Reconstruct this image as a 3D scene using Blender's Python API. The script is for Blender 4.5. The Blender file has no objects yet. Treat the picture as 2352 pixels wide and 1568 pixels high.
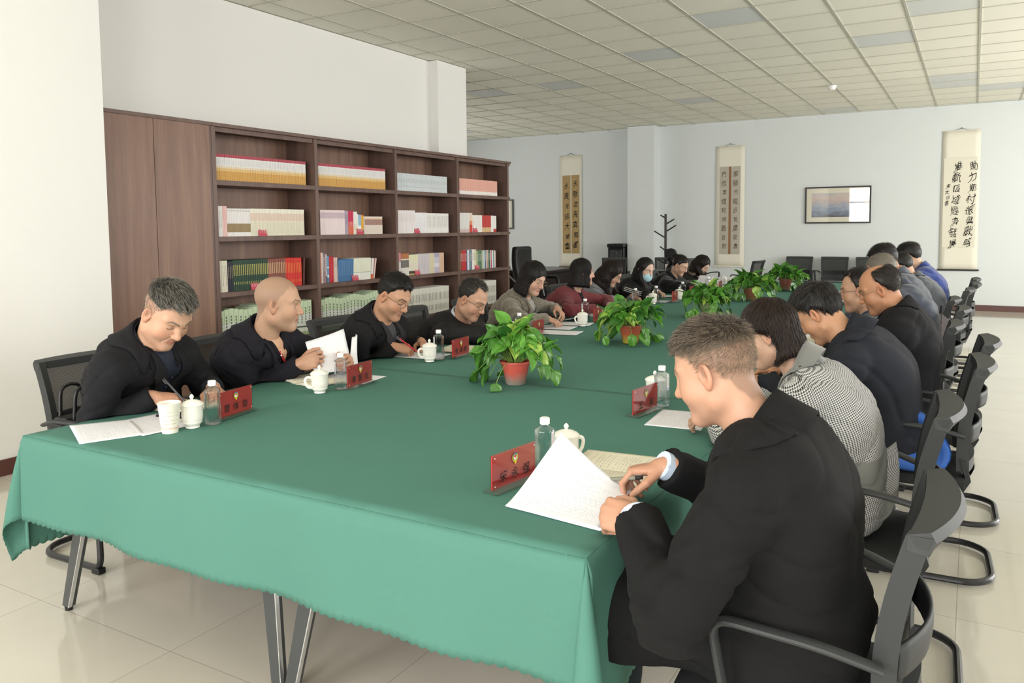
import bpy, math, random
import numpy as np
from mathutils import Vector, Matrix
random.seed(7); rng = np.random.default_rng(11)
S = bpy.context.scene; COL = S.collection
PI = math.pi; R_ = math.radians

# ---------------------------------------------------------------- camera
CAM_H = 1.48
yaw, pit, rol = R_(30.062), R_(4.116), R_(-0.5326)
fw = Vector((-math.sin(yaw)*math.cos(pit), math.cos(yaw)*math.cos(pit), -math.sin(pit)))
rt0 = Vector((math.cos(yaw), math.sin(yaw), 0)); up0 = rt0.cross(fw)
rt1 = rt0*math.cos(rol) + up0*math.sin(rol); up1 = up0*math.cos(rol) - rt0*math.sin(rol)
cd = bpy.data.cameras.new('camera'); cam = bpy.data.objects.new('camera', cd); COL.objects.link(cam)
mw = Matrix((rt1, up1, -fw)).transposed().to_4x4(); mw.translation = (0, 0, CAM_H); cam.matrix_world = mw
cd.sensor_fit = 'HORIZONTAL'; cd.sensor_width = 36.0; cd.lens = 1830.63/2352*36
cd.shift_y = (655.1-784)/2352; cd.clip_start = 0.05; cd.clip_end = 200
S.camera = cam

# ---------------------------------------------------------------- world, lights, exposure
wd = bpy.data.worlds.new('sky'); S.world = wd; wd.use_nodes = True
bg = wd.node_tree.nodes['Background']; bg.inputs[0].default_value = (0.85, 0.92, 1.0, 1); bg.inputs[1].default_value = 1.0
S.view_settings.view_transform = 'Standard'; S.view_settings.look = 'None'; S.view_settings.gamma = 1
S.view_settings.use_curve_mapping = False; S.view_settings.exposure = 0.12
S.cycles.use_denoising = True
S.cycles.diffuse_bounces = 9; S.cycles.max_bounces = 12; S.cycles.caustics_reflective = False; S.cycles.caustics_refractive = False

ROOM = dict(xl=-11.0, xr=4.6, yn=-3.2, yf=15.66, h=3.49)
WIN_R = [(-1.2, 1.6), (2.6, 5.4), (6.4, 9.2), (10.2, 13.4)]      # windows in the right wall (y ranges)
WIN_B = [(-4.4, -1.8), (-0.6, 2.0)]                                # windows in the rear wall (x ranges)
WZ = (0.85, 3.0)
def area(name, loc, rot, sx, sy, power, col=(1, 1, 1)):
    l = bpy.data.lights.new(name, 'AREA'); l.shape = 'RECTANGLE'; l.size = sx; l.size_y = sy; l.energy = power; l.color = col
    o = bpy.data.objects.new(name, l); COL.objects.link(o); o.location = loc; o.rotation_euler = rot; return o
P_R, P_B = 75.0, 235.0
for i, (a, b) in enumerate(WIN_R):
    area('window_or_fill_light', (ROOM['xr']+0.22, (a+b)/2, sum(WZ)/2), (0, R_(90), 0), WZ[1]-WZ[0], b-a, P_R*(b-a)/2.8*(1, 1.2, 2.8, 3.2)[i], (1.0, 0.985, 0.96))
for i, (a, b) in enumerate(WIN_B):
    area('window_or_fill_light', ((a+b)/2, ROOM['yn']-0.22, sum(WZ)/2), (R_(90), 0, 0), b-a, WZ[1]-WZ[0], P_B, (1.0, 0.985, 0.96))

WIN_L_ADDED = [(10.6, 13.6)]                                             # made-up window in the unseen left wall, added to brighten the far corner
area('window_or_fill_light', (ROOM['xl']-0.22, 12.1, sum(WZ)/2), (0, R_(-90), 0), WZ[1]-WZ[0], 3.0, 75, (1.0, 0.985, 0.96))  # fill lamp behind the made-up window, lifts the dim left far wall
# ---------------------------------------------------------------- helpers
def lin(c):
    if isinstance(c, str): c = [int(c[i:i+2], 16) for i in (0, 2, 4)]
    return tuple((x/255/12.92) if x/255 <= 0.04045 else ((x/255+0.055)/1.055)**2.4 for x in c)
def nd(nt, t, **kw):
    n = nt.nodes.new(t)
    for k, v in kw.items():
        if k.startswith('i_'):
            n.inputs[int(k[2:]) if k[2:].isdigit() else k[2:].replace('_', ' ')].default_value = v
        else: setattr(n, k, v)
    return n
def bump(nt, bs, src, strength, dist=0.002):
    b = nd(nt, 'ShaderNodeBump'); b.inputs['Strength'].default_value = strength; b.inputs['Distance'].default_value = dist
    nt.links.new(src, b.inputs['Height']); nt.links.new(b.outputs[0], bs.inputs['Normal']); return b
MATS = {}
def mat(name, col, rough=0.5, metal=0.0, spec=0.5, noise=0, nscale=200, var=0.0, vscale=5, sheen=0, trans=0, ior=1.45, emit=None, coat=0, alpha=1):
    if name in MATS: return MATS[name]
    m = bpy.data.materials.new(name); m.use_nodes = True; nt = m.node_tree; bs = nt.nodes['Principled BSDF']; c = lin(col)
    bs.inputs['Base Color'].default_value = (*c, 1); bs.inputs['Roughness'].default_value = rough; bs.inputs['Metallic'].default_value = metal
    bs.inputs['Specular IOR Level'].default_value = spec; bs.inputs['IOR'].default_value = ior
    if trans: bs.inputs['Transmission Weight'].default_value = trans
    if sheen: bs.inputs['Sheen Weight'].default_value = sheen; bs.inputs['Sheen Roughness'].default_value = 0.5
    if coat: bs.inputs['Coat Weight'].default_value = coat
    if alpha < 1: bs.inputs['Alpha'].default_value = alpha
    tc = nd(nt, 'ShaderNodeTexCoord')
    if var:
        n = nd(nt, 'ShaderNodeTexNoise'); n.inputs['Scale'].default_value = vscale; n.inputs['Detail'].default_value = 4
        nt.links.new(tc.outputs['Object'], n.inputs['Vector'])
        mr = nd(nt, 'ShaderNodeMapRange'); mr.inputs['To Min'].default_value = 1-var; mr.inputs['To Max'].default_value = 1+var
        nt.links.new(n.outputs[0], mr.inputs[0])
        mx = nd(nt, 'ShaderNodeVectorMath', operation='SCALE'); mx.inputs[0].default_value = c
        nt.links.new(mr.outputs[0], mx.inputs['Scale']); nt.links.new(mx.outputs[0], bs.inputs['Base Color'])
    if noise:
        n = nd(nt, 'ShaderNodeTexNoise'); n.inputs['Scale'].default_value = nscale; n.inputs['Detail'].default_value = 3
        nt.links.new(tc.outputs['Object'], n.inputs['Vector']); bump(nt, bs, n.outputs[0], noise)
    MATS[name] = m; return m

def tag(o, label=None, cat=None, group=None, kind=None):
    if label: o['label'] = label
    if cat: o['category'] = cat
    if group: o['group'] = group
    if kind: o['kind'] = kind
    return o
def root(name, label, cat, loc=(0, 0, 0), rz=0, group=None):
    o = bpy.data.objects.new(name, None); o.empty_display_size = 0.1; COL.objects.link(o); o.location = loc; o.rotation_euler = (0, 0, rz)
    return tag(o, label, cat, group)
def mesh(name, V, F, mats, parent=None, loc=(0, 0, 0), smooth=True, mi=None, uv=None, col=None):
    me = bpy.data.meshes.new(name)
    V = np.asarray(V, dtype=np.float32)
    if isinstance(F, np.ndarray):
        n, k = F.shape
        me.vertices.add(len(V)); me.vertices.foreach_set('co', V.ravel())
        me.loops.add(n*k); me.loops.foreach_set('vertex_index', F.ravel().astype(np.int32))
        me.polygons.add(n); me.polygons.foreach_set('loop_start', np.arange(0, n*k, k, dtype=np.int32)); me.update(calc_edges=True)
    else: me.from_pydata(V.tolist(), [], F)
    for m in (mats if isinstance(mats, (list, tuple)) else [mats]): me.materials.append(m)
    if mi is not None: me.polygons.foreach_set('material_index', np.asarray(mi, dtype=np.int32))
    if smooth is not None: me.polygons.foreach_set('use_smooth', np.full(len(me.polygons), bool(smooth)))
    if uv is not None:
        l = me.uv_layers.new(name='UVMap'); li = np.zeros(len(me.loops), np.int32); me.loops.foreach_get('vertex_index', li)
        l.data.foreach_set('uv', np.asarray(uv, np.float32)[li].ravel())
    if col is not None:
        a = me.color_attributes.new('Col', 'FLOAT_COLOR', 'POINT'); a.data.foreach_set('color', np.c_[col, np.ones(len(col))].astype(np.float32).ravel())
    me.validate(); me.update()
    o = bpy.data.objects.new(name, me); COL.objects.link(o); o.location = loc
    if parent: o.parent = parent
    return o
def sharp(o, ang=35):
    try: o.data.set_sharp_from_angle(angle=R_(ang))
    except Exception: pass
    return o
class MB:
    """collects shapes into one mesh"""
    def __init__(s): s.V = []; s.F = []; s.M = []; s.m = 0
    def add(s, V, F):
        b = len(s.V); s.V += [tuple(v) for v in V]; s.F += [tuple(i+b for i in f) for f in F]; s.M += [s.m]*len(F); return s
    def box(s, c, d, rz=0, bev=0, M=None):
        x, y, z = d[0]/2, d[1]/2, d[2]/2
        if bev:
            b = min(bev, x*.9, y*.9, z*.9); P = []; 
            for sx in (-1, 1):
                for sy in (-1, 1):
                    for sz in (-1, 1):
                        P += [(sx*x, sy*(y-b), sz*(z-b)), (sx*(x-b), sy*y, sz*(z-b)), (sx*(x-b), sy*(y-b), sz*z)]
            idx = lambda sx, sy, sz, k: ((sx > 0)*4+(sy > 0)*2+(sz > 0))*3+k
            F = []
            for a in (-1, 1):
                F.append([idx(a, *q, 0) for q in ((-1, -1), (1, -1), (1, 1), (-1, 1))][::a])
                F.append([idx(q[0], a, q[1], 1) for q in ((-1, -1), (1, -1), (1, 1), (-1, 1))][::-a])
                F.append([idx(*q, a, 2) for q in ((-1, -1), (1, -1), (1, 1), (-1, 1))][::a])
                for c2 in (-1, 1):
                    F.append([idx(a, c2, -1, 0), idx(a, c2, -1, 1), idx(a, c2, 1, 1), idx(a, c2, 1, 0)][::-a*c2 or 1])
                    F.append([idx(a, -1, c2, 0), idx(a, -1, c2, 2), idx(a, 1, c2, 2), idx(a, 1, c2, 0)][::a*c2])
                    F.append([idx(-1, a, c2, 1), idx(-1, a, c2, 2), idx(1, a, c2, 2), idx(1, a, c2, 1)][::-a*c2])
                    for c3 in (-1, 1): F.append([idx(a, c2, c3, 0), idx(a, c2, c3, 1), idx(a, c2, c3, 2)][::a*c2*c3])
        else:
            P = [(sx*x, sy*y, sz*z) for sz in (-1, 1) for sx, sy in ((-1, -1), (1, -1), (1, 1), (-1, 1))]
            F = [(3, 2, 1, 0), (4, 5, 6, 7), (0, 1, 5, 4), (1, 2, 6, 5), (2, 3, 7, 6), (3, 0, 4, 7)]
        if M is not None: P = [tuple(M @ Vector(p) + Vector(c)) for p in P]
        else:
            cr, sr = math.cos(rz), math.sin(rz); P = [(c[0]+p[0]*cr-p[1]*sr, c[1]+p[0]*sr+p[1]*cr, c[2]+p[2]) for p in P]
        return s.add(P, F)
    def tube(s, pts, r, n=10, closed=False, cap=True, flat=1.0):
        pts = [Vector(p) for p in pts]; L = len(pts); V = []; F = []; prev = None
        for i, p in enumerate(pts):
            if closed: t = pts[(i+1) % L]-pts[i-1]
            else: t = pts[min(i+1, L-1)]-pts[max(i-1, 0)]
            t.normalize()
            if prev is None: a = t.orthogonal().normalized() if abs(t.z) > .9 else t.cross(Vector((0, 0, 1))).normalized()
            else: a = (prev-t*prev.dot(t)).normalized()
            prev = a; b = t.cross(a); rr = r[i] if isinstance(r, (list, tuple)) else r
            for k in range(n):
                q = 2*PI*k/n; V.append(p+a*(math.cos(q)*rr)+b*(math.sin(q)*rr*flat))
        for i in range(L if closed else L-1):
            j = (i+1) % L
            for k in range(n): F.append((i*n+k, i*n+(k+1) % n, j*n+(k+1) % n, j*n+k))
        if cap and not closed: F += [tuple(range(n))[::-1], tuple((L-1)*n+k for k in range(n))]
        return s.add(V, F)
    def lathe(s, prof, c=(0, 0, 0), n=28, M=None):
        V = []; F = []
        for r, z in prof:
            for k in range(n):
                p = Vector((r*math.cos(2*PI*k/n), r*math.sin(2*PI*k/n), z))
                if M is not None: p = M @ p
                V.append(p+Vector(c))
        for i in range(len(prof)-1):
            for k in range(n): F.append((i*n+k, i*n+(k+1) % n, (i+1)*n+(k+1) % n, (i+1)*n+k))
        F += [tuple(range(n))[::-1], tuple((len(prof)-1)*n+k for k in range(n))]
        return s.add(V, F)
    def grid(s, fn, nu, nv):
        V = [fn(i/nu, j/nv) for j in range(nv+1) for i in range(nu+1)]
        return s.add(V, [(j*(nu+1)+i, j*(nu+1)+i+1, (j+1)*(nu+1)+i+1, (j+1)*(nu+1)+i) for j in range(nv) for i in range(nu)])
    def prism(s, poly, z0, z1, fn=None):
        n = len(poly); V = [(x, y, z0) for x, y in poly]+[(x, y, z1) for x, y in poly]
        if fn: V = [fn(*v) for v in V]
        return s.add(V, [tuple(range(n))[::-1], tuple(range(n, 2*n))]+[(i, (i+1) % n, (i+1) % n+n, i+n) for i in range(n)])
    def ball(s, c, r, n=12, m=8):
        rx, ry, rz = (r, r, r) if not isinstance(r, (tuple, list)) else r
        V = []; F = []
        for j in range(m+1):
            t = PI*j/m
            for k in range(n): V.append((c[0]+rx*math.sin(t)*math.cos(2*PI*k/n), c[1]+ry*math.sin(t)*math.sin(2*PI*k/n), c[2]+rz*math.cos(t)))
        for j in range(m):
            for k in range(n): F.append((j*n+k, (j+1)*n+k, (j+1)*n+(k+1) % n, j*n+(k+1) % n))
        return s.add(V, F)
    def obj(s, name, mats, parent=None, loc=(0, 0, 0), smooth=True, sh=35):
        o = mesh(name, s.V, s.F, mats, parent, loc, smooth, mi=s.M)
        if smooth and sh: sharp(o, sh)
        return o
def copy_tree(o, parent=None):
    c = o.copy(); COL.objects.link(c); c.parent = parent
    for ch in list(o.children): copy_tree(ch, c)
    return c
def arc(c, r, a0, a1, n, ax='xz'):
    out = []
    for i in range(n+1):
        a = a0+(a1-a0)*i/n; u, v = r*math.cos(a), r*math.sin(a)
        out.append({'xz': (c[0]+u, c[1], c[2]+v), 'xy': (c[0]+u, c[1]+v, c[2]), 'yz': (c[0], c[1]+u, c[2]+v)}[ax])
    return out
def fillet(pts, r, n=5):
    pts = [Vector(p) for p in pts]; out = [pts[0]]
    for i in range(1, len(pts)-1):
        p = pts[i]; a = (pts[i-1]-p); b = (pts[i+1]-p); d = min(r, a.length*.49, b.length*.49)
        p0 = p+a.normalized()*d; p1 = p+b.normalized()*d
        for k in range(n+1):
            t = k/n; out.append(p0*(1-t)**2+p*2*t*(1-t)+p1*t*t)
    out.append(pts[-1]); return out
def text_mesh(txt, size, align='CENTER', extrude=0.0004, wob=0.0):
    c = bpy.data.curves.new('lettering', 'FONT'); c.body = txt; c.size = size; c.align_x = align; c.align_y = 'CENTER'; c.extrude = extrude; c.resolution_u = 3
    o = bpy.data.objects.new('lettering', c); COL.objects.link(o); dg = bpy.context.evaluated_depsgraph_get()
    m = bpy.data.meshes.new_from_object(o.evaluated_get(dg)); V = np.array([v.co[:] for v in m.vertices]).reshape(-1, 3); F = [tuple(p.vertices) for p in m.polygons]
    bpy.data.objects.remove(o); bpy.data.curves.remove(c); bpy.data.meshes.remove(m)
    if wob:
        k = 2*PI/size; ph = rng.random(4)*6
        V[:, 0] += wob*size*(np.sin(k*V[:, 1]*.9+ph[0])+.5*np.sin(k*2.1*V[:, 1]+ph[1])+1.2*V[:, 1]/size)
        V[:, 1] += wob*size*(np.sin(k*V[:, 0]*.8+ph[2])+1.6*V[:, 0]/size)
    return V, F

# ---------------------------------------------------------------- shell of the room
M_wall = mat('painted_wall', 'e0dfdc', 0.75, spec=0.25, noise=0.08, nscale=60, var=0.01)
M_wallb = mat('painted_wall_cool', 'd5dadb', 0.75, spec=0.25, noise=0.08, nscale=60, var=0.01)
M_skirt = mat('brown_skirting', '57352f', 0.35, var=0.1)
M_white = mat('white_paint', 'e8e8e6', 0.5)
def floor_mat():
    m = bpy.data.materials.new('polished_tile'); m.use_nodes = True; nt = m.node_tree; bs = nt.nodes['Principled BSDF']
    tc = nd(nt, 'ShaderNodeTexCoord'); mp = nd(nt, 'ShaderNodeMapping'); mp.inputs['Location'].default_value = (0.017, -0.14, 0)
    nt.links.new(tc.outputs['Object'], mp.inputs[0])
    br = nd(nt, 'ShaderNodeTexBrick', offset=0.0, squash=1.0); br.inputs['Scale'].default_value = 1.0
    br.inputs['Brick Width'].default_value = 0.8; br.inputs['Row Height'].default_value = 0.8; br.inputs['Mortar Size'].default_value = 0.0016; br.inputs['Mortar Smooth'].default_value = 0.3
    br.inputs['Color1'].default_value = (*lin('cfcabd'), 1); br.inputs['Color2'].default_value = (*lin('cbc6b8'), 1); br.inputs['Mortar'].default_value = (*lin('a39d8f'), 1)
    nt.links.new(mp.outputs[0], br.inputs[0])
    n = nd(nt, 'ShaderNodeTexNoise'); n.inputs['Scale'].default_value = 3; n.inputs['Detail'].default_value = 5; nt.links.new(tc.outputs['Object'], n.inputs[0])
    mx = nd(nt, 'ShaderNodeMixRGB', blend_type='MULTIPLY'); mx.inputs[0].default_value = 0.12
    nt.links.new(br.outputs[0], mx.inputs[1]); nt.links.new(n.outputs[0], mx.inputs[2]); nt.links.new(mx.outputs[0], bs.inputs['Base Color'])
    bs.inputs['Roughness'].default_value = 0.07; bs.inputs['Specular IOR Level'].default_value = 0.6
    return m
def ceil_mat():
    m = bpy.data.materials.new('mineral_ceiling_tile'); m.use_nodes = True; nt = m.node_tree; bs = nt.nodes['Principled BSDF']
    tc = nd(nt, 'ShaderNodeTexCoord'); sc = nd(nt, 'ShaderNodeVectorMath', operation='SCALE'); sc.inputs['Scale'].default_value = 1/0.605
    off = nd(nt, 'ShaderNodeVectorMath', operation='ADD'); off.inputs[1].default_value = (0.0, 0.43, 0)
    nt.links.new(tc.outputs['Object'], sc.inputs[0]); nt.links.new(sc.outputs[0], off.inputs[0])
    fl = nd(nt, 'ShaderNodeVectorMath', operation='FLOOR'); nt.links.new(off.outputs[0], fl.inputs[0])
    wn = nd(nt, 'ShaderNodeTexWhiteNoise', noise_dimensions='3D'); nt.links.new(fl.outputs[0], wn.inputs[0])
    rp = nd(nt, 'ShaderNodeValToRGB'); e = rp.color_ramp.elements; e[0].position = 0.0; e[0].color = (*lin('cfd2d2'), 1); e[1].position = 0.06; e[1].color = (*lin('e2e0d4'), 1)
    k = rp.color_ramp.elements.new(0.045); k.color = (*lin('cfd2d2'), 1); k2 = rp.color_ramp.elements.new(1.0); k2.color = (*lin('e8e6da'), 1)
    nt.links.new(wn.outputs[0], rp.inputs[0]); nt.links.new(rp.outputs[0], bs.inputs['Base Color'])
    bs.inputs['Roughness'].default_value = 0.85; bs.inputs['Specular IOR Level'].default_value = 0.2
    n = nd(nt, 'ShaderNodeTexNoise'); n.inputs['Scale'].default_value = 120; nt.links.new(tc.outputs['Object'], n.inputs[0]); bump(nt, bs, n.outputs[0], 0.3, 0.003)
    return m
def quad_wall(name, pts, m, kind='structure'):
    return tag(mesh(name, pts, [(0, 1, 2, 3)], m, smooth=False), kind=kind)
xl, xr, yn, yf, h = (ROOM[k] for k in ('xl', 'xr', 'yn', 'yf', 'h'))
b = MB().box(((xl+xr)/2, (yn+yf)/2, -0.05), (xr-xl+.6, yf-yn+.6, .1)); tag(b.obj('floor', floor_mat(), smooth=False), kind='structure')
b = MB().box(((xl+xr)/2, (yn+yf)/2, h+.08), (xr-xl+.6, yf-yn+.6, .1)); M_ceil = ceil_mat()
ceil = tag(b.obj('ceiling', M_ceil, smooth=False), kind='structure')
# ceiling tiles lie in a grid of thin T bars; tile backs sit just above the bars
b = MB(); T = 0.605; b.box(((xl+xr)/2, (yn+yf)/2, h+.018), (xr-xl, yf-yn, .02)); tl = b.obj('tile_field', M_ceil, ceil, smooth=False)
b = MB(); i = math.floor(xl/T)
while i*T < xr:
    if i*T > xl: b.box((i*T, (yn+yf)/2, h+.004), (.022, yf-yn, .008))
    i += 1
i = math.floor(yn/T)
while i*T-.43*T < yf:
    y = i*T-.43*T
    if y > yn: b.box(((xl+xr)/2, y, h+.0045), (xr-xl, .012, .007))
    i += 1
b.obj('grid_bars', mat('ceiling_bar', 'b3b1a5', 0.5), ceil, smooth=False)
tag(MB().box(((xl+xr)/2, yf+.1, h/2), (xr-xl+.4, .2, h)).obj('wall_far', M_wallb, smooth=False), kind='structure')
# near left wall, the wall behind the bookcase and its end pier
XN, YB, XB = -5.09, 3.33, -5.74
tag(MB().box(((XN-6.2)/2-.0, (yn+YB)/2, h/2), (XN+6.2, YB-yn, h)).obj('wall_near_left', M_wall, smooth=False), kind='structure')
tag(MB().box((XB-.15, (YB+8.5)/2, h/2), (.3, 8.5-YB, h)).obj('wall_shelf_side', M_wall, smooth=False), kind='structure')
tag(MB().box((-5.79, 8.27, h/2), (.36, .62, h)).obj('wall_pier', M_wall, smooth=False), kind='structure')
tag(MB().box((-5.83, 15.47, h/2), (.56, .40, h)).obj('wall_column', M_wallb, smooth=False), kind='structure')
def holed_wall(name, axis, pos, lo, hi, wins):
    b = MB(); w = .2; cuts = sorted(wins); cur = lo
    def put(a, c, z0, z1):
        if axis == 'x': b.box((pos+w/2, (a+c)/2, (z0+z1)/2), (w, c-a, z1-z0))
        else: b.box(((a+c)/2, pos-w/2, (z0+z1)/2), (c-a, w, z1-z0))
    for a, c in cuts:
        put(cur, a, 0, h); put(a, c, 0, WZ[0]); put(a, c, WZ[1], h); cur = c
    put(cur, hi, 0, h); return tag(b.obj(name, M_wall, smooth=False), kind='structure')
holed_wall('wall_right', 'x', xr, yn-.2, yf+.2, WIN_R); holed_wall('wall_rear', 'y', yn, xl, xr, WIN_B); holed_wall('wall_left', 'x', xl-.2, yn-.2, yf+.2, WIN_L_ADDED)
def window(k, axis, pos, a, c):
    b = MB(); z0, z1 = WZ
    def bar(u0, u1, v0, v1):
        if axis == 'x': b.box((pos+.08, (u0+u1)/2, (v0+v1)/2), (.06, u1-u0, v1-v0))
        else: b.box(((u0+u1)/2, pos-.08, (v0+v1)/2), (u1-u0, .06, v1-v0))
    for u0, u1 in ((a, a+.06), (c-.06, c), ((a+c)/2-.03, (a+c)/2+.03)): bar(u0, u1, z0, z1)
    for v0, v1 in ((z0, z0+.06), (z1-.06, z1), (z1-.65, z1-.6)): bar(a, c, v0, v1)
    tag(b.obj(f'window_{k}', M_white, smooth=False), kind='structure')
k = 1
for a, c in WIN_R: window(k, 'x', xr, a, c); k += 1
for a, c in WIN_B: window(k, 'y', yn, a, c); k += 1
for a, c in WIN_L_ADDED: window(k, 'x', xl-.2, a, c); k += 1  # frame of the made-up left window, added along with its fill lamp
def skirting(name, c, d): tag(MB().box(c, d).obj(name, M_skirt, smooth=False), kind='structure')
skirting('baseboard_far', ((xl+xr)/2, yf-.006, .05), (xr-xl, .012, .1))
skirting('baseboard_left', (XN+.006, (yn+YB)/2, .05), (.012, YB-yn, .1))
skirting('baseboard_right', (xr-.006, (yn+yf)/2, .05), (.012, yf-yn, .1))
# ---------------------------------------------------------------- bookcase wall
def wood(name, c1, c2, c3, grain=1.0, rough=0.42):
    m = bpy.data.materials.new(name); m.use_nodes = True; nt = m.node_tree; bs = nt.nodes['Principled BSDF']
    tc = nd(nt, 'ShaderNodeTexCoord'); mp = nd(nt, 'ShaderNodeMapping'); mp.inputs['Scale'].default_value = (9*grain, 9*grain, 0.55*grain)
    nt.links.new(tc.outputs['Object'], mp.inputs[0])
    n = nd(nt, 'ShaderNodeTexNoise'); n.inputs['Scale'].default_value = 1.3; n.inputs['Detail'].default_value = 8; n.inputs['Roughness'].default_value = .62; n.inputs['Distortion'].default_value = .5
    nt.links.new(mp.outputs[0], n.inputs[0])
    rp = nd(nt, 'ShaderNodeValToRGB'); e = rp.color_ramp.elements; e[0].position = .3; e[0].color = (*lin(c1), 1); e[1].position = .7; e[1].color = (*lin(c3), 1)
    k = rp.color_ramp.elements.new(.5); k.color = (*lin(c2), 1)
    nt.links.new(n.outputs[0], rp.inputs[0]); nt.links.new(rp.outputs[0], bs.inputs['Base Color']); bs.inputs['Roughness'].default_value = rough
    bs.inputs['Specular IOR Level'].default_value = .35; bump(nt, bs, n.outputs[0], .15, .001); return m
M_walnut = wood('walnut_laminate', '6d5347', '7e6153', '8d6f5e'); M_walnut_d = wood('walnut_edge', '58453e', '654f47', '715a50')
XF, XK = -5.25, -5.62
SH = [1.885, 1.431, 0.977, 0.523, 0.07]; DIV = [4.357, 5.50, 6.67, 7.83, 8.99]; ZT = 2.335
cab = root('storage_cabinet', 'tall walnut cabinet with two plain full-height doors left of the bookshelves', 'cabinet', ((XF+XK)/2, 3.85, 0))
def part(name, c, d, m, par, org, bev=.002): return MB().box((c[0]-org[0], c[1]-org[1], c[2]-org[2]), d, bev=bev).obj(name, m, par, smooth=False)
org = ((XF+XK)/2, 3.85, 0); D = XF-XK
part('side_panel', ((XF+XK)/2, 3.367, 1.16), (D, .025, 2.31), M_walnut_d, cab, org); part('side_panel', ((XF+XK)/2, 4.322, 1.16), (D, .025, 2.31), M_walnut_d, cab, org)
part('top_board', ((XF+XK)/2+.01, 3.845, ZT-.013), (D+.02, .985, .028), M_walnut_d, cab, org); part('back_panel', (XK+.006, 3.845, 1.16), (.01, .93, 2.3), M_walnut_d, cab, org)
part('plinth', (XF-.03, 3.845, .035), (.02, .93, .07), M_walnut_d, cab, org)
for a, c in ((3.383, 3.811), (3.815, 4.308)):
    part('door', (XF+.002, (a+c)/2, 1.19), (.018, c-a, 2.24), M_walnut, cab, org)
org = ((XF+XK)/2, 6.67, 0)
bk = root('bookcase', 'long walnut bookcase of four open bays packed with books behind the seated row', 'bookcase', org)
for y in DIV: part('upright', ((XF+XK)/2, y, 1.155), (D, .04, 2.31), M_walnut_d, bk, org)
part('top_board', ((XF+XK)/2+.01, 6.69, ZT-.013), (D+.02, 4.7, .028), M_walnut_d, bk, org)
part('back_panel', (XK+.006, 6.67, 1.16), (.01, 4.6, 2.3), M_walnut, bk, org); part('plinth', (XF-.03, 6.67, .03), (.02, 4.6, .06), M_walnut_d, bk, org)
for i in range(4):
    for z in SH: part('shelf', ((XF+XK)/2, (DIV[i]+DIV[i+1])/2, z-.02), (D-.004, DIV[i+1]-DIV[i]-.041, .04), M_walnut_d, bk, org)
    part('top_rail', (XF-.03, (DIV[i]+DIV[i+1])/2, 2.296), (.02, DIV[i+1]-DIV[i]-.04, .05), M_walnut_d, bk, org)
# rounded end shelves
ee = [(XK-org[0], 9.01-org[1])]+[(XF-.19-org[0]+.19*math.cos(a), 9.01-org[1]+.14*math.sin(a)) for a in np.linspace(0, PI/2, 9)]+[(XK-org[0], 9.15-org[1])]
for z in SH+[ZT-.02]: MB().prism(ee, z-.03, z).obj('end_shelf', M_walnut_d, bk, smooth=False)

PAL = {}
def bm(hexc): return mat('print_'+hexc, hexc, 0.55, spec=0.35)
M_pages = mat('book_pages', 'd9d5c8', 0.8)
BK = {}
def book_mesh(th, hh, d, bands, glyphs=()):
    """spine on +X, foot at z=0, thickness along Y"""
    key = (th, hh, d, tuple(bands), tuple(glyphs))
    if key in BK: return BK[key]
    mats = [M_pages]; idx = {}
    def mi(hx):
        if hx not in idx: idx[hx] = len(mats); mats.append(bm(hx))
        return idx[hx]
    b = MB(); t = th/2*.94; bev = min(.0022, t*.5)
    zs = [0.0]+[q[1]*hh for q in bands]; n = len(zs)
    prof = [(-d, -t), (-bev, -t), (0, -t+bev), (0, t-bev), (-bev, t), (-d, t)]
    for i in range(n-1):
        b.m = mi(bands[i][2]); V = [(x, y, z) for z in (zs[i], zs[i+1]) for x, y in prof]
        b.add(V, [(k, k+1, k+7, k+6) for k in range(5)])
    b.m = 0; b.box((-d/2-.002, 0, hh/2), (d-.006, th*.94-.002, hh-.008))
    e = hh-.001
    for (yf_, z0, z1, wf, cnt, hx) in glyphs:
        b.m = mi(hx); step = (z1-z0)/cnt
        for k in range(cnt):
            za, zb = (z0+step*k)*hh, (z0+step*(k+.72))*hh; w = wf*th/2
            b.add([(.0003, yf_*th-w, za), (.0003, yf_*th+w, za), (.0003, yf_*th+w, zb), (.0003, yf_*th-w, zb)], [(0, 1, 2, 3)])
    me = mesh('book', b.V, b.F, mats, smooth=False, mi=b.M); BK[key] = me; COL.objects.unlink(me); return me
BTYPE = {}
def put_books(y, z, cnt, th, hh, bands, label, group, glyphs=(), d=.17, x=XF-.035, kind='book', lean=0, jit=.003, cat=None):
    if isinstance(bands, str): bands = [(0, 1, bands)]
    src = book_mesh(th, hh, d, bands, glyphs)
    for k in range(cnt):
        o = src.copy(); o.name = kind; COL.objects.link(o)
        o.location = (x-rng.random()*jit, y+th*(k+.5), z+.0006); o.rotation_euler = (-lean, 0, 0)
        tag(o, label, cat or kind, group)
    return y+th*cnt
W = 'e2dfdc'
z = SH[0]
mag = [(0, .36, 'c99c57'), (.36, .47, 'd7b67d'), (.47, .55, 'd9cbb6'), (.55, .88, 'dcdad9'), (.88, 1, 'a94c58')]
for bay, cnt, y0 in ((0, 57, 4.385), (1, 55, 5.56)):
    put_books(y0, z, cnt, .0178, .213, mag, 'thin booklet with crimson head and ochre foot, %s bay, top shelf' % ('first' if bay == 0 else 'second'),
              'ochre-footed booklets in the %s bay' % ('first' if bay == 0 else 'second'), [(0, .6, .84, .25, 5, 'b9b5b6')], kind='booklet')
put_books(6.733, z, 40, .0231, .188, [(0, .24, 'c9ced1'), (.24, .26, 'a9aeb2'), (.26, 1, 'c6cbce')], 'pale grey-blue booklet on the top shelf, third bay', 'grey-blue booklets in the third bay', [(0, .5, .72, .4, 3, 'aab0b5')], kind='booklet')
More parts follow.
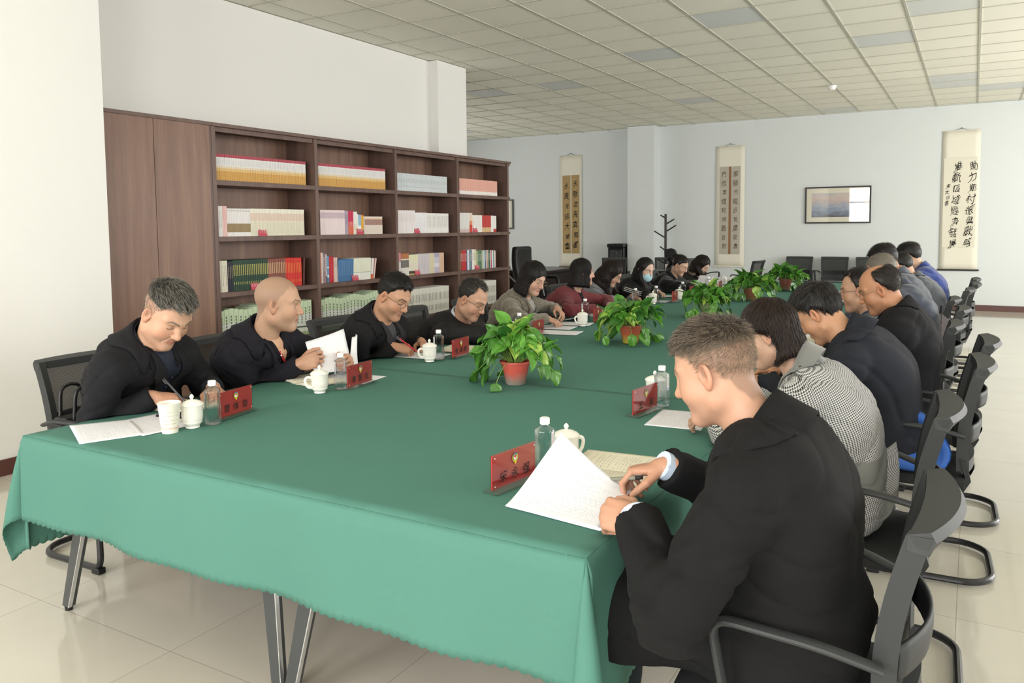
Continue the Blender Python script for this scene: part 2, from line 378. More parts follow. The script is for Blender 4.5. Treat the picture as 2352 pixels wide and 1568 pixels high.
put_books(7.913, z, 36, .0241, .188, [(0, .24, 'e4deda'), (.24, 1, 'dba799')], 'salmon pink booklet with white foot on the top shelf, fourth bay', 'salmon booklets in the fourth bay', [(0, .35, .9, .12, 3, 'd09a8c')], kind='booklet')
z = SH[1]; y = 4.387
y = put_books(y, z, 3, .021, .248, W, 'tall white book at the left end of the second shelf, first bay', 'tall white books, first bay', [(0, .3, .85, .25, 8, 'a9a6a2')])
y = put_books(y, z, 3, .0155, .248, 'e2bdb9', 'tall blush pink book beside the tall white ones, first bay', 'blush books, first bay', [(0, .55, .9, .25, 6, 'cf8f8f')])
y = put_books(y, z, 20, .0122, .23, [(0, .15, 'e3e0de'), (.15, .46, '998563'), (.46, 1, 'e0dcdb')], 'white booklet with khaki brown band, second shelf, first bay', 'khaki-banded booklets', [(0, .9, .94, .5, 1, '8d8a88')], kind='booklet')
y = put_books(y, z, 44, .0142, .232, [(0, .56, 'dcd7c4'), (.56, .84, 'd9c6b8'), (.84, 1, 'e4e0d2')], 'cream booklet with faint rose band, second shelf, first bay', 'cream booklets, first bay', [(0, .1, .5, .15, 6, 'c3bda8')], kind='booklet')
y = 5.569
y = put_books(y, z, 26, .013, .234, [(0, .66, 'e2d3d4'), (.66, .9, 'd0bec5'), (.9, 1, 'e3d1d3')], 'pale pink booklet with mauve lettering, second shelf, second bay', 'pale pink booklets, second bay', [(0, .66, .9, .3, 4, 'b39aa6')], kind='booklet')
y = put_books(y, z, 3, .0165, .229, 'a99aab', 'mauve book on the second shelf, second bay', 'mauve books, second shelf', [(0, .45, .85, .3, 6, '8d7d92')])
y = put_books(y, z, 4, .019, .229, [(0, .34, 'cf6b52'), (.34, .52, 'cf5a5a'), (.52, 1, 'bf3355')], 'crimson book fading to orange at its foot, second bay', 'crimson and orange books', [(0, .36, .56, .3, 3, 'e2b0a8')])
y = put_books(y, z, 4, .0147, .223, [(0, .3, 'e0d6c6'), (.3, 1, 'e2dfd9')], 'white book between the crimson and the blue ones, second bay', 'white books, second bay', [(0, .2, .5, .3, 3, 'cfae84')])
y = put_books(y, z, 1, .014, .2, [(0, .25, '6d7364'), (.25, 1, 'e0dedb')], 'narrow white book with dark foot beside the red sign, second bay', None)
y = put_books(y, z, 3, .0135, .193, [(0, .45, 'dfe3e2'), (.45, 1, '93b3cd')], 'sky blue and white book, second shelf, second bay', 'sky blue books')
y = put_books(y, z, 3, .0135, .193, [(0, .2, '7c6b4a'), (.2, .95, 'dba444'), (.95, 1, 'cf7a3a')], 'orange yellow book, second shelf, second bay', 'orange yellow books')
y = put_books(y, z, 1, .014, .178, 'c5c1c0', 'small grey book beside the beige booklets, second bay', None)
y = put_books(y, z, 20, .0138, .177, [(0, .52, 'd9cdc2'), (.52, .84, 'a28276'), (.84, .9, 'd8b79b'), (.9, 1, 'dccfc6')], 'small beige booklet with brown band, second shelf, second bay', 'brown-banded booklets', kind='booklet')
y = 6.728
y = put_books(y, z, 12, .0258, .248, 'e0dada', 'tall white book with rose lettering, second shelf, third bay', 'tall white books, third bay', [(0, .5, .84, .2, 6, 'c9b2b4')])
y = put_books(y, z, 10, .0216, .226, 'e1dfe2', 'middling white book behind the red sign, third bay', 'middling white books, third bay', [(0, .3, .8, .1, 3, 'cfccd4')])
y = put_books(y, z, 16, .0265, .222, 'e2dfdb', 'white book with dotted spine lettering, second shelf, third bay', 'dotted white books, third bay', [(0, .28, .9, .3, 9, 'a7a29f')])
y = 7.911
y = put_books(y, z, 7, .0298, .234, [(0, .2, 'cfc0bd'), (.2, 1, 'd9d6d3')], 'greyish white book at the left of the second shelf, fourth bay', 'greyish white books, fourth bay', [(0, .05, .12, .4, 1, 'b5625c')])
y = put_books(y, z, 2, .033, .234, [(0, .4, 'c84a3e'), (.4, .6, 'd98f70'), (.6, 1, 'e0cbbb')], 'white book reddening towards its foot, fourth bay', 'red-footed books, fourth bay')
y = put_books(y, z, 8, .028, .209, 'e0dcd8', 'plain white book beside the small red sign, fourth bay', 'plain white books, fourth bay', [(0, .4, .9, .1, 4, 'cdc7c4')])
y = put_books(y, z, 8, .0262, .209, [(0, .28, 'cfae84'), (.28, 1, 'b9433f')], 'red book with tan foot, second shelf, fourth bay', 'red and tan books')
y = put_books(y, z, 2, .03, .207, W, 'white book right of the red and tan ones, fourth bay', 'white books beside the red and tan', )
y = put_books(y, z, 2, .036, .204, [(0, .2, 'b8403e'), (.2, 1, 'e1dedb')], 'white book with little red foot, right end of second shelf', 'white books at the right end')
z = SH[2]; y = 4.386
y = put_books(y, z, 3, .032, .258, 'd8d2c1', 'thick cream book at the left of the third shelf', 'thick cream books', [(0, .2, .85, .18, 11, '7d7a70')])
y = put_books(y, z, 3, .0185, .25, '2c2e3a', 'navy book between the cream and green ones', 'navy books, third shelf', [(0, .45, .85, .3, 8, 'a38f74')])
y = put_books(y, z, 19, .0199, .256, '2e4538', 'dark green book with gold lettering, third shelf, first bay', 'green and gold books', [(0, .5, .86, .5, 10, 'b4ab62'), (0, .21, .3, .4, 3, 'b4ab62')])
y = put_books(y, z, 10, .0207, .254, [(0, 1, '845046')], 'brown patterned book with gold lettering, third shelf', 'brown and gold books', [(0, .5, .88, .55, 10, 'c9a77f')])
y = put_books(y, z, 10, .0192, .252, 'c8352f', 'bright red book with orange lettering, third shelf, first bay', 'red and orange books', [(0, .48, .84, .5, 9, 'd9763f'), (0, .15, .25, .4, 2, 'd9763f')])
put_books(y+.016, z, 1, .02, .252, '57332f', 'dark brown book leaning at the right end of the third shelf, first bay', None, lean=.06)
y = 5.549
y = put_books(y, z, 1, .021, .288, 'cf7d74', 'tall salmon book at the left of the third shelf, second bay', None)
y = put_books(y, z, 1, .021, .288, 'dcd6cc', 'tall cream book beside the tall salmon one', None)
y = put_books(y, z, 2, .0195, .276, [(0, 1, '9b8189')], 'tall mauve book on the third shelf, second bay', 'tall mauve books', [(0, .4, .9, .3, 9, 'c9b9bb')])
y = put_books(y, z, 1, .017, .27, [(0, .25, '5a5a58'), (.25, 1, 'd5d5d2')], 'white book with black lettering between mauve and blue', None, [(0, .4, .9, .4, 6, '4c5a66')])
y = put_books(y, z, 2, .0135, .25, [(0, .2, '5b86b4'), (.2, .3, 'c9d6dd'), (.3, .55, '6a93bb'), (.55, .62, 'c9d6dd'), (.62, 1, '6d97bd')], 'light blue banded book, third shelf, second bay', 'light blue banded books')
y = put_books(y, z, 3, .0205, .246, 'bb3039', 'glossy red book, third shelf, second bay', 'glossy red books', [(0, .1, .95, .15, 1, 'd4626a')])
y = put_books(y, z, 4, .0138, .236, 'd2bdb2', 'beige pink book next to the blue ones', 'beige pink books', [(0, .62, .88, .25, 4, '8d7f79')])
y = put_books(y+.004, z, 14, .0155, .215, '4a74a2', 'blue book behind the red sign, third shelf, second bay', 'blue books', [(0, .3, .95, .14, 6, '86a5c4')], lean=.04)
y = put_books(y, z, 17, .0153, .216, [(0, .33, 'e0dfd8'), (.33, .37, 'b9bab2'), (.37, 1, 'dadbc9')], 'cream and white booklet beside the blue books', 'cream and white booklets', kind='booklet', lean=.05)
y = put_books(y, z, 2, .017, .21, [(0, .24, 'c96a3c'), (.24, 1, 'dcd6d4')], 'leaning white book with orange foot, third shelf', 'orange-footed leaning books', lean=.13)
put_books(y+.008, z, 1, .02, .21, 'd3b6ae', 'leaning pinkish book at the end of the third shelf, second bay', None, lean=.2)
y = 6.714
y = put_books(y, z, 3, .02, .25, [(0, .65, 'd3cdd0'), (.65, 1, 'd18a90')], 'white book with pink head, third shelf, third bay', 'pink-headed books', [(0, .6, .66, .5, 1, '77757c')])
y = put_books(y, z, 9, .0153, .24, [(0, .36, 'dcd7d0'), (.36, .7, '77736e'), (.7, .76, 'd9d2c7'), (.76, 1, 'b3754e')], 'book with rust head, grey middle and white foot', 'rust and grey books')
y = put_books(y, z, 8, .02, .222, [(0, .08, 'b9a06b'), (.08, .2, '3d3b36'), (.2, .7, 'dbd4c4'), (.7, 1, 'd9d6b6')], 'cream book with dark foot behind the red sign, third bay', 'dark-footed cream books')
y = put_books(y, z, 12, .0178, .224, 'c9c2c6', 'lilac grey book, third shelf, third bay', 'lilac grey books', [(0, .3, .9, .12, 4, 'b5aeb6')])
y = put_books(y, z, 6, .0166, .226, 'd3cab0', 'straw coloured book, third shelf, third bay', 'straw coloured books')
y = put_books(y, z, 6, .0158, .226, [(0, .3, 'bdb6c8'), (.3, .5, 'dad8de'), (.5, .8, 'c5c0d0'), (.8, 1, 'a7a1b8')], 'lavender banded book, third shelf, third bay', 'lavender banded books')
y = put_books(y, z, 6, .0158, .226, 'd2b39a', 'peach book at the right of the third shelf, third bay', 'peach books', [(0, .4, .9, .1, 3, 'c29a80')])
y = 7.901
seq = [('8d6a4a', 1, .242, 'tan brown'), ('8a4038', 1, .242, 'dull maroon'), ('b9383a', 5, .242, 'scarlet'), ('3f4f7d', 1, .24, 'indigo'), ('d4d8dc', 2, .242, 'ice white'), ('76889b', 2, .242, 'slate blue'),
       ('4c5560', 1, .242, 'charcoal'), ('e0ddd5', 3, .246, 'off-white'), ('d6ccb0', 2, .244, 'ivory'), ('93a876', 2, .224, 'leaf green'), ('61806a', 3, .224, 'sea green'), ('3e4d44', 1, .224, 'bottle green'), ('a9b48e', 2, .224, 'sage'),
       ('b9cbd6', 2, .226, 'powder blue'), ('3f4f66', 1, .226, 'ink blue'), ('d8dde0', 1, .226, 'frost grey'), ('7f3b3b', 1, .226, 'oxblood'), ('d9c7a6', 1, .228, 'sand'), ('45605a', 2, .228, 'teal grey'), ('dcd6c8', 1, .226, 'bone white'),
       ('b43356', 1, .226, 'magenta'), ('cfd8de', 2, .222, 'misty blue'), ('4a5d58', 1, .222, 'spruce'), ('dde0de', 1, .22, 'chalk white'), ('c9a0a0', 1, .214, 'dusty rose')]
for hx, cnt, hh, nm in seq:
    y = put_books(y, z, cnt, .0202, hh, hx, f'{nm} book on the third shelf, fourth bay', f'{nm} books, fourth bay' if cnt > 1 else None, [(0, .45, .85, .3, 5, 'c9c5bb' if nm not in ('off-white', 'ivory', 'ice white') else '8f8c86')])
z = SH[3]
vol = [(0, .1, '9db488'), (.1, .22, 'd4d8cf'), (.22, .26, '4b514c'), (.26, .62, 'd6dad4'), (.62, 1, 'c2d3b4')]
for bay, y0, c in ((0, 4.385, 21), (1, 5.552, 21)):
    yy = y0
    for k in range(c):
        hh = .30+.012*math.sin(k*.9)+.003*k/3
        put_books(yy, z, 1, .0495, round(hh, 3), vol, 'thick pale green and white volume, lowest visible shelf, %s bay' % ('first' if bay == 0 else 'second'),
                  'pale green volumes, %s bay' % ('first' if bay == 0 else 'second'), [(-.1, .34, .84, .3, 6, '6f7a6c')], d=.22); yy += .0497
for bay, y0, c in ((2, 6.70, 36), (3, 7.9, 31)):
    put_books(y0, z, c, .0268, .295, 'dedcd4', 'white volume with grey slit lettering, lowest visible shelf, %s bay' % ('third' if bay == 2 else 'fourth'),
              'white slit volumes, %s bay' % ('third' if bay == 2 else 'fourth'), [(0, .5, .9, .3, 1, '8e8d88'), (0, .12, .42, .3, 1, '8e8d88')], d=.22)
for k, (zz, hh) in enumerate(((SH[0], .2), (SH[1], .19), (SH[2], .2), (SH[3], .22))):
    put_books(9.05, zz, 1, .03, hh, 'dcd8d2', f'white book on the rounded end shelf, {["top", "second", "third", "lowest"][k]} level', None, x=XF-.07, d=.14)
M_sign = mat('red_card', 'c0485c', 0.4); M_signt = mat('white_lettering', 'f0e4e4', 0.5)
sV, sF = text_mesh('文史类', .026)
def shelf_sign(y, z, lab):
    o = root('shelf_sign', lab, 'sign', (XF-.02, y, z+.0005), 0, 'red tent signs on the shelves')
    b = MB(); tl_ = .022
    b.add([(0, -.045, 0), (0, .045, 0), (-tl_, .045, .068), (-tl_, -.045, .068), (-.003, -.045, 0), (-.003, .045, 0), (-tl_-.003, .045, .068), (-tl_-.003, -.045, .068)],
          [(0, 1, 2, 3), (7, 6, 5, 4), (0, 4, 5, 1), (1, 5, 6, 2), (2, 6, 7, 3), (3, 7, 4, 0)])
    b.box((-.03, 0, .0015), (.06, .088, .003)); b.obj('card', M_sign, o, smooth=False)
    n = math.hypot(tl_, .068); ux, uz = -tl_/n, .068/n
    V = [(ux*(v[1]+.036)+uz*.0012, v[0], uz*(v[1]+.036)-ux*.0012) for v in sV]; mesh('lettering', V, sF, M_signt, o, smooth=False)
for y, zz, lab in ((4.86, SH[1], 'second shelf of the first bay'), (6.12, SH[1], 'second shelf of the second bay'), (7.06, SH[1], 'second shelf of the third bay'), (8.24, SH[1], 'second shelf of the fourth bay'),
                   (4.76, SH[2], 'third shelf, before the green books'), (6.03, SH[2], 'third shelf, before the blue books'), (7.05, SH[2], 'third shelf of the third bay'), (8.27, SH[2], 'third shelf of the fourth bay')):
    shelf_sign(y, zz, 'small red tent sign, '+lab)
# ---------------------------------------------------------------- far wall
M_silk = mat('scroll_silk', 'e2ded0', 0.8, var=.03, vscale=3); M_rice = mat('rice_paper', 'ddd8c8', 0.8, var=.03); M_tan = mat('aged_paper', 'a98f62', 0.8, var=.08, vscale=9)
M_grey = mat('grey_paper', 'b3aea2', 0.8, var=.05, vscale=14); M_ink = mat('black_ink', '26241f', 0.7); M_bink = mat('brown_ink', '7a6454', 0.8); M_rod = mat('scroll_rod', '2a2522', 0.4)
YW = ROOM['yf']
def scroll(lab, xc, w, zb, zt, px0, px1, pz0, pz1, papers, cols, ink, wob, stripe=None, rod=None):
    o = root('hanging_scroll', lab, 'scroll', (xc, YW-.02, zb)); hh = zt-zb
    b = MB(); b.grid(lambda u, v: ((u-.5)*w, .008-.006*math.sin(v*PI)-.01*(1-v)**3*(1+math.cos(u*2*PI))*.3, v*hh), 6, 20)
    f = b.obj('silk_backing', M_silk, o); s = f.modifiers.new('thickness', 'SOLIDIFY'); s.thickness = .0015
    for m, x0, x1 in papers: MB().box(((x0+x1)/2-xc, -.003, (pz0+pz1)/2-zb), (x1-x0, .0015, pz1-pz0)).obj('painting_panel', m, o, smooth=False)
    if stripe: MB().box((stripe[0]-xc, -.004, (pz0+pz1)/2-zb), (stripe[1], .0015, pz1-pz0)).obj('brown_stripe', mat('scroll_stripe', '8f6748', .8), o, smooth=False)
    MB().tube([(-w/2-.03, -.002, 0), (w/2+.03, -.002, 0)], .014, 12).obj('bottom_rod', rod or M_rod, o); MB().tube([(-w/2, .004, hh), (w/2, .004, hh)], .006, 8).obj('top_rod', M_silk, o)
    MB().tube([(-w*.2, .004, hh), (0, .01, hh+.035), (w*.2, .004, hh)], .0025, 6).obj('cord', M_rod, o); MB().tube([(0, .018, hh+.035), (0, -.01, hh+.037)], .008, 8).obj('hook', M_rod, o)
    b = MB()
    for txt, cx, z1, z0, size, dx in cols:
        n = len(txt)
        for k, ch in enumerate(txt):
            V, F = text_mesh(ch, size*(1+.12*math.sin(k*2.3)), wob=wob); zc = z1+(z0-z1)*(k+.5)/n; xx = cx-xc+dx*(k/max(1, n-1))+.008*math.sin(k*4.1)
            b.add([(v[0]*.85+xx, -.0062+v[2], v[1]*1.1+zc-zb) for v in V], [f for f in F])
    mesh('calligraphy', b.V, b.F, ink, o, smooth=False)
scroll('wide white calligraphy scroll with bold black running script near the right corner', -.22, .57, .69, 3.06, 0, 0, 1.08, 2.60, [(M_rice, -.47, .02)],
       [('助力鄉村振興戰略', -.03, 2.53, 1.06, .148, -.06), ('推動區域經濟發展', -.26, 2.53, 1.04, .145, -.05), ('宋大恒書', -.40, 2.16, 1.78, .075, -.01)], M_ink, .09)
scroll('tall cream scroll with brown seal-script on grey paper, right of the column', -4.13, .56, .69, 3.03, 0, 0, .93, 2.63, [(M_grey, -4.33, -3.93)],
       [('鄭顯竹龍谷敢葉榮肅', -4.02, 2.56, .99, .108, 0), ('門欣萃煙邦頻鶴倉對', -4.24, 2.56, .99, .108, 0)], M_bink, .05, stripe=(-4.13, .045), rod=M_silk)
scroll('narrow cream scroll with black script on two tan strips, behind the bookcase end', -7.56, .52, .625, 3.03, 0, 0, .92, 2.6, [(M_tan, -7.76, -7.575), (M_tan, -7.545, -7.36)],
       [('天懸雲海真圖畫', -7.45, 2.52, .98, .135, 0), ('水濺笙絃大樂章', -7.665, 2.47, .95, .13, .02)], M_ink, .07)
M_blackframe = mat('black_frame', '26211e', 0.35); M_mount = mat('picture_mount', 'd5d0bd', .8)
def painting_mat():
    m = bpy.data.materials.new('landscape_print'); m.use_nodes = True; nt = m.node_tree; bs = nt.nodes['Principled BSDF']
    tc = nd(nt, 'ShaderNodeTexCoord'); sp = nd(nt, 'ShaderNodeSeparateXYZ'); nt.links.new(tc.outputs['Object'], sp.inputs[0])
    n = nd(nt, 'ShaderNodeTexNoise'); n.inputs['Scale'].default_value = 7; n.inputs['Detail'].default_value = 5; mp = nd(nt, 'ShaderNodeMapping'); mp.inputs['Scale'].default_value = (1, 1, 2.6)
    nt.links.new(tc.outputs['Object'], mp.inputs[0]); nt.links.new(mp.outputs[0], n.inputs[0])
    ma = nd(nt, 'ShaderNodeMath', operation='MULTIPLY_ADD'); ma.inputs[1].default_value = .3; nt.links.new(n.outputs[0], ma.inputs[0]); nt.links.new(sp.outputs[2], ma.inputs[2])
    rp = nd(nt, 'ShaderNodeValToRGB'); e = rp.color_ramp.elements; e[0].position = .13; e[0].color = (*lin('333a48'), 1); e[1].position = .62; e[1].color = (*lin('a7aab2'), 1)
    for p, c in ((.2, '4e5a70'), (.27, '6f7f9a'), (.36, '8f96a8'), (.45, 'b5a29c'), (.52, 'bfaea6')): k = rp.color_ramp.elements.new(p); k.color = (*lin(c), 1)
    nt.links.new(ma.outputs[0], rp.inputs[0]); nt.links.new(rp.outputs[0], bs.inputs['Base Color']); bs.inputs['Roughness'].default_value = .6; return m
M_paint = painting_mat(); M_pglass = bpy.data.materials.new('picture_glass'); M_pglass.use_nodes = True
nt = M_pglass.node_tree; nt.nodes.remove(nt.nodes['Principled BSDF']); mxs = nd(nt, 'ShaderNodeMixShader'); mxs.inputs[0].default_value = .045
tb = nd(nt, 'ShaderNodeBsdfTransparent'); gb = nd(nt, 'ShaderNodeBsdfGlossy'); gb.inputs['Roughness'].default_value = .02
nt.links.new(tb.outputs[0], mxs.inputs[1]); nt.links.new(gb.outputs[0], mxs.inputs[2]); nt.links.new(mxs.outputs[0], nt.nodes['Material Output'].inputs[0])
def picture(lab, x0, x1, z0, z1, mount=.09):
    xc = (x0+x1)/2; w, hh = x1-x0, z1-z0; o = root('framed_picture', lab, 'picture', (xc, YW-.012, z0)); t = .025
    b = MB()
    for sx in (-1, 1): b.box((sx*(w/2-t/2), -.008, hh/2), (t, .032, hh), bev=.003)
    for sz in (0, 1): b.box((0, -.008, t/2+sz*(hh-t)), (w-2*t, .032, t), bev=.003)
    b.obj('frame', M_blackframe, o, smooth=False)
    MB().box((0, .002, hh/2), (w-2*t, .004, hh-2*t)).obj('mount', M_mount, o, smooth=False)
    p = MB().box((0, 0, (hh-2*(t+mount))/2), (w-2*(t+mount), .003, hh-2*(t+mount))).obj('print', M_paint, o, (0, -.002, t+mount), smooth=False)
    MB().box((0, -.006, hh/2), (w-2*t, .002, hh-2*t)).obj('glass_pane', M_pglass, o, smooth=False)
picture('black-framed landscape picture behind glass between the two right-hand scrolls', -2.73, -1.605, 1.51, 2.18)
picture('black-framed picture half hidden by the bookcase end', -9.95, -9.0, 1.46, 2.12, .11)
# smoke detector on the ceiling
o = root('smoke_detector', 'small round white smoke detector on the ceiling', 'smoke detector', (-1.836, 12.48, 3.43))
MB().lathe([(.035, .0), (.05, .012), (.052, .03)], n=24).obj('sensor_head', M_white, o); MB().lathe([(.06, .03), (.06, .062)], n=24).obj('base', M_white, o)
# coat rack with a cap and a small bag
M_darkwood = mat('dark_stained_wood', '2d211f', .4)
o = root('coat_rack', 'dark wooden tree coat rack standing right of the column', 'coat rack', (-5.12, 14.75, 0))
MB().tube([(0, 0, .04), (0, 0, 1.72)], .024, 12).obj('post', M_darkwood, o)
for zz, a, e in ((1.64, 200, .1), (1.52, 20, .16), (1.38, 15, .2), (1.26, 190, .22), (1.02, 170, .12), (.9, 20, .14), (.76, 195, .14)):
    d = (math.cos(R_(a)), math.sin(R_(a))); MB().tube([(0, 0, zz), (d[0]*e, d[1]*e, zz+e*.62)], [.014, .012], 8).obj('peg', M_darkwood, o)
for a in range(4):
    d = (math.cos(a*PI/2+.4), math.sin(a*PI/2+.4)); MB().tube([(0, 0, .09), (d[0]*.14, d[1]*.14, .05), (d[0]*.25, d[1]*.25, .015)], .018, 8).obj('foot', M_darkwood, o)
M_blackcloth = mat('black_cloth', '1d1a1d', .85, noise=.3, nscale=300)
o = root('cap', 'black cap hanging on the coat rack', 'cap', (-5.06, 14.66, .93))
b = MB(); b.lathe([(.002, .19), (.06, .18), (.1, .13), (.115, .05), (.112, 0)], n=20, M=Matrix.Rotation(R_(70), 3, 'Y')); b.obj('crown', M_blackcloth, o)
b = MB(); b.grid(lambda u, v: (-.02-.03*math.sin(u*PI)*v, (u-.5)*.2, -.08-.11*v*math.sin(u*PI)), 10, 4); q = b.obj('visor', M_blackcloth, o); s = q.modifiers.new('t', 'SOLIDIFY'); s.thickness = .004
# black office machine, executive chair and desk in the far left corner
M_blkplastic = mat('black_plastic', '1c1c1e', .32); M_dgrey = mat('dark_grey_panel', '3f4042', .3)
o = root('water_dispenser', 'black upright water dispenser left of the column', 'water dispenser', (-6.32, 15.35, 0)); 
MB().box((0, 0, .53), (.36, .36, 1.06), bev=.015).obj('body', M_blkplastic, o, smooth=False); MB().box((0, -.01, 1.1), (.38, .4, .08), bev=.015).obj('top_cover', M_blkplastic, o, smooth=False)
MB().box((0, -.185, .86), (.26, .012, .3), bev=.004).obj('front_panel', M_dgrey, o, smooth=False); MB().tube([(.04, -.2, .98), (.04, -.235, .97), (.04, -.235, .94)], .01, 8).obj('tap', M_dgrey, o)
M_bleather = mat('black_leather', '161517', .45, noise=.15, nscale=90)
o = root('executive_chair', 'high-backed black leather office chair beyond the bookcase end', 'chair', (-5.98, 11.25, 0), R_(-90))
b = MB(); b.grid(lambda u, v: ((u-.5)*(.54-.03*(2*v-1)**2), -.26-.05*math.sin(v*3)+.04*(2*u-1)**2-.1*v, .5+.68*v), 12, 12); q = b.obj('backrest', M_bleather, o); s = q.modifiers.new('t', 'SOLIDIFY'); s.thickness = .11; s.offset = 0; s2 = q.modifiers.new('b', 'BEVEL'); s2.width = .04; s2.segments = 3
MB().box((0, .02, .45), (.52, .52, .12), bev=.04).obj('seat', M_bleather, o, smooth=False)
for sx in (-1, 1): MB().tube(fillet([(sx*.29, -.22, .55), (sx*.3, -.15, .68), (sx*.3, .15, .68), (sx*.28, .2, .42)], .06), .028, 10).obj('armrest', M_blkplastic, o)
MB().tube([(0, 0, .1), (0, 0, .4)], .03, 12).obj('column', M_blkplastic, o)
for k in range(5):
    a = k*2*PI/5; q = MB().tube([(0, 0, .11), (.3*math.cos(a), .3*math.sin(a), .075)], [.03, .018], 8).obj('base_arm', M_blkplastic, o)
    MB().lathe([(.028, -.012), (.03, 0), (.028, .012)], (.3*math.cos(a), .3*math.sin(a), .032), 14, Matrix.Rotation(PI/2, 3, 'X')).obj('castor', M_blkplastic, o)
M_desk = mat('dark_desk_veneer', '1f1716', .3)
o = root('office_desk', 'dark desk standing behind the person in tweed', 'desk', (-6.6, 12.4, 0))
MB().box((0, 0, .74), (.95, 1.5, .045), bev=.006).obj('desktop', M_desk, o, smooth=False)
for sy in (-1, 1): MB().box((0, sy*.68, .358), (.8, .05, .715), bev=.004).obj('side_panel', M_desk, o, smooth=False)
MB().box((.36, 0, .4), (.03, 1.3, .6), bev=.004).obj('modesty_panel', M_desk, o, smooth=False)
# ---------------------------------------------------------------- tables and cloths
TX0, TX1, TY0, TY1, TZ = -2.98, -0.73, 1.58, 10.9, 0.74
M_top = mat('table_laminate', '8a6f58', .4); M_leg = mat('dark_grey_steel', '4b4d4f', .35, metal=.3); M_chrome = mat('bright_edge_strip', 'd8dadc', .2, metal=.8)
def long_table(lab, x0, x1, ft):
    xc = (x0+x1)/2; o = root('conference_table', lab, 'table', (xc, TY0, 0)); w = x1-x0
    MB().box((0, (TY1-TY0)/2-.004, TZ-.0225), (w, TY1-TY0-.024, .03)).obj('tabletop', M_top, o, smooth=False)
    for yy in [.17, 1.7, 3.2, 4.7, 6.2, 7.7, TY1-TY0-.2]:
        for sx, tp, ft_ in ((-1, ft[0]-xc, ft[1]-xc), (1, ft[2]-xc, ft[3]-xc)):
            b = MB(); P = []
            for z_, xx, ww in ((TZ-.037, tp, .036), (.018, ft_, .021)):
                for dx, dy in ((-ww, -.014), (ww, -.014), (ww, .014), (-ww, .014)): P.append((xx+dx, yy+dy, z_))
            b.add(P, [(0, 1, 2, 3), (7, 6, 5, 4), (0, 4, 5, 1), (1, 5, 6, 2), (2, 6, 7, 3), (3, 7, 4, 0)])
            leg = b.obj('leg', M_leg, o, smooth=False)
            b = MB(); e = P[1] if True else 0
            for z_, i in ((0, 1), (1, 5)): pass
            q = [Vector(P[1]), Vector(P[5])]; b.add([q[0]+Vector((0, -.003, 0)), q[0]+Vector((.004, -.003, 0)), q[1]+Vector((.004, -.003, 0)), q[1]+Vector((0, -.003, 0)), q[0]+Vector((.004, .012, 0)), q[1]+Vector((.004, .012, 0))], [(0, 3, 2, 1), (1, 2, 5, 4)])
            b.obj('edge_strip', M_chrome, leg, smooth=False)
            MB().lathe([(.014, 0), (.016, .019)], (ft_, yy, .0), 12).obj('foot_glide', M_blkplastic, leg)
long_table('grey-legged conference table on the bookcase side under the green cloth', TX0+.016, -1.87, (-2.81, -3.04, -1.935, -1.888))
long_table('grey-legged conference table on the open side under the green cloth', -1.86, TX1-.016, (-1.655, -1.835, -.93, -.765))

def cloth_mat():
    m = bpy.data.materials.new('green_table_cloth'); m.use_nodes = True; nt = m.node_tree; bs = nt.nodes['Principled BSDF']
    tc = nd(nt, 'ShaderNodeTexCoord'); bs.inputs['Base Color'].default_value = (*lin('4d7a6e'), 1); bs.inputs['Roughness'].default_value = .8; bs.inputs['Specular IOR Level'].default_value = .2
    
    n = nd(nt, 'ShaderNodeTexNoise'); n.inputs['Scale'].default_value = 2.2; n.inputs['Detail'].default_value = 3; n.inputs['Distortion'].default_value = 1.2
    mp = nd(nt, 'ShaderNodeMapping'); mp.inputs['Scale'].default_value = (.6, 1.0, .5); nt.links.new(tc.outputs['Object'], mp.inputs[0]); nt.links.new(mp.outputs[0], n.inputs[0])
    w = nd(nt, 'ShaderNodeTexNoise'); w.inputs['Scale'].default_value = 900; nt.links.new(tc.outputs['Object'], w.inputs[0])
    b1 = nd(nt, 'ShaderNodeBump'); b1.inputs['Strength'].default_value = .22; b1.inputs['Distance'].default_value = .02; nt.links.new(n.outputs[0], b1.inputs['Height'])
    b2 = nd(nt, 'ShaderNodeBump'); b2.inputs['Strength'].default_value = .12; b2.inputs['Distance'].default_value = .001; nt.links.new(w.outputs[0], b2.inputs['Height'])
    nt.links.new(b1.outputs[0], b2.inputs['Normal']); nt.links.new(b2.outputs[0], bs.inputs['Normal']); return m
M_cloth = cloth_mat()
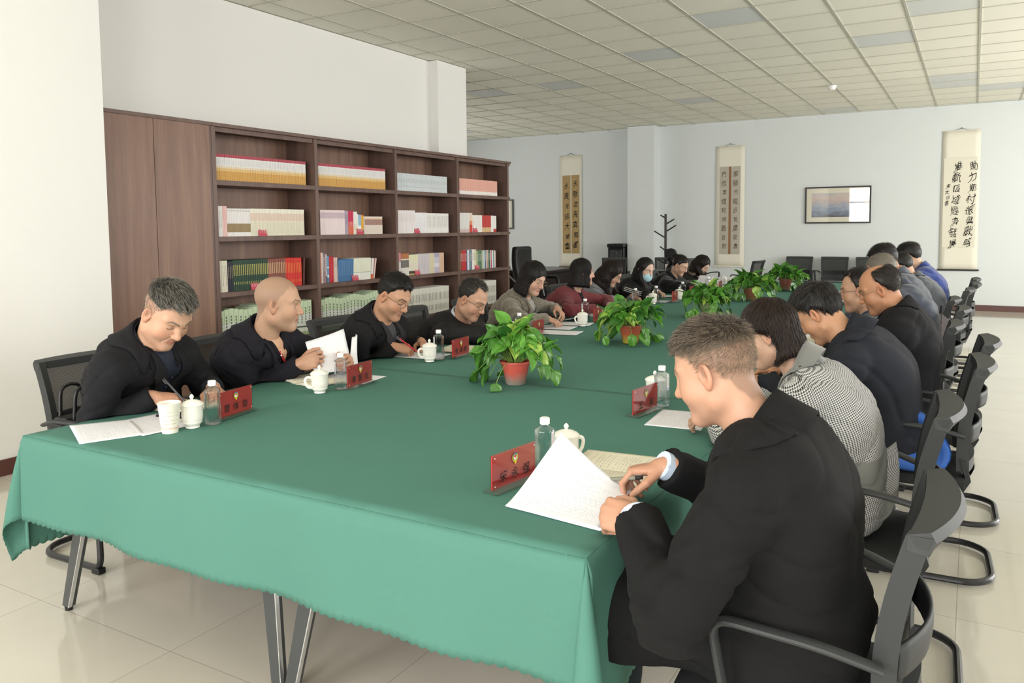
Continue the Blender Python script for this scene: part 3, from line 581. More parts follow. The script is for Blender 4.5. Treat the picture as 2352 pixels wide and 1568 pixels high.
def tablecloth(lab, y0, y1, z, near, far, dropN, dropL, dropR, inset=0.):
    """top sheet plus hanging sides; scalloped hem; flaring folded corners at the near end"""
    V = []; F = []; NV = 16
    nx, ny = 46, int((y1-y0)/.05)
    def topz(x, y): return z+.0012*math.sin(3.1*x+1.7*y)*math.sin(2.3*y-1.1*x)
    for j in range(ny+1):
        for i in range(nx+1):
            x = TX0+(TX1-TX0)*i/nx; y = y0+(y1-y0)*j/ny; V.append((x, y, topz(x, y)))
    F += [(j*(nx+1)+i, j*(nx+1)+i+1, (j+1)*(nx+1)+i+1, (j+1)*(nx+1)+i) for j in range(ny) for i in range(nx)]
    cols = []                                   # (edge point, generator(s) -> offset)
    st = .0045
    def side(p0, p1, nrm, drop, ph):
        L = (Vector(p1)-Vector(p0)).length; n = int(L/st); out = []
        for k in range(n+1):
            t = k/n; p = Vector(p0).lerp(Vector(p1), t); e = min(t, 1-t)*L
            amp = min(1, e/.25)
            dd = drop if nrm[0] >= 0 else drop-(drop-.13)*min(1, max(0, (p.y-1.75)/.3)); out.append((p, nrm, dd, lambda s, t=t, L=L, amp=amp: (.012*min(1, s/.03)-inset+s*.03+amp*(s/.3)*(.012*math.sin(t*L*7+ph)+.008*math.sin(t*L*15.3+ph*2)), amp*(s/.3)*.0), k*st))
        return out
    def corner(p, n0, n1, d0, d1, az, tau, spread, flip):
        n = 60; out = []
        for k in range(n+1):
            t = k/n; th = t*PI/2; L = min(d0/max(math.cos(th), 1e-3), d1/max(math.sin(th), 1e-3))
            ta = R_(tau)*math.sin(PI*t)**.8; ph = az+R_(spread)*math.cos(PI*t)*flip
            out.append((Vector(p), None, L, (math.sin(ta)*math.cos(ph), math.sin(ta)*math.sin(ph), math.cos(ta)), k*(d0+d1)/n))
        return out
    A = (TX0, y1); B = (TX0, y0); C = (TX1, y0); D = (TX1, y1)
    cols += side(A, B, (-1, 0), dropL, 1.0)
    if near:
        cols += corner(B, (-1, 0), (0, -1), dropL, dropN, R_(198), 19, 58, -1)
        cols += side(B, C, (0, -1), dropN, 2.0)
        cols += corner(C, (0, -1), (1, 0), dropN, dropR, R_(-62), 19, 50, -1)
    cols += side(C, D, (1, 0), dropR, 3.0)
    if far: cols += side(D, A, (0, 1), dropN, .5)
    base = len(V); H = 0
    for p, nrm, drop, g, al in cols:
        sc = abs(math.sin(PI*(al % .031)/.031))**.7*.009
        for j in range(NV+1):
            s = (drop+sc-.006)*(j/NV)**1.15
            if nrm is not None:
                o_ = g(s)[0]; V.append((p.x+nrm[0]*o_, p.y+nrm[1]*o_, topz(p.x, p.y)-s))
            else:
                q = 1+.0*s; curl = 1-.25*(s/drop); V.append((p.x+g[0]*s*curl, p.y+g[1]*s*curl, topz(p.x, p.y)-s*g[2]))
    m = NV+1
    for k in range(len(cols)-1):
        if (cols[k][0]-cols[k+1][0]).length > .5: continue
        for j in range(NV): F.append((base+k*m+j, base+k*m+j+1, base+(k+1)*m+j+1, base+(k+1)*m+j))
    o = mesh('tablecloth', V, F, M_cloth); wl = o.modifiers.new('weld', 'WELD'); wl.merge_threshold = .0008
    sl = o.modifiers.new('thickness', 'SOLIDIFY'); sl.thickness = .0012; sl.offset = 1
    return tag(o, lab, 'tablecloth')
CY = 3.28
tablecloth('near green tablecloth with scalloped hem hanging over the end of the table', TY0, CY, TZ+.0018, True, False, .305, .43, .40)
tablecloth('far green tablecloth under four of the plants, tucked beneath the near cloth', CY-.06, TY1, TZ-.0015, False, True, .30, .425, .395, .007)
ZT_ = TZ+.0045   # resting height of things on the cloth

# ---------------------------------------------------------------- chairs
M_frame = mat('charcoal_plastic', '2f3132', .55); M_tube = mat('black_tube', '2b2b2d', .28, metal=.2); M_seatf = mat('black_seat_fabric', '1e1f20', .85, noise=.4, nscale=500)
def net_mat():
    m = bpy.data.materials.new('black_mesh_fabric'); m.use_nodes = True; nt = m.node_tree; bs = nt.nodes['Principled BSDF']
    bs.inputs['Base Color'].default_value = (*lin('202123'), 1); bs.inputs['Roughness'].default_value = .7
    tc = nd(nt, 'ShaderNodeTexCoord'); ck = nd(nt, 'ShaderNodeTexBrick', offset=.5); ck.inputs['Scale'].default_value = 1; ck.inputs['Brick Width'].default_value = .006; ck.inputs['Row Height'].default_value = .004; ck.inputs['Mortar Size'].default_value = .0013
    ck.inputs['Color1'].default_value = (.38, .38, .38, 1); ck.inputs['Color2'].default_value = (.38, .38, .38, 1); ck.inputs['Mortar'].default_value = (1, 1, 1, 1)
    mp = nd(nt, 'ShaderNodeMapping'); mp.inputs['Rotation'].default_value = (R_(90), 0, 0); nt.links.new(tc.outputs['Object'], mp.inputs[0]); nt.links.new(mp.outputs[0], ck.inputs[0]); nt.links.new(ck.outputs[0], bs.inputs['Alpha']); return m
M_net = net_mat()
def make_chair():
    """sled-base mesh chair, front towards +Y, origin on the floor under the seat"""
    o = root('conference_chair', 'x', 'chair')
    wb = .235
    def bk(v): return -.205-.055*v+.022*math.sin(v*PI)          # y of the backrest at height v (0..1)
    def bz(v): return .47+.425*v
    b = MB(); b.grid(lambda u, v: ((u-.5)*.47*(1-.06*(v-.5)**2), .235-.46*v+.012*math.sin(u*PI), .445+.02*math.sin(u*PI)*.6-.025*max(0, (.18-v)/.18)**2), 10, 10)
    s = b.obj('seat', M_seatf, o); m = s.modifiers.new('t', 'SOLIDIFY'); m.thickness = .05; m.offset = 1; m = s.modifiers.new('b', 'BEVEL'); m.width = .012; m.segments = 2
    # backrest frame: rails, curled-back top, foot of the frame
    b = MB()
    def rail(sx):
        P = []; n = 10
        for i in range(n+1):
            v = i/n; w = wb*(.90+.10*v); y = bk(v); zz = bz(v)
            P += [(sx*w, y+.016, zz), (sx*w, y-.03, zz), (sx*(w-.03), y-.024, zz), (sx*(w-.03), y+.012, zz)]
        f = [(i*4+k, i*4+(k+1) % 4, i*4+4+(k+1) % 4, i*4+4+k) for i in range(n) for k in range(4)]
        b.add(P, [q[::sx] for q in f]+[(0, 1, 2, 3), tuple(n*4+k for k in (3, 2, 1, 0))])
    rail(1); rail(-1)
    n = 14; P = []
    for i in range(n+1):                                                          # top rail with a lip that bows backwards
        u = i/n*2-1; bow = .034*(1-u*u)
        yy = bk(1)-bow*.35; P += [(u*wb, yy+.014, bz(1)-.03), (u*wb, yy+.012, bz(1)+.002), (u*wb*.985, yy-.026-bow*.9, bz(1)+.010), (u*wb*.985, yy-.036-bow*.9, bz(1)-.008), (u*wb, yy-.022-bow*.35, bz(1)-.035)]
    b.add(P, [(i*5+k, i*5+(k+1) % 5, i*5+5+(k+1) % 5, i*5+5+k) for i in range(n) for k in range(5)]+[(4, 3, 2, 1, 0), tuple(n*5+k for k in range(5))])
    P = []
    for i in range(n+1):                                                          # lower cross rail
        u = i/n*2-1; bow = .03*(1-u*u); y = bk(.03)-bow; P += [(u*wb*.9, y+.01, bz(.0)), (u*wb*.9, y+.01, bz(.11)), (u*wb*.9, y-.028, bz(.11)), (u*wb*.9, y-.028, bz(0))]
    b.add(P, [(i*4+k, i*4+(k+1) % 4, i*4+4+(k+1) % 4, i*4+4+k) for i in range(n) for k in range(4)])
    b.obj('backrest_frame', M_frame, o)
    b = MB(); b.grid(lambda u, v: ((u-.5)*2*(wb*(.90+.10*v)-.028), bk(v*.9+.07)-.012-.02*(1-(2*u-1)**2), bz(v*.9+.07)), 10, 14); b.obj('mesh_back', M_net, o)
    b = MB(); b.grid(lambda u, v: ((u-.5)*2*(wb*.93-.02), bk(.3+.14*v)-.03-.045*(1-(2*u-1)**2)-.004*math.sin(v*PI), bz(.27+.17*v)), 12, 4)
    l = b.obj('lumbar_band', M_frame, o); m = l.modifiers.new('t', 'SOLIDIFY'); m.thickness = .008
    b = MB()                                                                      # moulded bracket from the frame down to the seat underside
    for sx in (-1, 1):
        P = []
        for x, y, z_, hw in ((sx*.20, bk(.06)-.01, bz(.1), .028), (sx*.19, -.235, .435, .03), (sx*.17, -.2, .36, .024), (sx*.13, -.1, .385, .022), (sx*.12, .05, .4, .02)):
            P += [(x-hw, y-.008, z_), (x+hw, y-.008, z_), (x+hw, y+.014, z_+.012), (x-hw, y+.014, z_+.012)]
        b.add(P, [(i*4+k, i*4+(k+1) % 4, i*4+4+(k+1) % 4, i*4+4+k) for i in range(4) for k in range(4)]+[(3, 2, 1, 0), (16, 17, 18, 19)])
    b.grid(lambda u, v: ((u-.5)*.40, -.236+.055*v-.03*math.sin(u*PI), .45-.11*v-.03*math.sin(u*PI)*v), 12, 5); b.obj('back_bracket', M_frame, o)
    for sx in (-1, 1):
        p = fillet([(sx*.245, bk(.38)-.005, bz(.36)), (sx*.272, -.10, .655), (sx*.285, .115, .670), (sx*.275, .075, .45), (sx*.235, .05, .425)], .05, 5)
        MB().tube(p, .0175, 12, flat=.55).obj('armrest', M_frame, o)
    r = .014; p = [(-.2, .06, .405), (-.235, .12, .4), (-.235, .13, .02), (-.235, -.26, .02), (-.16, -.335, .02), (.16, -.335, .02), (.235, -.26, .02), (.235, .13, .02), (.235, .12, .4), (.2, .06, .405)]
    MB().tube(fillet(p, .06, 5), r, 10).obj('sled_base', M_tube, o)
    for sx in (-1, 1):
        MB().box((sx*.235, .11, .014), (.038, .05, .027), bev=.004).obj('glide', M_blkplastic, o, smooth=False)
    MB().tube([(-.2, .06, .4), (.2, .06, .4)], .012, 8).obj('cross_bar', M_tube, o)
    return o
chair0 = make_chair(); used = []
def chair(x, y, deg, lab, group):
    o = chair0 if not used else copy_tree(chair0); used.append(o)
    o.location = (x, y, 0); o.rotation_euler = (0, 0, R_(deg-90)); tag(o, lab, 'chair', group); return o     # deg: heading of the chair's front
LG, RG = 'mesh chairs on the bookcase side', 'mesh chairs on the open side'
for x, y, a, lab in ((-3.37, 2.24, 2, 'grey-haired person writing beside the paper cup'), (-3.34, 2.99, 3, 'shaven-headed person'), (-3.36, 3.93, 0, 'person with the red pen'), (-3.34, 4.64, -3, 'person in the hooded black jacket'),
                     (-3.36, 5.55, 0, 'person in the tweed blazer'), (-3.36, 6.44, 0, 'person in the maroon cardigan'), (-3.36, 7.22, 0, 'person in the grey blazer'), (-3.36, 7.98, 0, 'person in the face mask'),
                     (-3.36, 8.98, 0, 'person with the ponytail'), (-3.36, 9.86, 0, 'person with the scarf at the far end')):
    chair(x, y, a, 'black mesh-backed sled chair under the '+lab, LG)
for x, y, a, lab in ((-.335, 1.88, 179, 'under the person with the curled papers'), (-.34, 2.90, 182, 'draped with the houndstooth coat'), (-.235, 3.88, 183, 'under the stooping person in black, blue bag on its seat'), (-.20, 4.62, 182, 'under the balding person in black'),
                     (-.36, 5.30, 180, 'under the person with his hand at his chin'), (-.33, 6.3, 180, 'under the person with cropped grey hair'), (-.40, 7.1, 180, 'beyond the cropped grey head'), (-.30, 8.18, 178, 'beside the seated figure in grey'), (-.25, 8.98, 182, 'under the figure in the blue jacket'), (-.25, 9.75, 180, 'farthest of the row on the open side')):
    chair(x, y, a, 'black mesh-backed sled chair '+lab, RG)
for x, y, a, lab in ((-2.78, 15.2, -90, 'empty mesh-backed chair by the far wall behind the farthest plant'), (-2.17, 15.2, -90, 'empty mesh-backed chair in the middle of three below the framed picture'), (-1.58, 15.2, -90, 'empty mesh-backed chair nearest the white calligraphy scroll'),
                     (-3.35, 13.6, 172, 'empty mesh-backed chair turned sideways at the foot of the seal-script scroll'), (-4.15, 13.9, -40, 'empty mesh-backed chair behind the person with the scarf'), (-4.9, 14.1, -80, 'empty mesh-backed chair by the coat rack'), (-5.75, 13.7, -70, 'empty mesh-backed chair in front of the column')):
    chair(x, y, a, lab, 'empty mesh chairs at the far wall')
# ---------------------------------------------------------------- things on the table
M_porc = mat('white_porcelain', 'ece9e0', .12, spec=.6, coat=.3); M_cup = mat('paper_cup_white', 'ebe6d8', .5)
M_capw = mat('white_bottle_cap', 'eff0f1', .35); M_bottle = None
def clear(name, tint, g, t):
    """clear plastic: part straight-through, part refracting, part mirror"""
    m = bpy.data.materials.new(name); m.use_nodes = True; nt = m.node_tree; bs = nt.nodes['Principled BSDF']; bs.inputs['Base Color'].default_value = (*lin(tint), 1); bs.inputs['Transmission Weight'].default_value = 1; bs.inputs['IOR'].default_value = 1.22; bs.inputs['Roughness'].default_value = .02
    tb = nd(nt, 'ShaderNodeBsdfTransparent'); tb.inputs[0].default_value = (*lin(tint), 1); a = nd(nt, 'ShaderNodeMixShader'); a.inputs[0].default_value = t; nt.links.new(bs.outputs[0], a.inputs[1]); nt.links.new(tb.outputs[0], a.inputs[2])
    gl = nd(nt, 'ShaderNodeBsdfGlossy'); gl.inputs['Roughness'].default_value = .04; lw = nd(nt, 'ShaderNodeLayerWeight'); lw.inputs[0].default_value = .35; mm = nd(nt, 'ShaderNodeMath', operation='MULTIPLY'); mm.inputs[1].default_value = g; nt.links.new(lw.outputs['Facing'], mm.inputs[0])
    b2 = nd(nt, 'ShaderNodeMixShader'); nt.links.new(mm.outputs[0], b2.inputs[0]); nt.links.new(a.outputs[0], b2.inputs[1]); nt.links.new(gl.outputs[0], b2.inputs[2]); nt.links.new(b2.outputs[0], nt.nodes['Material Output'].inputs[0]); return m
M_bottle = clear('clear_bottle', 'f4f8fc', .5, .6); M_acryl = clear('clear_acrylic', 'f4f7f6', .35, .97)
M_plate = mat('red_name_card', 'd3262c', .3); M_gold = mat('emblem_gold', 'd8c23a', .45); M_green = mat('emblem_green', '6fa04a', .5); M_blk = mat('black_lettering', '1d1617', .5); M_blue = mat('emblem_blue', '5a7396', .5)
M_paper = mat('white_paper', 'e9e9ee', .7); M_cream = mat('cream_paper', 'e4dfcc', .75); M_edge = mat('page_edges', 'd9d3bd', .8)
def page_mat(name, base, ink, lines, dens):
    m = bpy.data.materials.new(name); m.use_nodes = True; nt = m.node_tree; bs = nt.nodes['Principled BSDF']; bs.inputs['Roughness'].default_value = .7
    uv = nd(nt, 'ShaderNodeUVMap'); sp = nd(nt, 'ShaderNodeSeparateXYZ'); nt.links.new(uv.outputs[0], sp.inputs[0])
    def math_(op, a, b_=None):
        n = nd(nt, 'ShaderNodeMath', operation=op); nt.links.new(a, n.inputs[0])
        if b_ is not None:
            if hasattr(b_, 'is_linked'): nt.links.new(b_, n.inputs[1])
            else: n.inputs[1].default_value = b_
        return n.outputs[0]
    v = math_('MULTIPLY', sp.outputs[1], lines); row = math_('FLOOR', v); fr = math_('FRACT', v)
    inl = math_('MULTIPLY', math_('GREATER_THAN', fr, .35), math_('LESS_THAN', fr, .72))
    cb = nd(nt, 'ShaderNodeCombineXYZ'); nt.links.new(math_('MULTIPLY', sp.outputs[0], 70), cb.inputs[0]); nt.links.new(math_('MULTIPLY', row, 7.31), cb.inputs[1]); nt.links.new(math_('MULTIPLY', fr, 3), cb.inputs[2])
    n = nd(nt, 'ShaderNodeTexNoise'); n.inputs['Scale'].default_value = 1; n.inputs['Detail'].default_value = 1; nt.links.new(cb.outputs[0], n.inputs[0])
    g = math_('MULTIPLY', inl, math_('GREATER_THAN', n.outputs[0], dens))
    wn = nd(nt, 'ShaderNodeTexWhiteNoise', noise_dimensions='1D'); nt.links.new(row, wn.inputs['W'])
    g = math_('MULTIPLY', g, math_('LESS_THAN', sp.outputs[0], math_('ADD', math_('MULTIPLY', wn.outputs[0], .8), .45)))
    for o_, (op, t) in ((0, ('GREATER_THAN', .1)), (0, ('LESS_THAN', .9)), (1, ('GREATER_THAN', .08)), (1, ('LESS_THAN', .9))): g = math_('MULTIPLY', g, math_(op, sp.outputs[o_], t))
    mx = nd(nt, 'ShaderNodeMixRGB'); mx.inputs[1].default_value = (*lin(base), 1); mx.inputs[2].default_value = (*lin(ink), 1); nt.links.new(g, mx.inputs[0]); nt.links.new(mx.outputs[0], bs.inputs['Base Color']); return m
M_print = page_mat('printed_page', 'e4e4ea', 'bcbcc4', 34, .53); M_hand = page_mat('handwritten_page', 'e2dcc8', 'b4afa0', 24, .52)
def sheet(name, lab, cat, P00, P10, P11, P01, lift=lambda u, v: 0, m=None, group=None, th=.0006, parent=None, nu=16, nv=16, z0=ZT_):
    P = [Vector((*p, 0)) for p in (P00, P10, P11, P01)]; c = sum(P, Vector())/4; V = []; uv = []
    for j in range(nv+1):
        for i in range(nu+1):
            u, v = i/nu, j/nv; q = P[0]*(1-u)*(1-v)+P[1]*u*(1-v)+P[2]*u*v+P[3]*(1-u)*v; l = lift(u, v); dx, dy, dz = l if isinstance(l, tuple) else (0, 0, l)
            V.append((q.x-c.x+dx, q.y-c.y+dy, dz)); uv.append((u, v))
    F = [(j*(nu+1)+i, j*(nu+1)+i+1, (j+1)*(nu+1)+i+1, (j+1)*(nu+1)+i) for j in range(nv) for i in range(nu)]
    o = mesh(name, V, F, m or M_print, parent, (c.x, c.y, z0) if parent is None else (0, 0, 0), uv=uv); s = o.modifiers.new('t', 'SOLIDIFY'); s.thickness = th; s.offset = 1
    return tag(o, lab, cat, group) if parent is None else o
def a4(x, y, deg, lab, lift=lambda u, v: 0, m=None, group=None, w=.297, hh=.21, th=.0006, z0=ZT_, name='paper_sheet', cat='paper'):
    c, s = math.cos(R_(deg)), math.sin(R_(deg)); q = [(x+a*c-b_*s, y+a*s+b_*c) for a, b_ in ((-w/2, -hh/2), (w/2, -hh/2), (w/2, hh/2), (-w/2, hh/2))]
    return sheet(name, lab, cat, *q, lift, m, group, th, z0=z0)
def make_mug():
    o = root('lidded_mug', 'x', 'mug')
    b = MB(); b.lathe([(.024, 0), (.026, .002), (.025, .008), (.032, .018), (.0375, .034), (.0385, .05), (.0385, .078), (.041, .086), (.0395, .087), (.036, .078), (.035, .02)], n=36); b.obj('cup_body', M_porc, o)
    b = MB(); b.lathe([(.036, .086), (.0425, .0875), (.042, .0905), (.032, .099), (.018, .1045), (.006, .107)], n=36); lid = b.obj('lid', M_porc, o)
    b = MB(); b.lathe([(.004, .106), (.0045, .109), (.008, .115), (.007, .121), (.002, .1265)], n=20); b.obj('lid_knob', M_porc, lid)
    b = MB(); b.tube(fillet([(.036, 0, .07), (.052, 0, .078), (.066, 0, .066), (.062, 0, .044), (.05, 0, .028), (.034, 0, .027)], .02, 4), .0042, 10, flat=1.5); b.obj('handle', M_porc, o)
    return o
mug0 = make_mug(); mugs = []
def mug(x, y, deg, lab):
    o = mug0 if not mugs else copy_tree(mug0); mugs.append(o); o.location = (x, y, ZT_); o.rotation_euler = (0, 0, R_(deg)); tag(o, lab, 'mug', 'lidded tea mugs on the table')
M_label = mat('bottle_label_white', 'eef0f2', .4); M_pink = mat('label_pink', 'cf3f7c', .4); M_violet = mat('label_violet', 'b9a3dd', .4)
def make_bottle():
    o = root('water_bottle', 'x', 'bottle'); n = 32; V = []; F = []
    prof = [(0, .021, 3), (.003, .026, 4), (.012, .0275, 5), (.05, .0275, 6), (.068, .0265, 6), (.082, .0255, 6), (.096, .0265, 6), (.128, .027, 6), (.134, .0255, 5), (.141, .016, 2.2), (.145, .0125, 2), (.152, .0125, 2)]
    for k, (z_, r, e) in enumerate(prof):
        for i in range(n):
            a = 2*PI*i/n+PI/n; c, s = math.cos(a), math.sin(a); q = (abs(c)**e+abs(s)**e)**(-1/e)*r; q = min(q, r*1.2)
            if .045 < z_ < .1: q *= 1+.05*math.sin(4*a+z_*90)
            V.append((q*c, q*s, z_))
    F = [(k*n+i, k*n+(i+1) % n, (k+1)*n+(i+1) % n, (k+1)*n+i) for k in range(len(prof)-1) for i in range(n)]+[tuple(range(n))[::-1], tuple((len(prof)-1)*n+i for i in range(n))]
    b = MB(); b.add(V, F); b.obj('bottle_body', M_bottle, o, sh=50)
    b = MB(); b.lathe([(.0145, .149), (.015, .151), (.015, .1655), (.0135, .168), (.002, .1685)], n=28); b.obj('cap', M_capw, o)
    l = MB().box((0, .0278, .1), (.017, .0006, .058)).obj('label', M_label, o, smooth=False)
    V, F = text_mesh('Ganten', .0125); mesh('lettering', [(-v[1]+.0, .0283, -v[0]+.105) for v in V], [f for f in F], M_pink, l, smooth=False)
    MB().box((0, .0282, .077), (.012, .0003, .009)).obj('violet_mark', M_violet, l, smooth=False)
    return o
bottle0 = make_bottle(); bottles = []
def bottle(x, y, deg, lab):
    o = bottle0 if not bottles else copy_tree(bottle0); bottles.append(o); o.location = (x, y, ZT_); o.rotation_euler = (0, 0, R_(deg)); tag(o, lab, 'water bottle', 'white-capped water bottles on the table')
def emblem(b, x, zc, s, M):
    """flat crest: green-gold wreath, blue head, red core with white star, ribbon; drawn towards +X"""
    def disc(r0, r1, a0, a1, m, dx, n=20, cz=0):
        b.m = m; V = []
        for i in range(n+1):
            a = a0+(a1-a0)*i/n; V += [(x+dx, r0*s*math.cos(a), zc+cz*s+r0*s*math.sin(a)), (x+dx, r1*s*math.cos(a), zc+cz*s+r1*s*math.sin(a))]
        b.add(V, [(2*i, 2*i+1, 2*i+3, 2*i+2) for i in range(n)])
    disc(0, 1.0, 0, 2*PI, M['gold'], .0002); disc(.72, 1.02, R_(40), R_(140), M['blue'], .0004); disc(.5, .8, R_(-60), R_(240), M['green'], .0004)
    disc(0, .55, 0, 2*PI, M['white'], .0006); disc(0, .5, R_(20), R_(160), M['red'], .0008); disc(0, .13, 0, 2*PI, M['red'], .001, 10, -.12); disc(0, .33, R_(0), R_(360), M['gold'], .0008, 14, -1.12)
def nameplate(x, y, deg, chars, lab, sp=.052):
    o = root('name_plate', lab, 'name plate', (x, y, ZT_), R_(deg), 'red name plates on the table')
    MB().box((0, 0, .004), (.055, .215, .008), bev=.001).obj('acrylic_base', M_acryl, o, smooth=False)
    MB().box((0, 0, .0575), (.003, .196, .097)).obj('red_card', M_plate, o, smooth=False)
    b = MB()
    for sx in (-1, 1): b.box((sx*.0033, 0, .0575), (.0025, .202, .1))
    b.obj('acrylic_sheet', M_acryl, o, smooth=False)
    b = MB(); em = dict(gold=0, green=1, white=2, red=3, blue=4); mats = [M_gold, M_green, M_white, M_plate, M_blue, M_blk]
    emblem(b, .0047, .082, .013, em)
    b.m = 5
    for k, ch in enumerate(chars):
        V, F = text_mesh(ch, .034, wob=.05); y0 = (k-(len(chars)-1)/2)*sp; b.add([(.0048+v[2]*.3, y0+v[0], .037+v[1]) for v in V], F)
    b.m = 2
    for sy in (-1, 1):
        for zz in (.018, .098): b.lathe([(.002, 0), (.0022, .0006)], (.0047, sy*.09, zz), 10, Matrix.Rotation(PI/2, 3, 'Y'))
    b.obj('printed_face', mats, o, smooth=False)
def papercup(x, y, z, lab, s=1.0):
    o = root('paper_cup', lab, 'paper cup', (x, y, z))
    MB().lathe([(.028*s, 0), (.0285*s, .004*s), (.04*s, .108*s), (.0415*s, .11*s), (.04*s, .1115*s), (.0385*s, .108*s), (.027*s, .006*s)], n=32).obj('cup_wall', M_cup, o)
    b = MB()
    for zz in (.017, .0205): b.lathe([((.0287+.1068*zz)*s, zz*s), ((.0287+.1068*(zz+.0012))*s, (zz+.0012)*s)], n=32)
    b.obj('red_rim_lines', mat('cup_red_line', 'c98a72', .6), o)
    b = MB()
    for r in range(4):
        for k in range(9):
            a = R_(-62+k*9)+.0; zz = .078-.013*r-(.004 if r > 1 else 0); rr = .0288+.1068*zz; w = .0013
            if (k*7+r*3) % 5 == 0: continue
            b.add([(rr*math.cos(a+q)*s*1.002, rr*math.sin(a+q)*s*1.002, z_*s) for q, z_ in ((-w/rr, zz), (w/rr, zz), (w/rr, zz+.0034), (-w/rr, zz+.0034))], [(0, 1, 2, 3)])
    b.obj('printed_verse', mat('cup_print', 'c9b394', .6), o, smooth=False)
def pen(p0, p1, lab, body, tip=None, r=.0048):
    a, c = Vector(p0), Vector(p1); o = root('pen', lab, 'pen', p0); d = c-a; L = d.length; d.normalize()
    MB().tube([d*.012, d*.015, d*(L-.02)], [.002, r, r], 12).obj('barrel', body, o); MB().tube([Vector((0, 0, 0)), d*.013], [.0006, .0022], 8).obj('tip', tip or M_dgrey, o)
    MB().tube([d*(L-.021), d*L], [r*1.02, r*.95], 12).obj('end_cap', tip or M_dgrey, o)
    q = d.orthogonal().normalized(); MB().tube([d*(L-.004)+q*r, d*(L-.006)+q*(r+.003), d*(L-.045)+q*(r+.002)], .0011, 6).obj('clip', M_chrome, o)
def notebook(x, y, deg, w, hh, th, lab, cover='e0d8c2', open_=True, m=None):
    o = root('notebook', lab, 'notebook', (x, y, ZT_), R_(deg))
    if open_:
        for sx in (-1, 1):
            V = []; uv = []; n = 12
            for j in range(9):
                for i in range(n+1):
                    u = i/n; zz = th*(math.sin(min(1, u*2.2)*PI/2)-.25*u) if u > 0 else .001
                    V.append((sx*u*w/2, (j/8-.5)*hh, zz)); uv.append((.5+sx*u*.5, j/8))
            F = [(j*(n+1)+i, j*(n+1)+i+1, (j+1)*(n+1)+i+1, (j+1)*(n+1)+i)[::sx] for j in range(8) for i in range(n)]
            q = mesh('page', V, F, m or M_hand, o, uv=uv); s = q.modifiers.new('t', 'SOLIDIFY'); s.thickness = th*.75; s.offset = -1
    else: MB().box((0, 0, th/2), (w-.006, hh-.006, th)).obj('page_block', m or M_edge, o, smooth=False)
    MB().box((0, 0, .0008), (w, hh, .0016)).obj('cover', mat('cover_'+cover, cover, .6), o, smooth=False); return o
# place settings, from the near end; the bookcase side first
papercup(-2.532, 1.861, ZT_, 'tall white paper cup with faint printed verse at the near corner')
for x, y, a, lab in ((-2.518, 1.948, 215, 'beside the tall paper cup'), (-2.541, 2.646, 235, 'before the shaven-headed person'), (-2.595, 3.563, 235, 'before the person with the red pen'), (-2.60, 4.50, 230, 'half hidden by the nearest plant'),
                     (-2.51, 5.382, 235, 'before the person in tweed'), (-2.63, 7.22, 220, 'behind the second plant, before the person in the face mask'), (-2.564, 7.808, 230, 'before the person with the ponytail'), (-2.52, 9.615, 215, 'left of the fourth plant'),
                     (-1.085, 2.205, 60, 'beside the open notebook'), (-1.155, 3.2, 70, 'behind the second plate on the open side')):
    mug(x, y, a, 'white lidded porcelain mug '+lab)
for x, y, a, lab in ((-2.493, 2.021, 130, 'with a picture label beside the near mug'), (-2.515, 2.758, 150, 'before the sheet the shaven-headed person holds'), (-2.592, 3.647, 150, 'behind the mug of the person with the red pen'), (-2.62, 4.62, 150, 'whose cap shows over the nearest plant'),
                     (-2.669, 5.773, 150, 'behind the mug of the person in tweed'), (-2.70, 6.95, 140, 'whose cap shows over the second plant'), (-2.632, 7.318, 150, 'before the person in the face mask'), (-2.579, 7.965, 150, 'before the person with the ponytail'), (-2.57, 8.85, 150, 'over the third plant'), (-2.45, 9.9, 150, 'behind the fourth plant'),
                     (-1.098, 2.086, -92, 'with pink lettering beside the open notebook'), (-1.089, 3.101, -98, 'between the second plate and the stooped head'), (-1.02, 8.35, 0, 'far down the open side beside crumpled tissue')):
    bottle(x, y, a, 'clear white-capped water bottle '+lab)
for x, y, a, t, lab in ((-2.53, 2.16, 9, '曹体俊', 'standing behind the near bottle'), (-2.49, 2.86, 6, '李那拉', 'before the shaven-headed person'), (-2.54, 3.79, 5, '安瑞卿', 'before the person with the red pen'), (-2.56, 4.78, 6, '吴志强', 'mostly hidden by the nearest plant'),
                        (-2.528, 5.7, 5, '王美兵', 'before the person in maroon'), (-2.514, 7.52, 4, '王玉', 'before the person in the face mask'), (-2.56, 8.2, 6, '王云', 'before the person with the ponytail, behind the third plant'), (-2.5, 9.1, 6, '于海', 'whose top shows over the third plant'),
                        (-1.122, 1.94, -9, '宋永强', 'half covered by the curled white sheet'), (-1.108, 2.96, -8, '王海', 'beside the second bottle on the open side')):
    nameplate(x, y, a, t, 'red name plate in clear acrylic '+lab, .052 if len(t) > 2 else .085)
G = 'loose printed sheets on the table'
a4(-2.76, 1.76, -25, 'printed sheet lying at the near corner of the cloth', lambda u, v: .004*math.sin(u*3)*v+.006*(1-u)*(1-v)); a4(-2.70, 1.9, -8, 'printed sheet partly under the near corner sheet', lambda u, v: .0015)
notebook(-2.86, 2.16, 8, .25, .19, .012, 'open notebook under the hands of the grey-haired person', 'b9a99a'); MB_ph = MB()
tag(MB().box((0, 0, .005), (.15, .075, .009), rz=R_(20), bev=.003).obj('mobile_phone', M_blkplastic, None, (-2.73, 2.045, ZT_), smooth=False), 'black mobile phone beside the open notebook near the paper cup', 'phone')
notebook(-2.77, 2.84, -15, .3, .2, .012, 'open cream notebook before the shaven-headed person', '6a5a50', m=M_cream)
a4(-2.66, 2.98, 8, 'flat white sheet behind the plate of the shaven-headed person', m=M_paper)
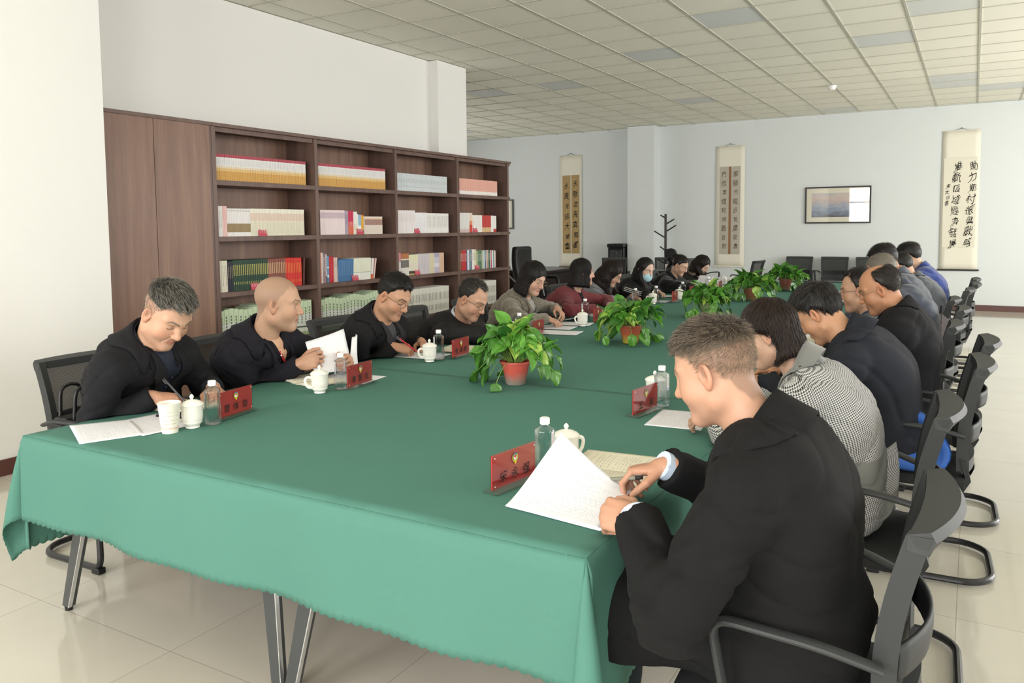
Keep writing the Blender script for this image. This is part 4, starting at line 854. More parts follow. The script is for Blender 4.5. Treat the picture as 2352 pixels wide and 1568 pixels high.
a4(-2.77, 3.72, 5, 'white sheet under the hands of the person with the red pen', m=M_print); notebook(-2.66, 3.98, 10, .2, .15, .022, 'red-edged notebook behind the third plate', 'b5433a', False)
a4(-2.72, 4.6, 4, 'white sheet under the hands of the person in the hooded jacket'); a4(-2.5, 4.98, 10, 'white sheet whose corner shows right of the nearest plant', m=M_paper)
a4(-2.66, 5.22, 8, 'white sheet under the fingers of the person in tweed'); a4(-2.64, 5.48, 12, 'white sheet behind the fifth mug'); 
sheet('paper_sheet', 'curling white sheet behind the fifth mug', 'paper', (-2.82, 5.66), (-2.66, 5.6), (-2.64, 5.84), (-2.8, 5.9), lambda u, v: (.02*u*u, 0, .05*u*u*(1-.4*v)))
a4(-2.66, 6.1, 5, 'white sheet under the hands of the person in maroon'); a4(-2.72, 7.5, 5, 'white sheet before the person in the face mask'); a4(-2.68, 8.1, 5, 'white sheet left of the mug before the ponytailed person', lambda u, v: .04*u*u)
sheet('paper_sheet', 'upturned white sheet held by the person with the scarf', 'paper', (-2.78, 8.75), (-2.6, 8.7), (-2.58, 9.0), (-2.76, 9.05), lambda u, v: (.03*v, 0, .17*v*v))
notebook(-2.67, 9.35, 0, .3, .22, .03, 'black folder with papers before the empty place', '1d1d20', False)
def tissue(x, y, z, lab, s=1):
    V = []; F = []; n = 14; r2 = np.random.default_rng(int(abs(x*100)+y*10))
    ph = r2.random((6, 3))*6
    for j in range(n+1):
        for i in range(n+1):
            u, v = i/n-.5, j/n-.5; zz = sum(abs(math.sin(u*p[0]*3+v*p[1]*3+p[2])) for p in ph)/6; V.append((u*.16*s, v*.16*s, max(.001, zz*.12*s*(1-2.1*max(abs(u), abs(v))**1.5))))
    F = [(j*(n+1)+i, j*(n+1)+i+1, (j+1)*(n+1)+i+1, (j+1)*(n+1)+i) for j in range(n) for i in range(n)]
    o = mesh('tissue_pack', V, F, mat('tissue_wrap', 'e6e6e8', .35), None, (x, y, z), smooth=False); tag(o, lab, 'tissues')
tissue(-2.66, 9.75, ZT_, 'crumpled white tissue pack left of the fourth plant', 1.5); tissue(-1.08, 8.0, ZT_, 'crumpled white tissue beside the bottle far down the open side', 1.4)
# open side, near corner
notebook(-.93, 2.19, 96, .33, .25, .014, 'open handwritten notebook under the pen at the near open-side corner', 'cfc7b0')
for k in range(3): sheet('paper_sheet', f'white sheet in the flat stack beneath the curled sheet, {["lowest", "middle", "topmost"][k]} of the stack', 'paper', (-1.055+.006*k, 1.775-.004*k), (-.765+.004*k, 1.735), (-.775, 2.0+.004*k), (-1.05, 2.06+.005*k), lambda u, v: 0, M_paper, None, .0008, z0=ZT_+.001+.0012*k)
sheet('paper_sheet', 'curled printed sheet lifted by the person in the black overcoat', 'paper', (-1.05, 1.77), (-.77, 1.735), (-.78, 1.99), (-1.06, 2.03), lambda u, v: (.07*(1-u)*v*v, -.05*v*v*(1-u), .006+.155*v**1.6*(1-u)**1.3+.02*u*v), M_print, nu=24, nv=24)
a4(-.95, 2.92, 95, 'printed sheet before the person in houndstooth', lambda u, v: 0, w=.28); notebook(-.84, 3.05, 90, .22, .16, .01, 'pale notebook beneath the hand of the person in houndstooth', 'd9d2bb', False)
sheet('paper_sheet', 'upright white sheet behind the second bottle on the open side', 'paper', (-.98, 3.12), (-.86, 3.05), (-.84, 3.25), (-.97, 3.3), lambda u, v: (.04*v, 0, .10*v*(1-.3*u)), M_print)
a4(-.95, 4.9, 90, 'white sheet before the balding person'); a4(-.95, 5.6, 92, 'white sheet before the person with his hand at his chin'); notebook(-.9, 5.2, 90, .24, .17, .02, 'thick white notebook beside the hand at the chin', 'd8d8da', False)
papercup(-4.45, 12.9, .745, 'small white paper cup on the side table behind the ponytailed person', .9)
o = root('side_table', 'small dark side table carrying a paper cup behind the seated row', 'table', (-4.45, 12.9, 0)); MB().box((0, 0, .725), (.6, .45, .04), bev=.005).obj('table_top', M_desk, o, smooth=False)
for sx in (-1, 1):
    for sy in (-1, 1): MB().box((sx*.26, sy*.18, .352), (.04, .04, .705)).obj('leg', M_desk, o, smooth=False)

# ---------------------------------------------------------------- plants
def leaf_mat():
    m = bpy.data.materials.new('pothos_leaf'); m.use_nodes = True; nt = m.node_tree; bs = nt.nodes['Principled BSDF']; bs.inputs['Roughness'].default_value = .28; bs.inputs['Specular IOR Level'].default_value = .5
    at = nd(nt, 'ShaderNodeAttribute', attribute_name='Col'); nt.links.new(at.outputs['Color'], bs.inputs['Base Color'])
    bs.inputs['Subsurface Weight'].default_value = .0; return m
M_leaf = leaf_mat(); M_stem = mat('green_stem', '7f9a4a', .5); M_soil = mat('potting_soil', '3d332b', .95, noise=.8, nscale=120)
def pothos(x, y, lab, potc, tipc, seed, s=1.0, n=70, tall=1.0, trail=10):
    r = np.random.default_rng(seed); o = root('potted_pothos', lab, 'plant', (x, y, ZT_), 0, 'pothos plants down the middle of the table')
    m = bpy.data.materials.new('plant_pot'); m.use_nodes = True; nt = m.node_tree; bs = nt.nodes['Principled BSDF']; tc = nd(nt, 'ShaderNodeTexCoord'); sp = nd(nt, 'ShaderNodeSeparateXYZ'); nt.links.new(tc.outputs['Object'], sp.inputs[0])
    rp = nd(nt, 'ShaderNodeValToRGB'); e = rp.color_ramp.elements; e[0].position = .1; e[0].color = (*lin(tipc), 1); e[1].position = .42; e[1].color = (*lin(potc), 1); nz = nd(nt, 'ShaderNodeTexNoise'); nz.inputs['Scale'].default_value = 25; nt.links.new(tc.outputs['Object'], nz.inputs[0])
    mm = nd(nt, 'ShaderNodeMath', operation='MULTIPLY_ADD'); mm.inputs[1].default_value = 7.0; nt.links.new(sp.outputs[2], mm.inputs[0]); m2 = nd(nt, 'ShaderNodeMath', operation='MULTIPLY_ADD'); m2.inputs[1].default_value = .25; m2.inputs[2].default_value = -.12
    nt.links.new(nz.outputs[0], m2.inputs[0]); nt.links.new(m2.outputs[0], mm.inputs[2]); nt.links.new(mm.outputs[0], rp.inputs[0]); nt.links.new(rp.outputs[0], bs.inputs['Base Color']); bs.inputs['Roughness'].default_value = .35
    MB().lathe([(.044*s, 0), (.047*s, .003), (.066*s, .1*s), (.075*s, .102*s), (.075*s, .112*s), (.068*s, .112*s), (.064*s, .098*s)], n=36).obj('pot', m, o)
    MB().lathe([(.064*s, .09*s), (.04*s, .101*s), (.01*s, .105*s)], n=24).obj('soil', M_soil, o)
    LV, LF, LC = [], [], []; sb = MB(); nu, nv = 8, 12
    for k in range(n):
        a = r.random()*2*PI; tr = k < trail
        if tr: rad = (.13+.08*r.random())*s; zz = (.02+.12*r.random())*s
        else:
            rad = (.012+.145*r.random()**.65)*s; dm = (.115+.155*tall*(1-(rad/(.19*s))**2))*s; zz = .115*s+(dm-.115*s)*(1-.55*r.random()**2.2)
        P0 = Vector((.025*s*math.cos(a), .025*s*math.sin(a), .1*s)); P = Vector((rad*math.cos(a), rad*math.sin(a), zz))
        mid = (P0+P)/2+Vector((0, 0, (.09 if tr else .05)*s)); mid += Vector(((r.random()-.5)*.04, (r.random()-.5)*.04, 0))*s
        pts = [P0*(1-t)**2+mid*2*t*(1-t)+P*t*t for t in np.linspace(0, 1, 8)]; sb.tube(pts, .0016*s, 6)
        L = (.060+.042*r.random())*s*(1.15 if k % 9 == 4 else 1); Wd = L*(.36+.08*r.random())
        az = a+(r.random()-.5)*1.6; pitch = R_(-55-25*r.random()) if tr else R_(-50+50*r.random()) if k % 8 else R_(50); roll = (r.random()-.5)*1.2
        d = Vector((math.cos(az)*math.cos(pitch), math.sin(az)*math.cos(pitch), math.sin(pitch))); sd = d.cross(Vector((0, 0, 1))); sd = sd.normalized() if sd.length > .1 else Vector((1, 0, 0)); up = sd.cross(d)
        sd, up = sd*math.cos(roll)+up*math.sin(roll), up*math.cos(roll)-sd*math.sin(roll)
        hue = r.random(); c0 = np.array(lin('2f5f25'))*(1-hue)+np.array(lin('5c9634'))*hue
        if r.random() < .12: c0 = np.array(lin('93b44e'))
        b0 = len(LV); fold = .2+.3*r.random(); dr = .25+.5*r.random(); tw = (r.random()-.5)*.5
        for j in range(nv+1):
            t = j/nv; w = Wd*(math.sin(PI*t**.62)**.85)*(1-.12*t) if 0 < t < 1 else 0
            back = -.10*L*(1-t)**3
            for i in range(nu+1):
                u = i/nu*2-1; q = P+d*(L*t+back*abs(u)*(1 if t < .2 else 0))+sd*(w*u)+up*(abs(u)*w*fold-dr*L*t*t*.5+.006*s*math.sin(6*t+u*4)*abs(u))+sd*(tw*L*t*t*.4)
                LV.append(q); vein = .82 if (i == nu//2) else 1.0+.06*math.sin(t*30+abs(u)*9); LC.append(c0*vein*(1.12 if i == nu//2 else 1))
        LF += [(b0+j*(nu+1)+i, b0+j*(nu+1)+i+1, b0+(j+1)*(nu+1)+i+1, b0+(j+1)*(nu+1)+i) for j in range(nv) for i in range(nu)]
    lo = min(v.z for v in LV)
    for v in LV: v.z = max(v.z, .004)
    mesh('leaves', LV, LF, M_leaf, o, col=np.clip(LC, 0, 1)); sb.obj('stems', M_stem, o)
pothos(-1.857, 3.235, 'bushy pothos in the red frosted pot, nearest of the table plants', 'c4574b', '8d857b', 3, 1.0, 125, 1.12, 16)
pothos(-1.871, 4.73, 'pothos in a yellowed pot with long side leaves, second of the table plants', 'a9573c', 'a8993f', 8, 1.05, 130, 1.0, 20)
pothos(-1.855, 6.39, 'pothos in a pale green pot with orange rim, third of the table plants', '93a070', '8f9a66', 15, 1.05, 130, .8, 18)
pothos(-1.894, 8.0, 'pothos in a brown pot, fourth of the table plants', '8d5a42', '7c6c48', 23, 1.1, 125, .85, 18)
pothos(-1.835, 9.4, 'pothos in a terracotta pot, farthest of the table plants', '96594a', '7d7263', 31, 1.15, 125, .8, 16)
# ---------------------------------------------------------------- people: smooth implicit bodies
f32 = np.float32
def A(*v): return np.array(v, f32)
def vn(v): v = np.asarray(v, f32); return v/np.linalg.norm(v)
def sd_rc(p, a, b, ra, rb):
    a = np.asarray(a, f32); b = np.asarray(b, f32); ba = b-a; pa = p-a
    t = np.clip(pa@ba/max(float(ba@ba), 1e-9), 0, 1); return np.linalg.norm(pa-t[:, None]*ba, axis=1)-(ra+(rb-ra)*t)
def sd_sp(p, c, r): return np.linalg.norm(p-np.asarray(c, f32), axis=1)-r
def sd_el(p, c, r):
    r = np.asarray(r, f32); q = p-np.asarray(c, f32); k0 = np.linalg.norm(q/r, axis=1); k1 = np.linalg.norm(q/(r*r), axis=1); return k0*(k0-1)/np.maximum(k1, 1e-6)
def smin(a, b, k): h = np.clip(.5+.5*(b-a)/k, 0, 1); return b*(1-h)+a*h-k*h*(1-h)
def smax(a, b, k): return -smin(-a, -b, k)
def sst(a, b, x): t = np.clip((x-a)/(b-a), 0, 1); return t*t*(3-2*t)
def polygonize(fn, lo, hi, h):
    """surface nets on a sparse grid"""
    lo = np.asarray(lo, f32)-2*h; hi = np.asarray(hi, f32)+2*h; B = 6
    nb = np.maximum(1, np.ceil((hi-lo)/(h*B)).astype(int)); n = nb*B+1
    ci = np.stack(np.meshgrid(*[np.arange(k) for k in nb], indexing='ij'), -1).reshape(-1, 3)
    cd_ = fn((lo+(ci+.5)*B*h).astype(f32)); ci = ci[np.abs(cd_) < B*h*1.25]
    D = np.full(n, 9., f32); act = np.zeros(n, bool); g = np.arange(B+1)
    for a in g:
        for b_ in g:
            for c in g: act[ci[:, 0]*B+a, ci[:, 1]*B+b_, ci[:, 2]*B+c] = True
    idx = np.argwhere(act); val = np.empty(len(idx), f32)
    for s in range(0, len(idx), 400000): val[s:s+400000] = fn((lo+idx[s:s+400000]*h).astype(f32))
    D[act] = val; neg = D < 0
    sl = [slice(0, -1), slice(1, None)]; cnt = np.zeros(n-1, np.int8); allact = np.ones(n-1, bool)
    for a in (0, 1):
        for b_ in (0, 1):
            for c in (0, 1): cnt += neg[sl[a], sl[b_], sl[c]]; allact &= act[sl[a], sl[b_], sl[c]]
    cells = np.argwhere((cnt > 0) & (cnt < 8) & allact); N = len(cells)
    vid = np.full(n-1, -1, np.int32); vid[tuple(cells.T)] = np.arange(N)
    acc = np.zeros((N, 3), f32); w = np.zeros(N, f32)
    E = [((0, 0, 0), (1, 0, 0)), ((0, 1, 0), (1, 1, 0)), ((0, 0, 1), (1, 0, 1)), ((0, 1, 1), (1, 1, 1)), ((0, 0, 0), (0, 1, 0)), ((1, 0, 0), (1, 1, 0)), ((0, 0, 1), (0, 1, 1)), ((1, 0, 1), (1, 1, 1)), ((0, 0, 0), (0, 0, 1)), ((1, 0, 0), (1, 0, 1)), ((0, 1, 0), (0, 1, 1)), ((1, 1, 0), (1, 1, 1))]
    for p, q in E:
        p = np.array(p); q = np.array(q); d0 = D[tuple((cells+p).T)]; d1 = D[tuple((cells+q).T)]; m = (d0 < 0) != (d1 < 0)
        t = np.where(m, d0/np.where(m, d0-d1, 1), 0)[:, None]; acc += np.where(m[:, None], p+t*(q-p), 0); w += m
    V = lo+(cells+acc/np.maximum(w, 1)[:, None])*h
    F = []
    for ax in range(3):
        o = [0, 0, 0]; o[ax] = 1; e0 = neg[1:-1, 1:-1, 1:-1]; s2 = [slice(1, -1)]*3; s2[ax] = slice(2, None); e1 = neg[tuple(s2)]
        m = (e0 != e1); ii = np.argwhere(m)+1; flip = e0[m]; u, v = [(1, 2), (2, 0), (0, 1)][ax]; du = np.eye(3, dtype=int)[u]; dv = np.eye(3, dtype=int)[v]
        ok = np.all(ii < np.array(n)-1, axis=1); ii = ii[ok]; flip = flip[ok]
        q = np.stack([vid[tuple((ii-du-dv).T)], vid[tuple((ii-dv).T)], vid[tuple(ii.T)], vid[tuple((ii-du).T)]], 1)
        good = (q >= 0).all(1); q = q[good]; flip = flip[good]; q[~flip] = q[~flip][:, ::-1]; F.append(q)
    return V.astype(f32), np.concatenate(F)
def grad(fn, p, e=.002):
    g = np.stack([fn(p+A(*(e*np.eye(3)[i])))-fn(p-A(*(e*np.eye(3)[i]))) for i in range(3)], 1); return g/np.maximum(np.linalg.norm(g, axis=1, keepdims=True), 1e-6)

# ---- head in its own frame: x to the person's right, y towards the face, z up
def skull(q): return smin(sd_el(q, (0, -.012, .032), (.0765, .096, .086)), sd_el(q, (0, .022, -.03), (.064, .068, .088)), .03)
def head_sd(q, P):
    s = q.copy(); s[:, 0] = np.abs(s[:, 0]); fat = P.get('fat', 0.); fem = P.get('fem', 0)
    d = skull(q)-fat*.3*sst(.05, -.06, q[:, 2])
    d = smin(d, sd_rc(s, (.049-.005*fem, .0, -.066), (.0, .060, -.099), .023+fat, .019), .03)
    d = smin(d, sd_sp(s, (.008, .070, -.100+.003*fem), .0165), .022)
    d = smin(d, sd_sp(s, (.041, .050, -.034), .024+fat*.7), .025)
    d = smin(d, sd_rc(s, (.006, .083, .021), (.046, .060, .024), .0115-.003*fem, .010), .016)
    d = smax(d, -sd_el(s, (.031, .095, .001), (.021, .020, .0125)), .012)
    d = smin(d, sd_el(s, (.031, .066, -.001), (.0165, .0145, .0125)), .004)
    d = smin(d, sd_rc(s, (0, .084, .012), (0, .101, -.028), .0075, .0105), .011)
    d = smin(d, sd_sp(s, (0, .104, -.031), .0105), .008)
    d = smin(d, sd_el(s, (.0125, .090, -.035), (.0075, .011, .0085)), .007)
    d = smax(d, -sd_sp(s, (.0065, .099, -.0425), .0038), .004)
    d = smin(d, sd_rc(s, (.0, .0855, -.0595), (.0195, .0770, -.0650), .0066, .0035), .006)
    d = smin(d, sd_rc(s, (.0, .0840, -.0705), (.016, .0785, -.0680), .0078, .0045), .006)
    d = smax(d, -sd_rc(s, (.0, .0945, -.0650), (.0215, .0850, -.0690), .0017, .0011), .003)
    d = smax(d, -sd_rc(s, (.0195, .0890, -.0385), (.0315, .0725, -.070), .0026, .0014), .006)
    ear = sd_el(s@np.array([[.94, .34, 0], [-.34, .94, 0], [0, 0, 1]], f32).T, (.0755, -.033, -.006), (.0075, .0175, .0305))
    ear = smax(ear, -sd_el(s, (.0885, -.001, -.002), (.0085, .0115, .0200)), .003); ear = smin(ear, sd_rc(s, (.0835, -.011, .012), (.0825, -.009, -.014), .0034, .0028), .003); ear = smin(ear, sd_sp(s, (.0785, .010, -.006), .0046), .004); ear = smin(ear, sd_sp(s, (.0775, -.004, -.034), .0065), .008)
    return smin(d, ear, .006)
def skin_c(P): return np.array(lin(P['skin']))*np.array([.80, .83, .88])
def head_col(q, P):
    skin = skin_c(P); n = len(q); C = np.tile(skin, (n, 1)); x, y, z = np.abs(q[:, 0]), q[:, 1], q[:, 2]; hc = np.array(lin(P.get('hairc', '1c1a19')))
    def mix(C, col, w): w = np.clip(w, 0, 1)[:, None]; return C*(1-w)+np.array(col)*w
    red = skin*np.array([1.04, .80, .74]); front = sst(.02, .06, y)
    C = mix(C, red, .55*np.exp(-((x-.045)**2+(z+.032)**2)/.0006)*front); C = mix(C, red, .6*np.exp(-(x**2+(z+.03)**2)/.00018)*sst(.07, .09, y)); C = mix(C, red, .6*sst(.072, .082, x))
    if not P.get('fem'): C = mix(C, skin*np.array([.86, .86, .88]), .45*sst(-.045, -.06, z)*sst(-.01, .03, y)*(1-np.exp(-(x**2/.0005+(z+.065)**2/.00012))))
    zb = .0215+.008*np.clip((x-.012)/.03, 0, 1)-.012*np.clip((x-.040)/.014, 0, 1); th = .0042-.0016*np.clip((x-.012)/.04, 0, 1)
    C = mix(C, hc, (.55 if P.get('fem') else .82)*sst(th+.0015, th-.001, np.abs(z-zb))*sst(.009, .014, x)*sst(.056, .050, x)*front)
    ex = (x-.031)/.0145; zl = -.0055+.0022*ex*ex+(.0025 if P.get('open') else 0); eye = sst(1.05, .85, np.abs(ex))*front
    if P.get('open'):
        op = eye*sst(-.0062-.0005, -.0050, z-.0*ex)*sst(zl+.0022, zl+.0010, z)
        C = mix(C, (.55, .52, .5), op); C = mix(C, (.02, .014, .012), op*sst(.0062, .0052, np.abs(x-.033)))
    C = mix(C, (.03, .02, .018), .95*eye*sst(.0021, .0008, np.abs(z-zl))); C = mix(C, skin*.55, .6*eye*sst(.0014, .0004, np.abs(z-(.0052+.001*ex*ex))))
    C = mix(C, skin*np.array([.8, .72, .7]), .4*eye*sst(.003, .0005, np.abs(z+.0125)))
    lips = np.array(lin(P.get('lips', 'a8685a'))); C = mix(C, lips, .75*sst(1.1, .75, (x/.0215)**2+((z+.0652)/.0098)**2)*sst(.06, .07, y)); C = mix(C, (.09, .03, .025), .75*sst(.0013, .0004, np.abs(z+.0650+.0036*(x/.02)**2))*sst(.022, .018, x)*sst(.06, .07, y))
    C = mix(C, (.06, .025, .02), .9*sst(.0052, .0036, np.sqrt((x-.0065)**2+(y-.1)**2+(z+.0425)**2)))
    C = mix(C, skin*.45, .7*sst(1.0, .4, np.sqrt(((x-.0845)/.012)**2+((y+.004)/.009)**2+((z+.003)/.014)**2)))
    if P.get('buzz'): C = mix(C, hc, P['buzz']*hair_mask(q, P)*(.8+.2*np.sin(q[:, 0]*900)*np.sin(q[:, 1]*1100)*np.sin(q[:, 2]*1000)))
    return C
AL = np.array([0, .35, .62, .85, 1.05, 1.25, 1.42, 1.62, 1.85, 2.15, 2.6, 3.15])
HL = {'m': np.array([.074, .074, .080, .064, .046, .030, -.012, .022, .0, -.035, -.085, -.10]), 'recede': np.array([.088, .092, .102, .096, .06, .036, -.008, .022, .0, -.03, -.065, -.08]),
      'bald': np.array([.3, .3, .3, .3, .3, .17, .042, .022, .0, -.03, -.065, -.08]), 'f': np.array([.068, .066, .060, .050, .034, .008, -.012, .004, -.03, -.06, -.1, -.11])}
def hair_edge(q, P): al = np.abs(np.arctan2(np.abs(q[:, 0]), q[:, 1]+.012)); e = np.interp(al, AL, HL[P.get('line', 'm')]).astype(f32); return q[:, 2]-e+.004*np.sin(q[:, 0]*170+q[:, 1]*140)+.003*np.sin(q[:, 1]*260-q[:, 0]*90)
def hair_mask(q, P):
    m = sst(-.004, .014, hair_edge(q, P))
    if P.get('line') == 'bald': m = m*sst(.098, .078, q[:, 2]+.05*np.clip(q[:, 1], -.1, 1))
    return m
def short_hair(q, P):
    e = hair_edge(q, P); top, side = P.get('top', .012), P.get('side', .004); t = side+(top-side)*sst(.035, .085, q[:, 2]); t = t*sst(-.002, .02, e)
    s = q.copy(); ns = np.sin(q[:, 0]*230+np.sin(q[:, 2]*160)*1.5)*np.sin(q[:, 1]*90+2)*P.get('rough', .0012)
    d = skull(q)-t+ns*sst(.03, .09, q[:, 2]); d = np.maximum(d, -e*.8)
    if P.get('line') == 'bald': d = np.maximum(d, (q[:, 2]+.05*np.clip(q[:, 1], -.1, 1)-.092+.006*np.sin(q[:, 0]*120+q[:, 1]*60))*.8)
    return smax(d, -sd_el(np.c_[np.abs(q[:, :1]), q[:, 1:]], (.083, -.006, -.006), (.014, .022, .034)), .004)
def bob_hair(q, P):
    ln = P.get('len', .12); vol = P.get('vol', 1.0); s = q.copy(); s[:, 0] = np.abs(s[:, 0])
    top = sd_el(q, (0, -.016, .036), (.091*vol, .101*vol, .094*(.5+.5*vol)))
    zz = np.clip(q[:, 2], -ln, .03); wd = 1+P.get('flare', .10)*(-zz/.12)
    bell = (np.sqrt((q[:, 0]/(.091*vol*wd))**2+((q[:, 1]+.016)/(.097*vol*wd))**2)-1)*.088; bell = smax(smax(bell, -ln-q[:, 2], .02), q[:, 2]-.05, .03)
    d = smin(top, bell, .02); fr = P.get('face', (.062, .085)); fz = P.get('bang', .050)
    cut = sd_el(q, (0, .098, fz-.125), (fr[0], fr[1], .125)); d = smax(d, -cut, .010)
    d = smax(d, -sd_rc(q, (0, .05, -.10), (0, .09, -.3), .062, .09), .015)
    if P.get('tuck'): d = smax(d, -sd_el(s, (.092, .046, -.048), (.062, .074, .076)), .01); d = smax(d, -sd_el(s, (.05, .065, -.115), (.10, .072, .07)), .012)
    ang = np.arctan2(q[:, 0], q[:, 1]+.016); d = d+P.get('rough', .0014)*(np.sin(ang*46+q[:, 2]*25)+.6*np.sin(ang*91-q[:, 2]*31))
    return d
M_skin = bpy.data.materials.new('skin'); M_skin.use_nodes = True; nt = M_skin.node_tree; bs = nt.nodes['Principled BSDF']; at = nd(nt, 'ShaderNodeAttribute', attribute_name='Col'); nt.links.new(at.outputs['Color'], bs.inputs['Base Color'])
bs.inputs['Roughness'].default_value = .5; bs.inputs['Specular IOR Level'].default_value = .4; bs.inputs['Subsurface Weight'].default_value = .12; bs.inputs['Subsurface Radius'].default_value = (.01, .004, .002); bs.inputs['Subsurface Scale'].default_value = .6
n = nd(nt, 'ShaderNodeTexNoise'); n.inputs['Scale'].default_value = 420; n.inputs['Detail'].default_value = 2; tc = nd(nt, 'ShaderNodeTexCoord'); nt.links.new(tc.outputs['Object'], n.inputs[0]); bump(nt, bs, n.outputs[0], .12, .0008)
def hair_mat(name, c1, c2, bias=.5):
    if name in MATS: return MATS[name]
    m = bpy.data.materials.new(name); m.use_nodes = True; nt = m.node_tree; bs = nt.nodes['Principled BSDF']; at = nd(nt, 'ShaderNodeAttribute', attribute_name='Col'); nt.links.new(at.outputs['Color'], bs.inputs['Base Color'])
    bs.inputs['Roughness'].default_value = .45; bs.inputs['Specular IOR Level'].default_value = .3; MATS[name] = m; return m
def hair_cols(n, c1, c2, bias=.5):
    t = sst(bias-.2, bias+.2, rng.random(n))[:, None]; return np.array(lin(c1))*(1-t)+np.array(lin(c2))*t
# ---- hands: frame x towards thumb, y along the fingers, z out of the back of the hand
HP = {'flat': [(12, 18, 8)]*4+[(25, 20, 10)], 'relax': [(28, 38, 22), (32, 42, 25), (36, 44, 26), (40, 46, 28), (25, 28, 20)], 'pen': [(42, 48, 18), (50, 54, 24), (54, 58, 30), (56, 60, 32), (38, 34, 30)],
      'hold': [(52, 62, 30), (58, 62, 32), (60, 64, 34), (62, 64, 34), (4, 6, 6)], 'fist': [(68, 80, 50), (70, 82, 50), (72, 82, 50), (74, 82, 50), (40, 40, 30)]}
def hand_prims(pose, s=1.0):
    out = []; H = HP[pose]
    base = [(.031, .090, .002), (.0105, .094, .004), (-.0105, .090, .003), (-.030, .082, 0)]; Ls = [(.042, .025, .021), (.046, .029, .022), (.042, .027, .022), (.033, .020, .019)]; Rd = [.0092, .0094, .0088, .0078]
    for k in range(4):
        p = np.array(base[k]); out.append((np.array([base[k][0]*.55, .018, -.002]), p, .0105, Rd[k]+.0012)); a = 0; sp = R_((7, 1, -4, -9)[k])
        for j in range(3):
            a += R_(H[k][j]); d = np.array([math.sin(sp)*math.cos(a), math.cos(a)*math.cos(sp), -math.sin(a)]); q = p+d*Ls[k][j]; r0 = Rd[k]*(1-.07*j); out.append((p, q, r0, r0*.9)); p = q
    p = np.array([.024, .022, -.008]); a, b2, c2 = [R_(v) for v in H[4]]
    d1 = vn([.62, .62, -.48]); q = p+d1*.043; out.append((p, q, .0145, .0118)); d2 = vn([.30-.5*math.sin(b2), .90, -.25-.5*math.sin(a)]); q2 = q+d2*.033; out.append((q, q2, .0112, .0098))
    d3 = vn([.10-.7*math.sin(b2+c2), .95, -.2-.5*math.sin(a)]); out.append((q2, q2+d3*.026, .0098, .0082))
    return [(a_*s, b_*s, ra*s, rb*s) for a_, b_, ra, rb in out]
def hand_sd(q, prims, s):
    d = sd_el(q, np.array([0, .052, 0])*s, np.array([.041, .055, .0155])*s)
    d = smin(d, sd_rc(q, A(0, -.02, 0), A(0, .02, 0), .026*s, .026*s), .015)
    for i, (a, b, ra, rb) in enumerate(prims): d = smin(d, sd_rc(q, a, b, ra, rb), .0045 if i % 4 or i >= 16 else .010)
    return d
M_lens = bpy.data.materials.new('spectacle_lens'); M_lens.use_nodes = True; nt = M_lens.node_tree; nt.nodes.remove(nt.nodes['Principled BSDF']); mxs = nd(nt, 'ShaderNodeMixShader'); mxs.inputs[0].default_value = .07
tb = nd(nt, 'ShaderNodeBsdfTransparent'); gb = nd(nt, 'ShaderNodeBsdfGlossy'); gb.inputs['Roughness'].default_value = .03; nt.links.new(tb.outputs[0], mxs.inputs[1]); nt.links.new(gb.outputs[0], mxs.inputs[2]); nt.links.new(mxs.outputs[0], nt.nodes['Material Output'].inputs[0])
M_gilt = mat('gilt_wire', 'b9a98a', .25, metal=.8); M_dwire = mat('dark_wire', '4b4038', .3, metal=.4)
M_mask = mat('surgical_mask', 'a9cdd8', .75, noise=.2, nscale=250); M_shoe = mat('black_shoe', '1b1a1a', .35); M_watch = mat('steel_bracelet', 'a9a9a8', .25, metal=.9)
def cloth(name, hexc, rough=.9, sheen=0, noise=.35, ns=420, var=.06): return mat(name, hexc, rough, spec=.25, noise=noise, nscale=ns, var=var, vscale=14, sheen=sheen)
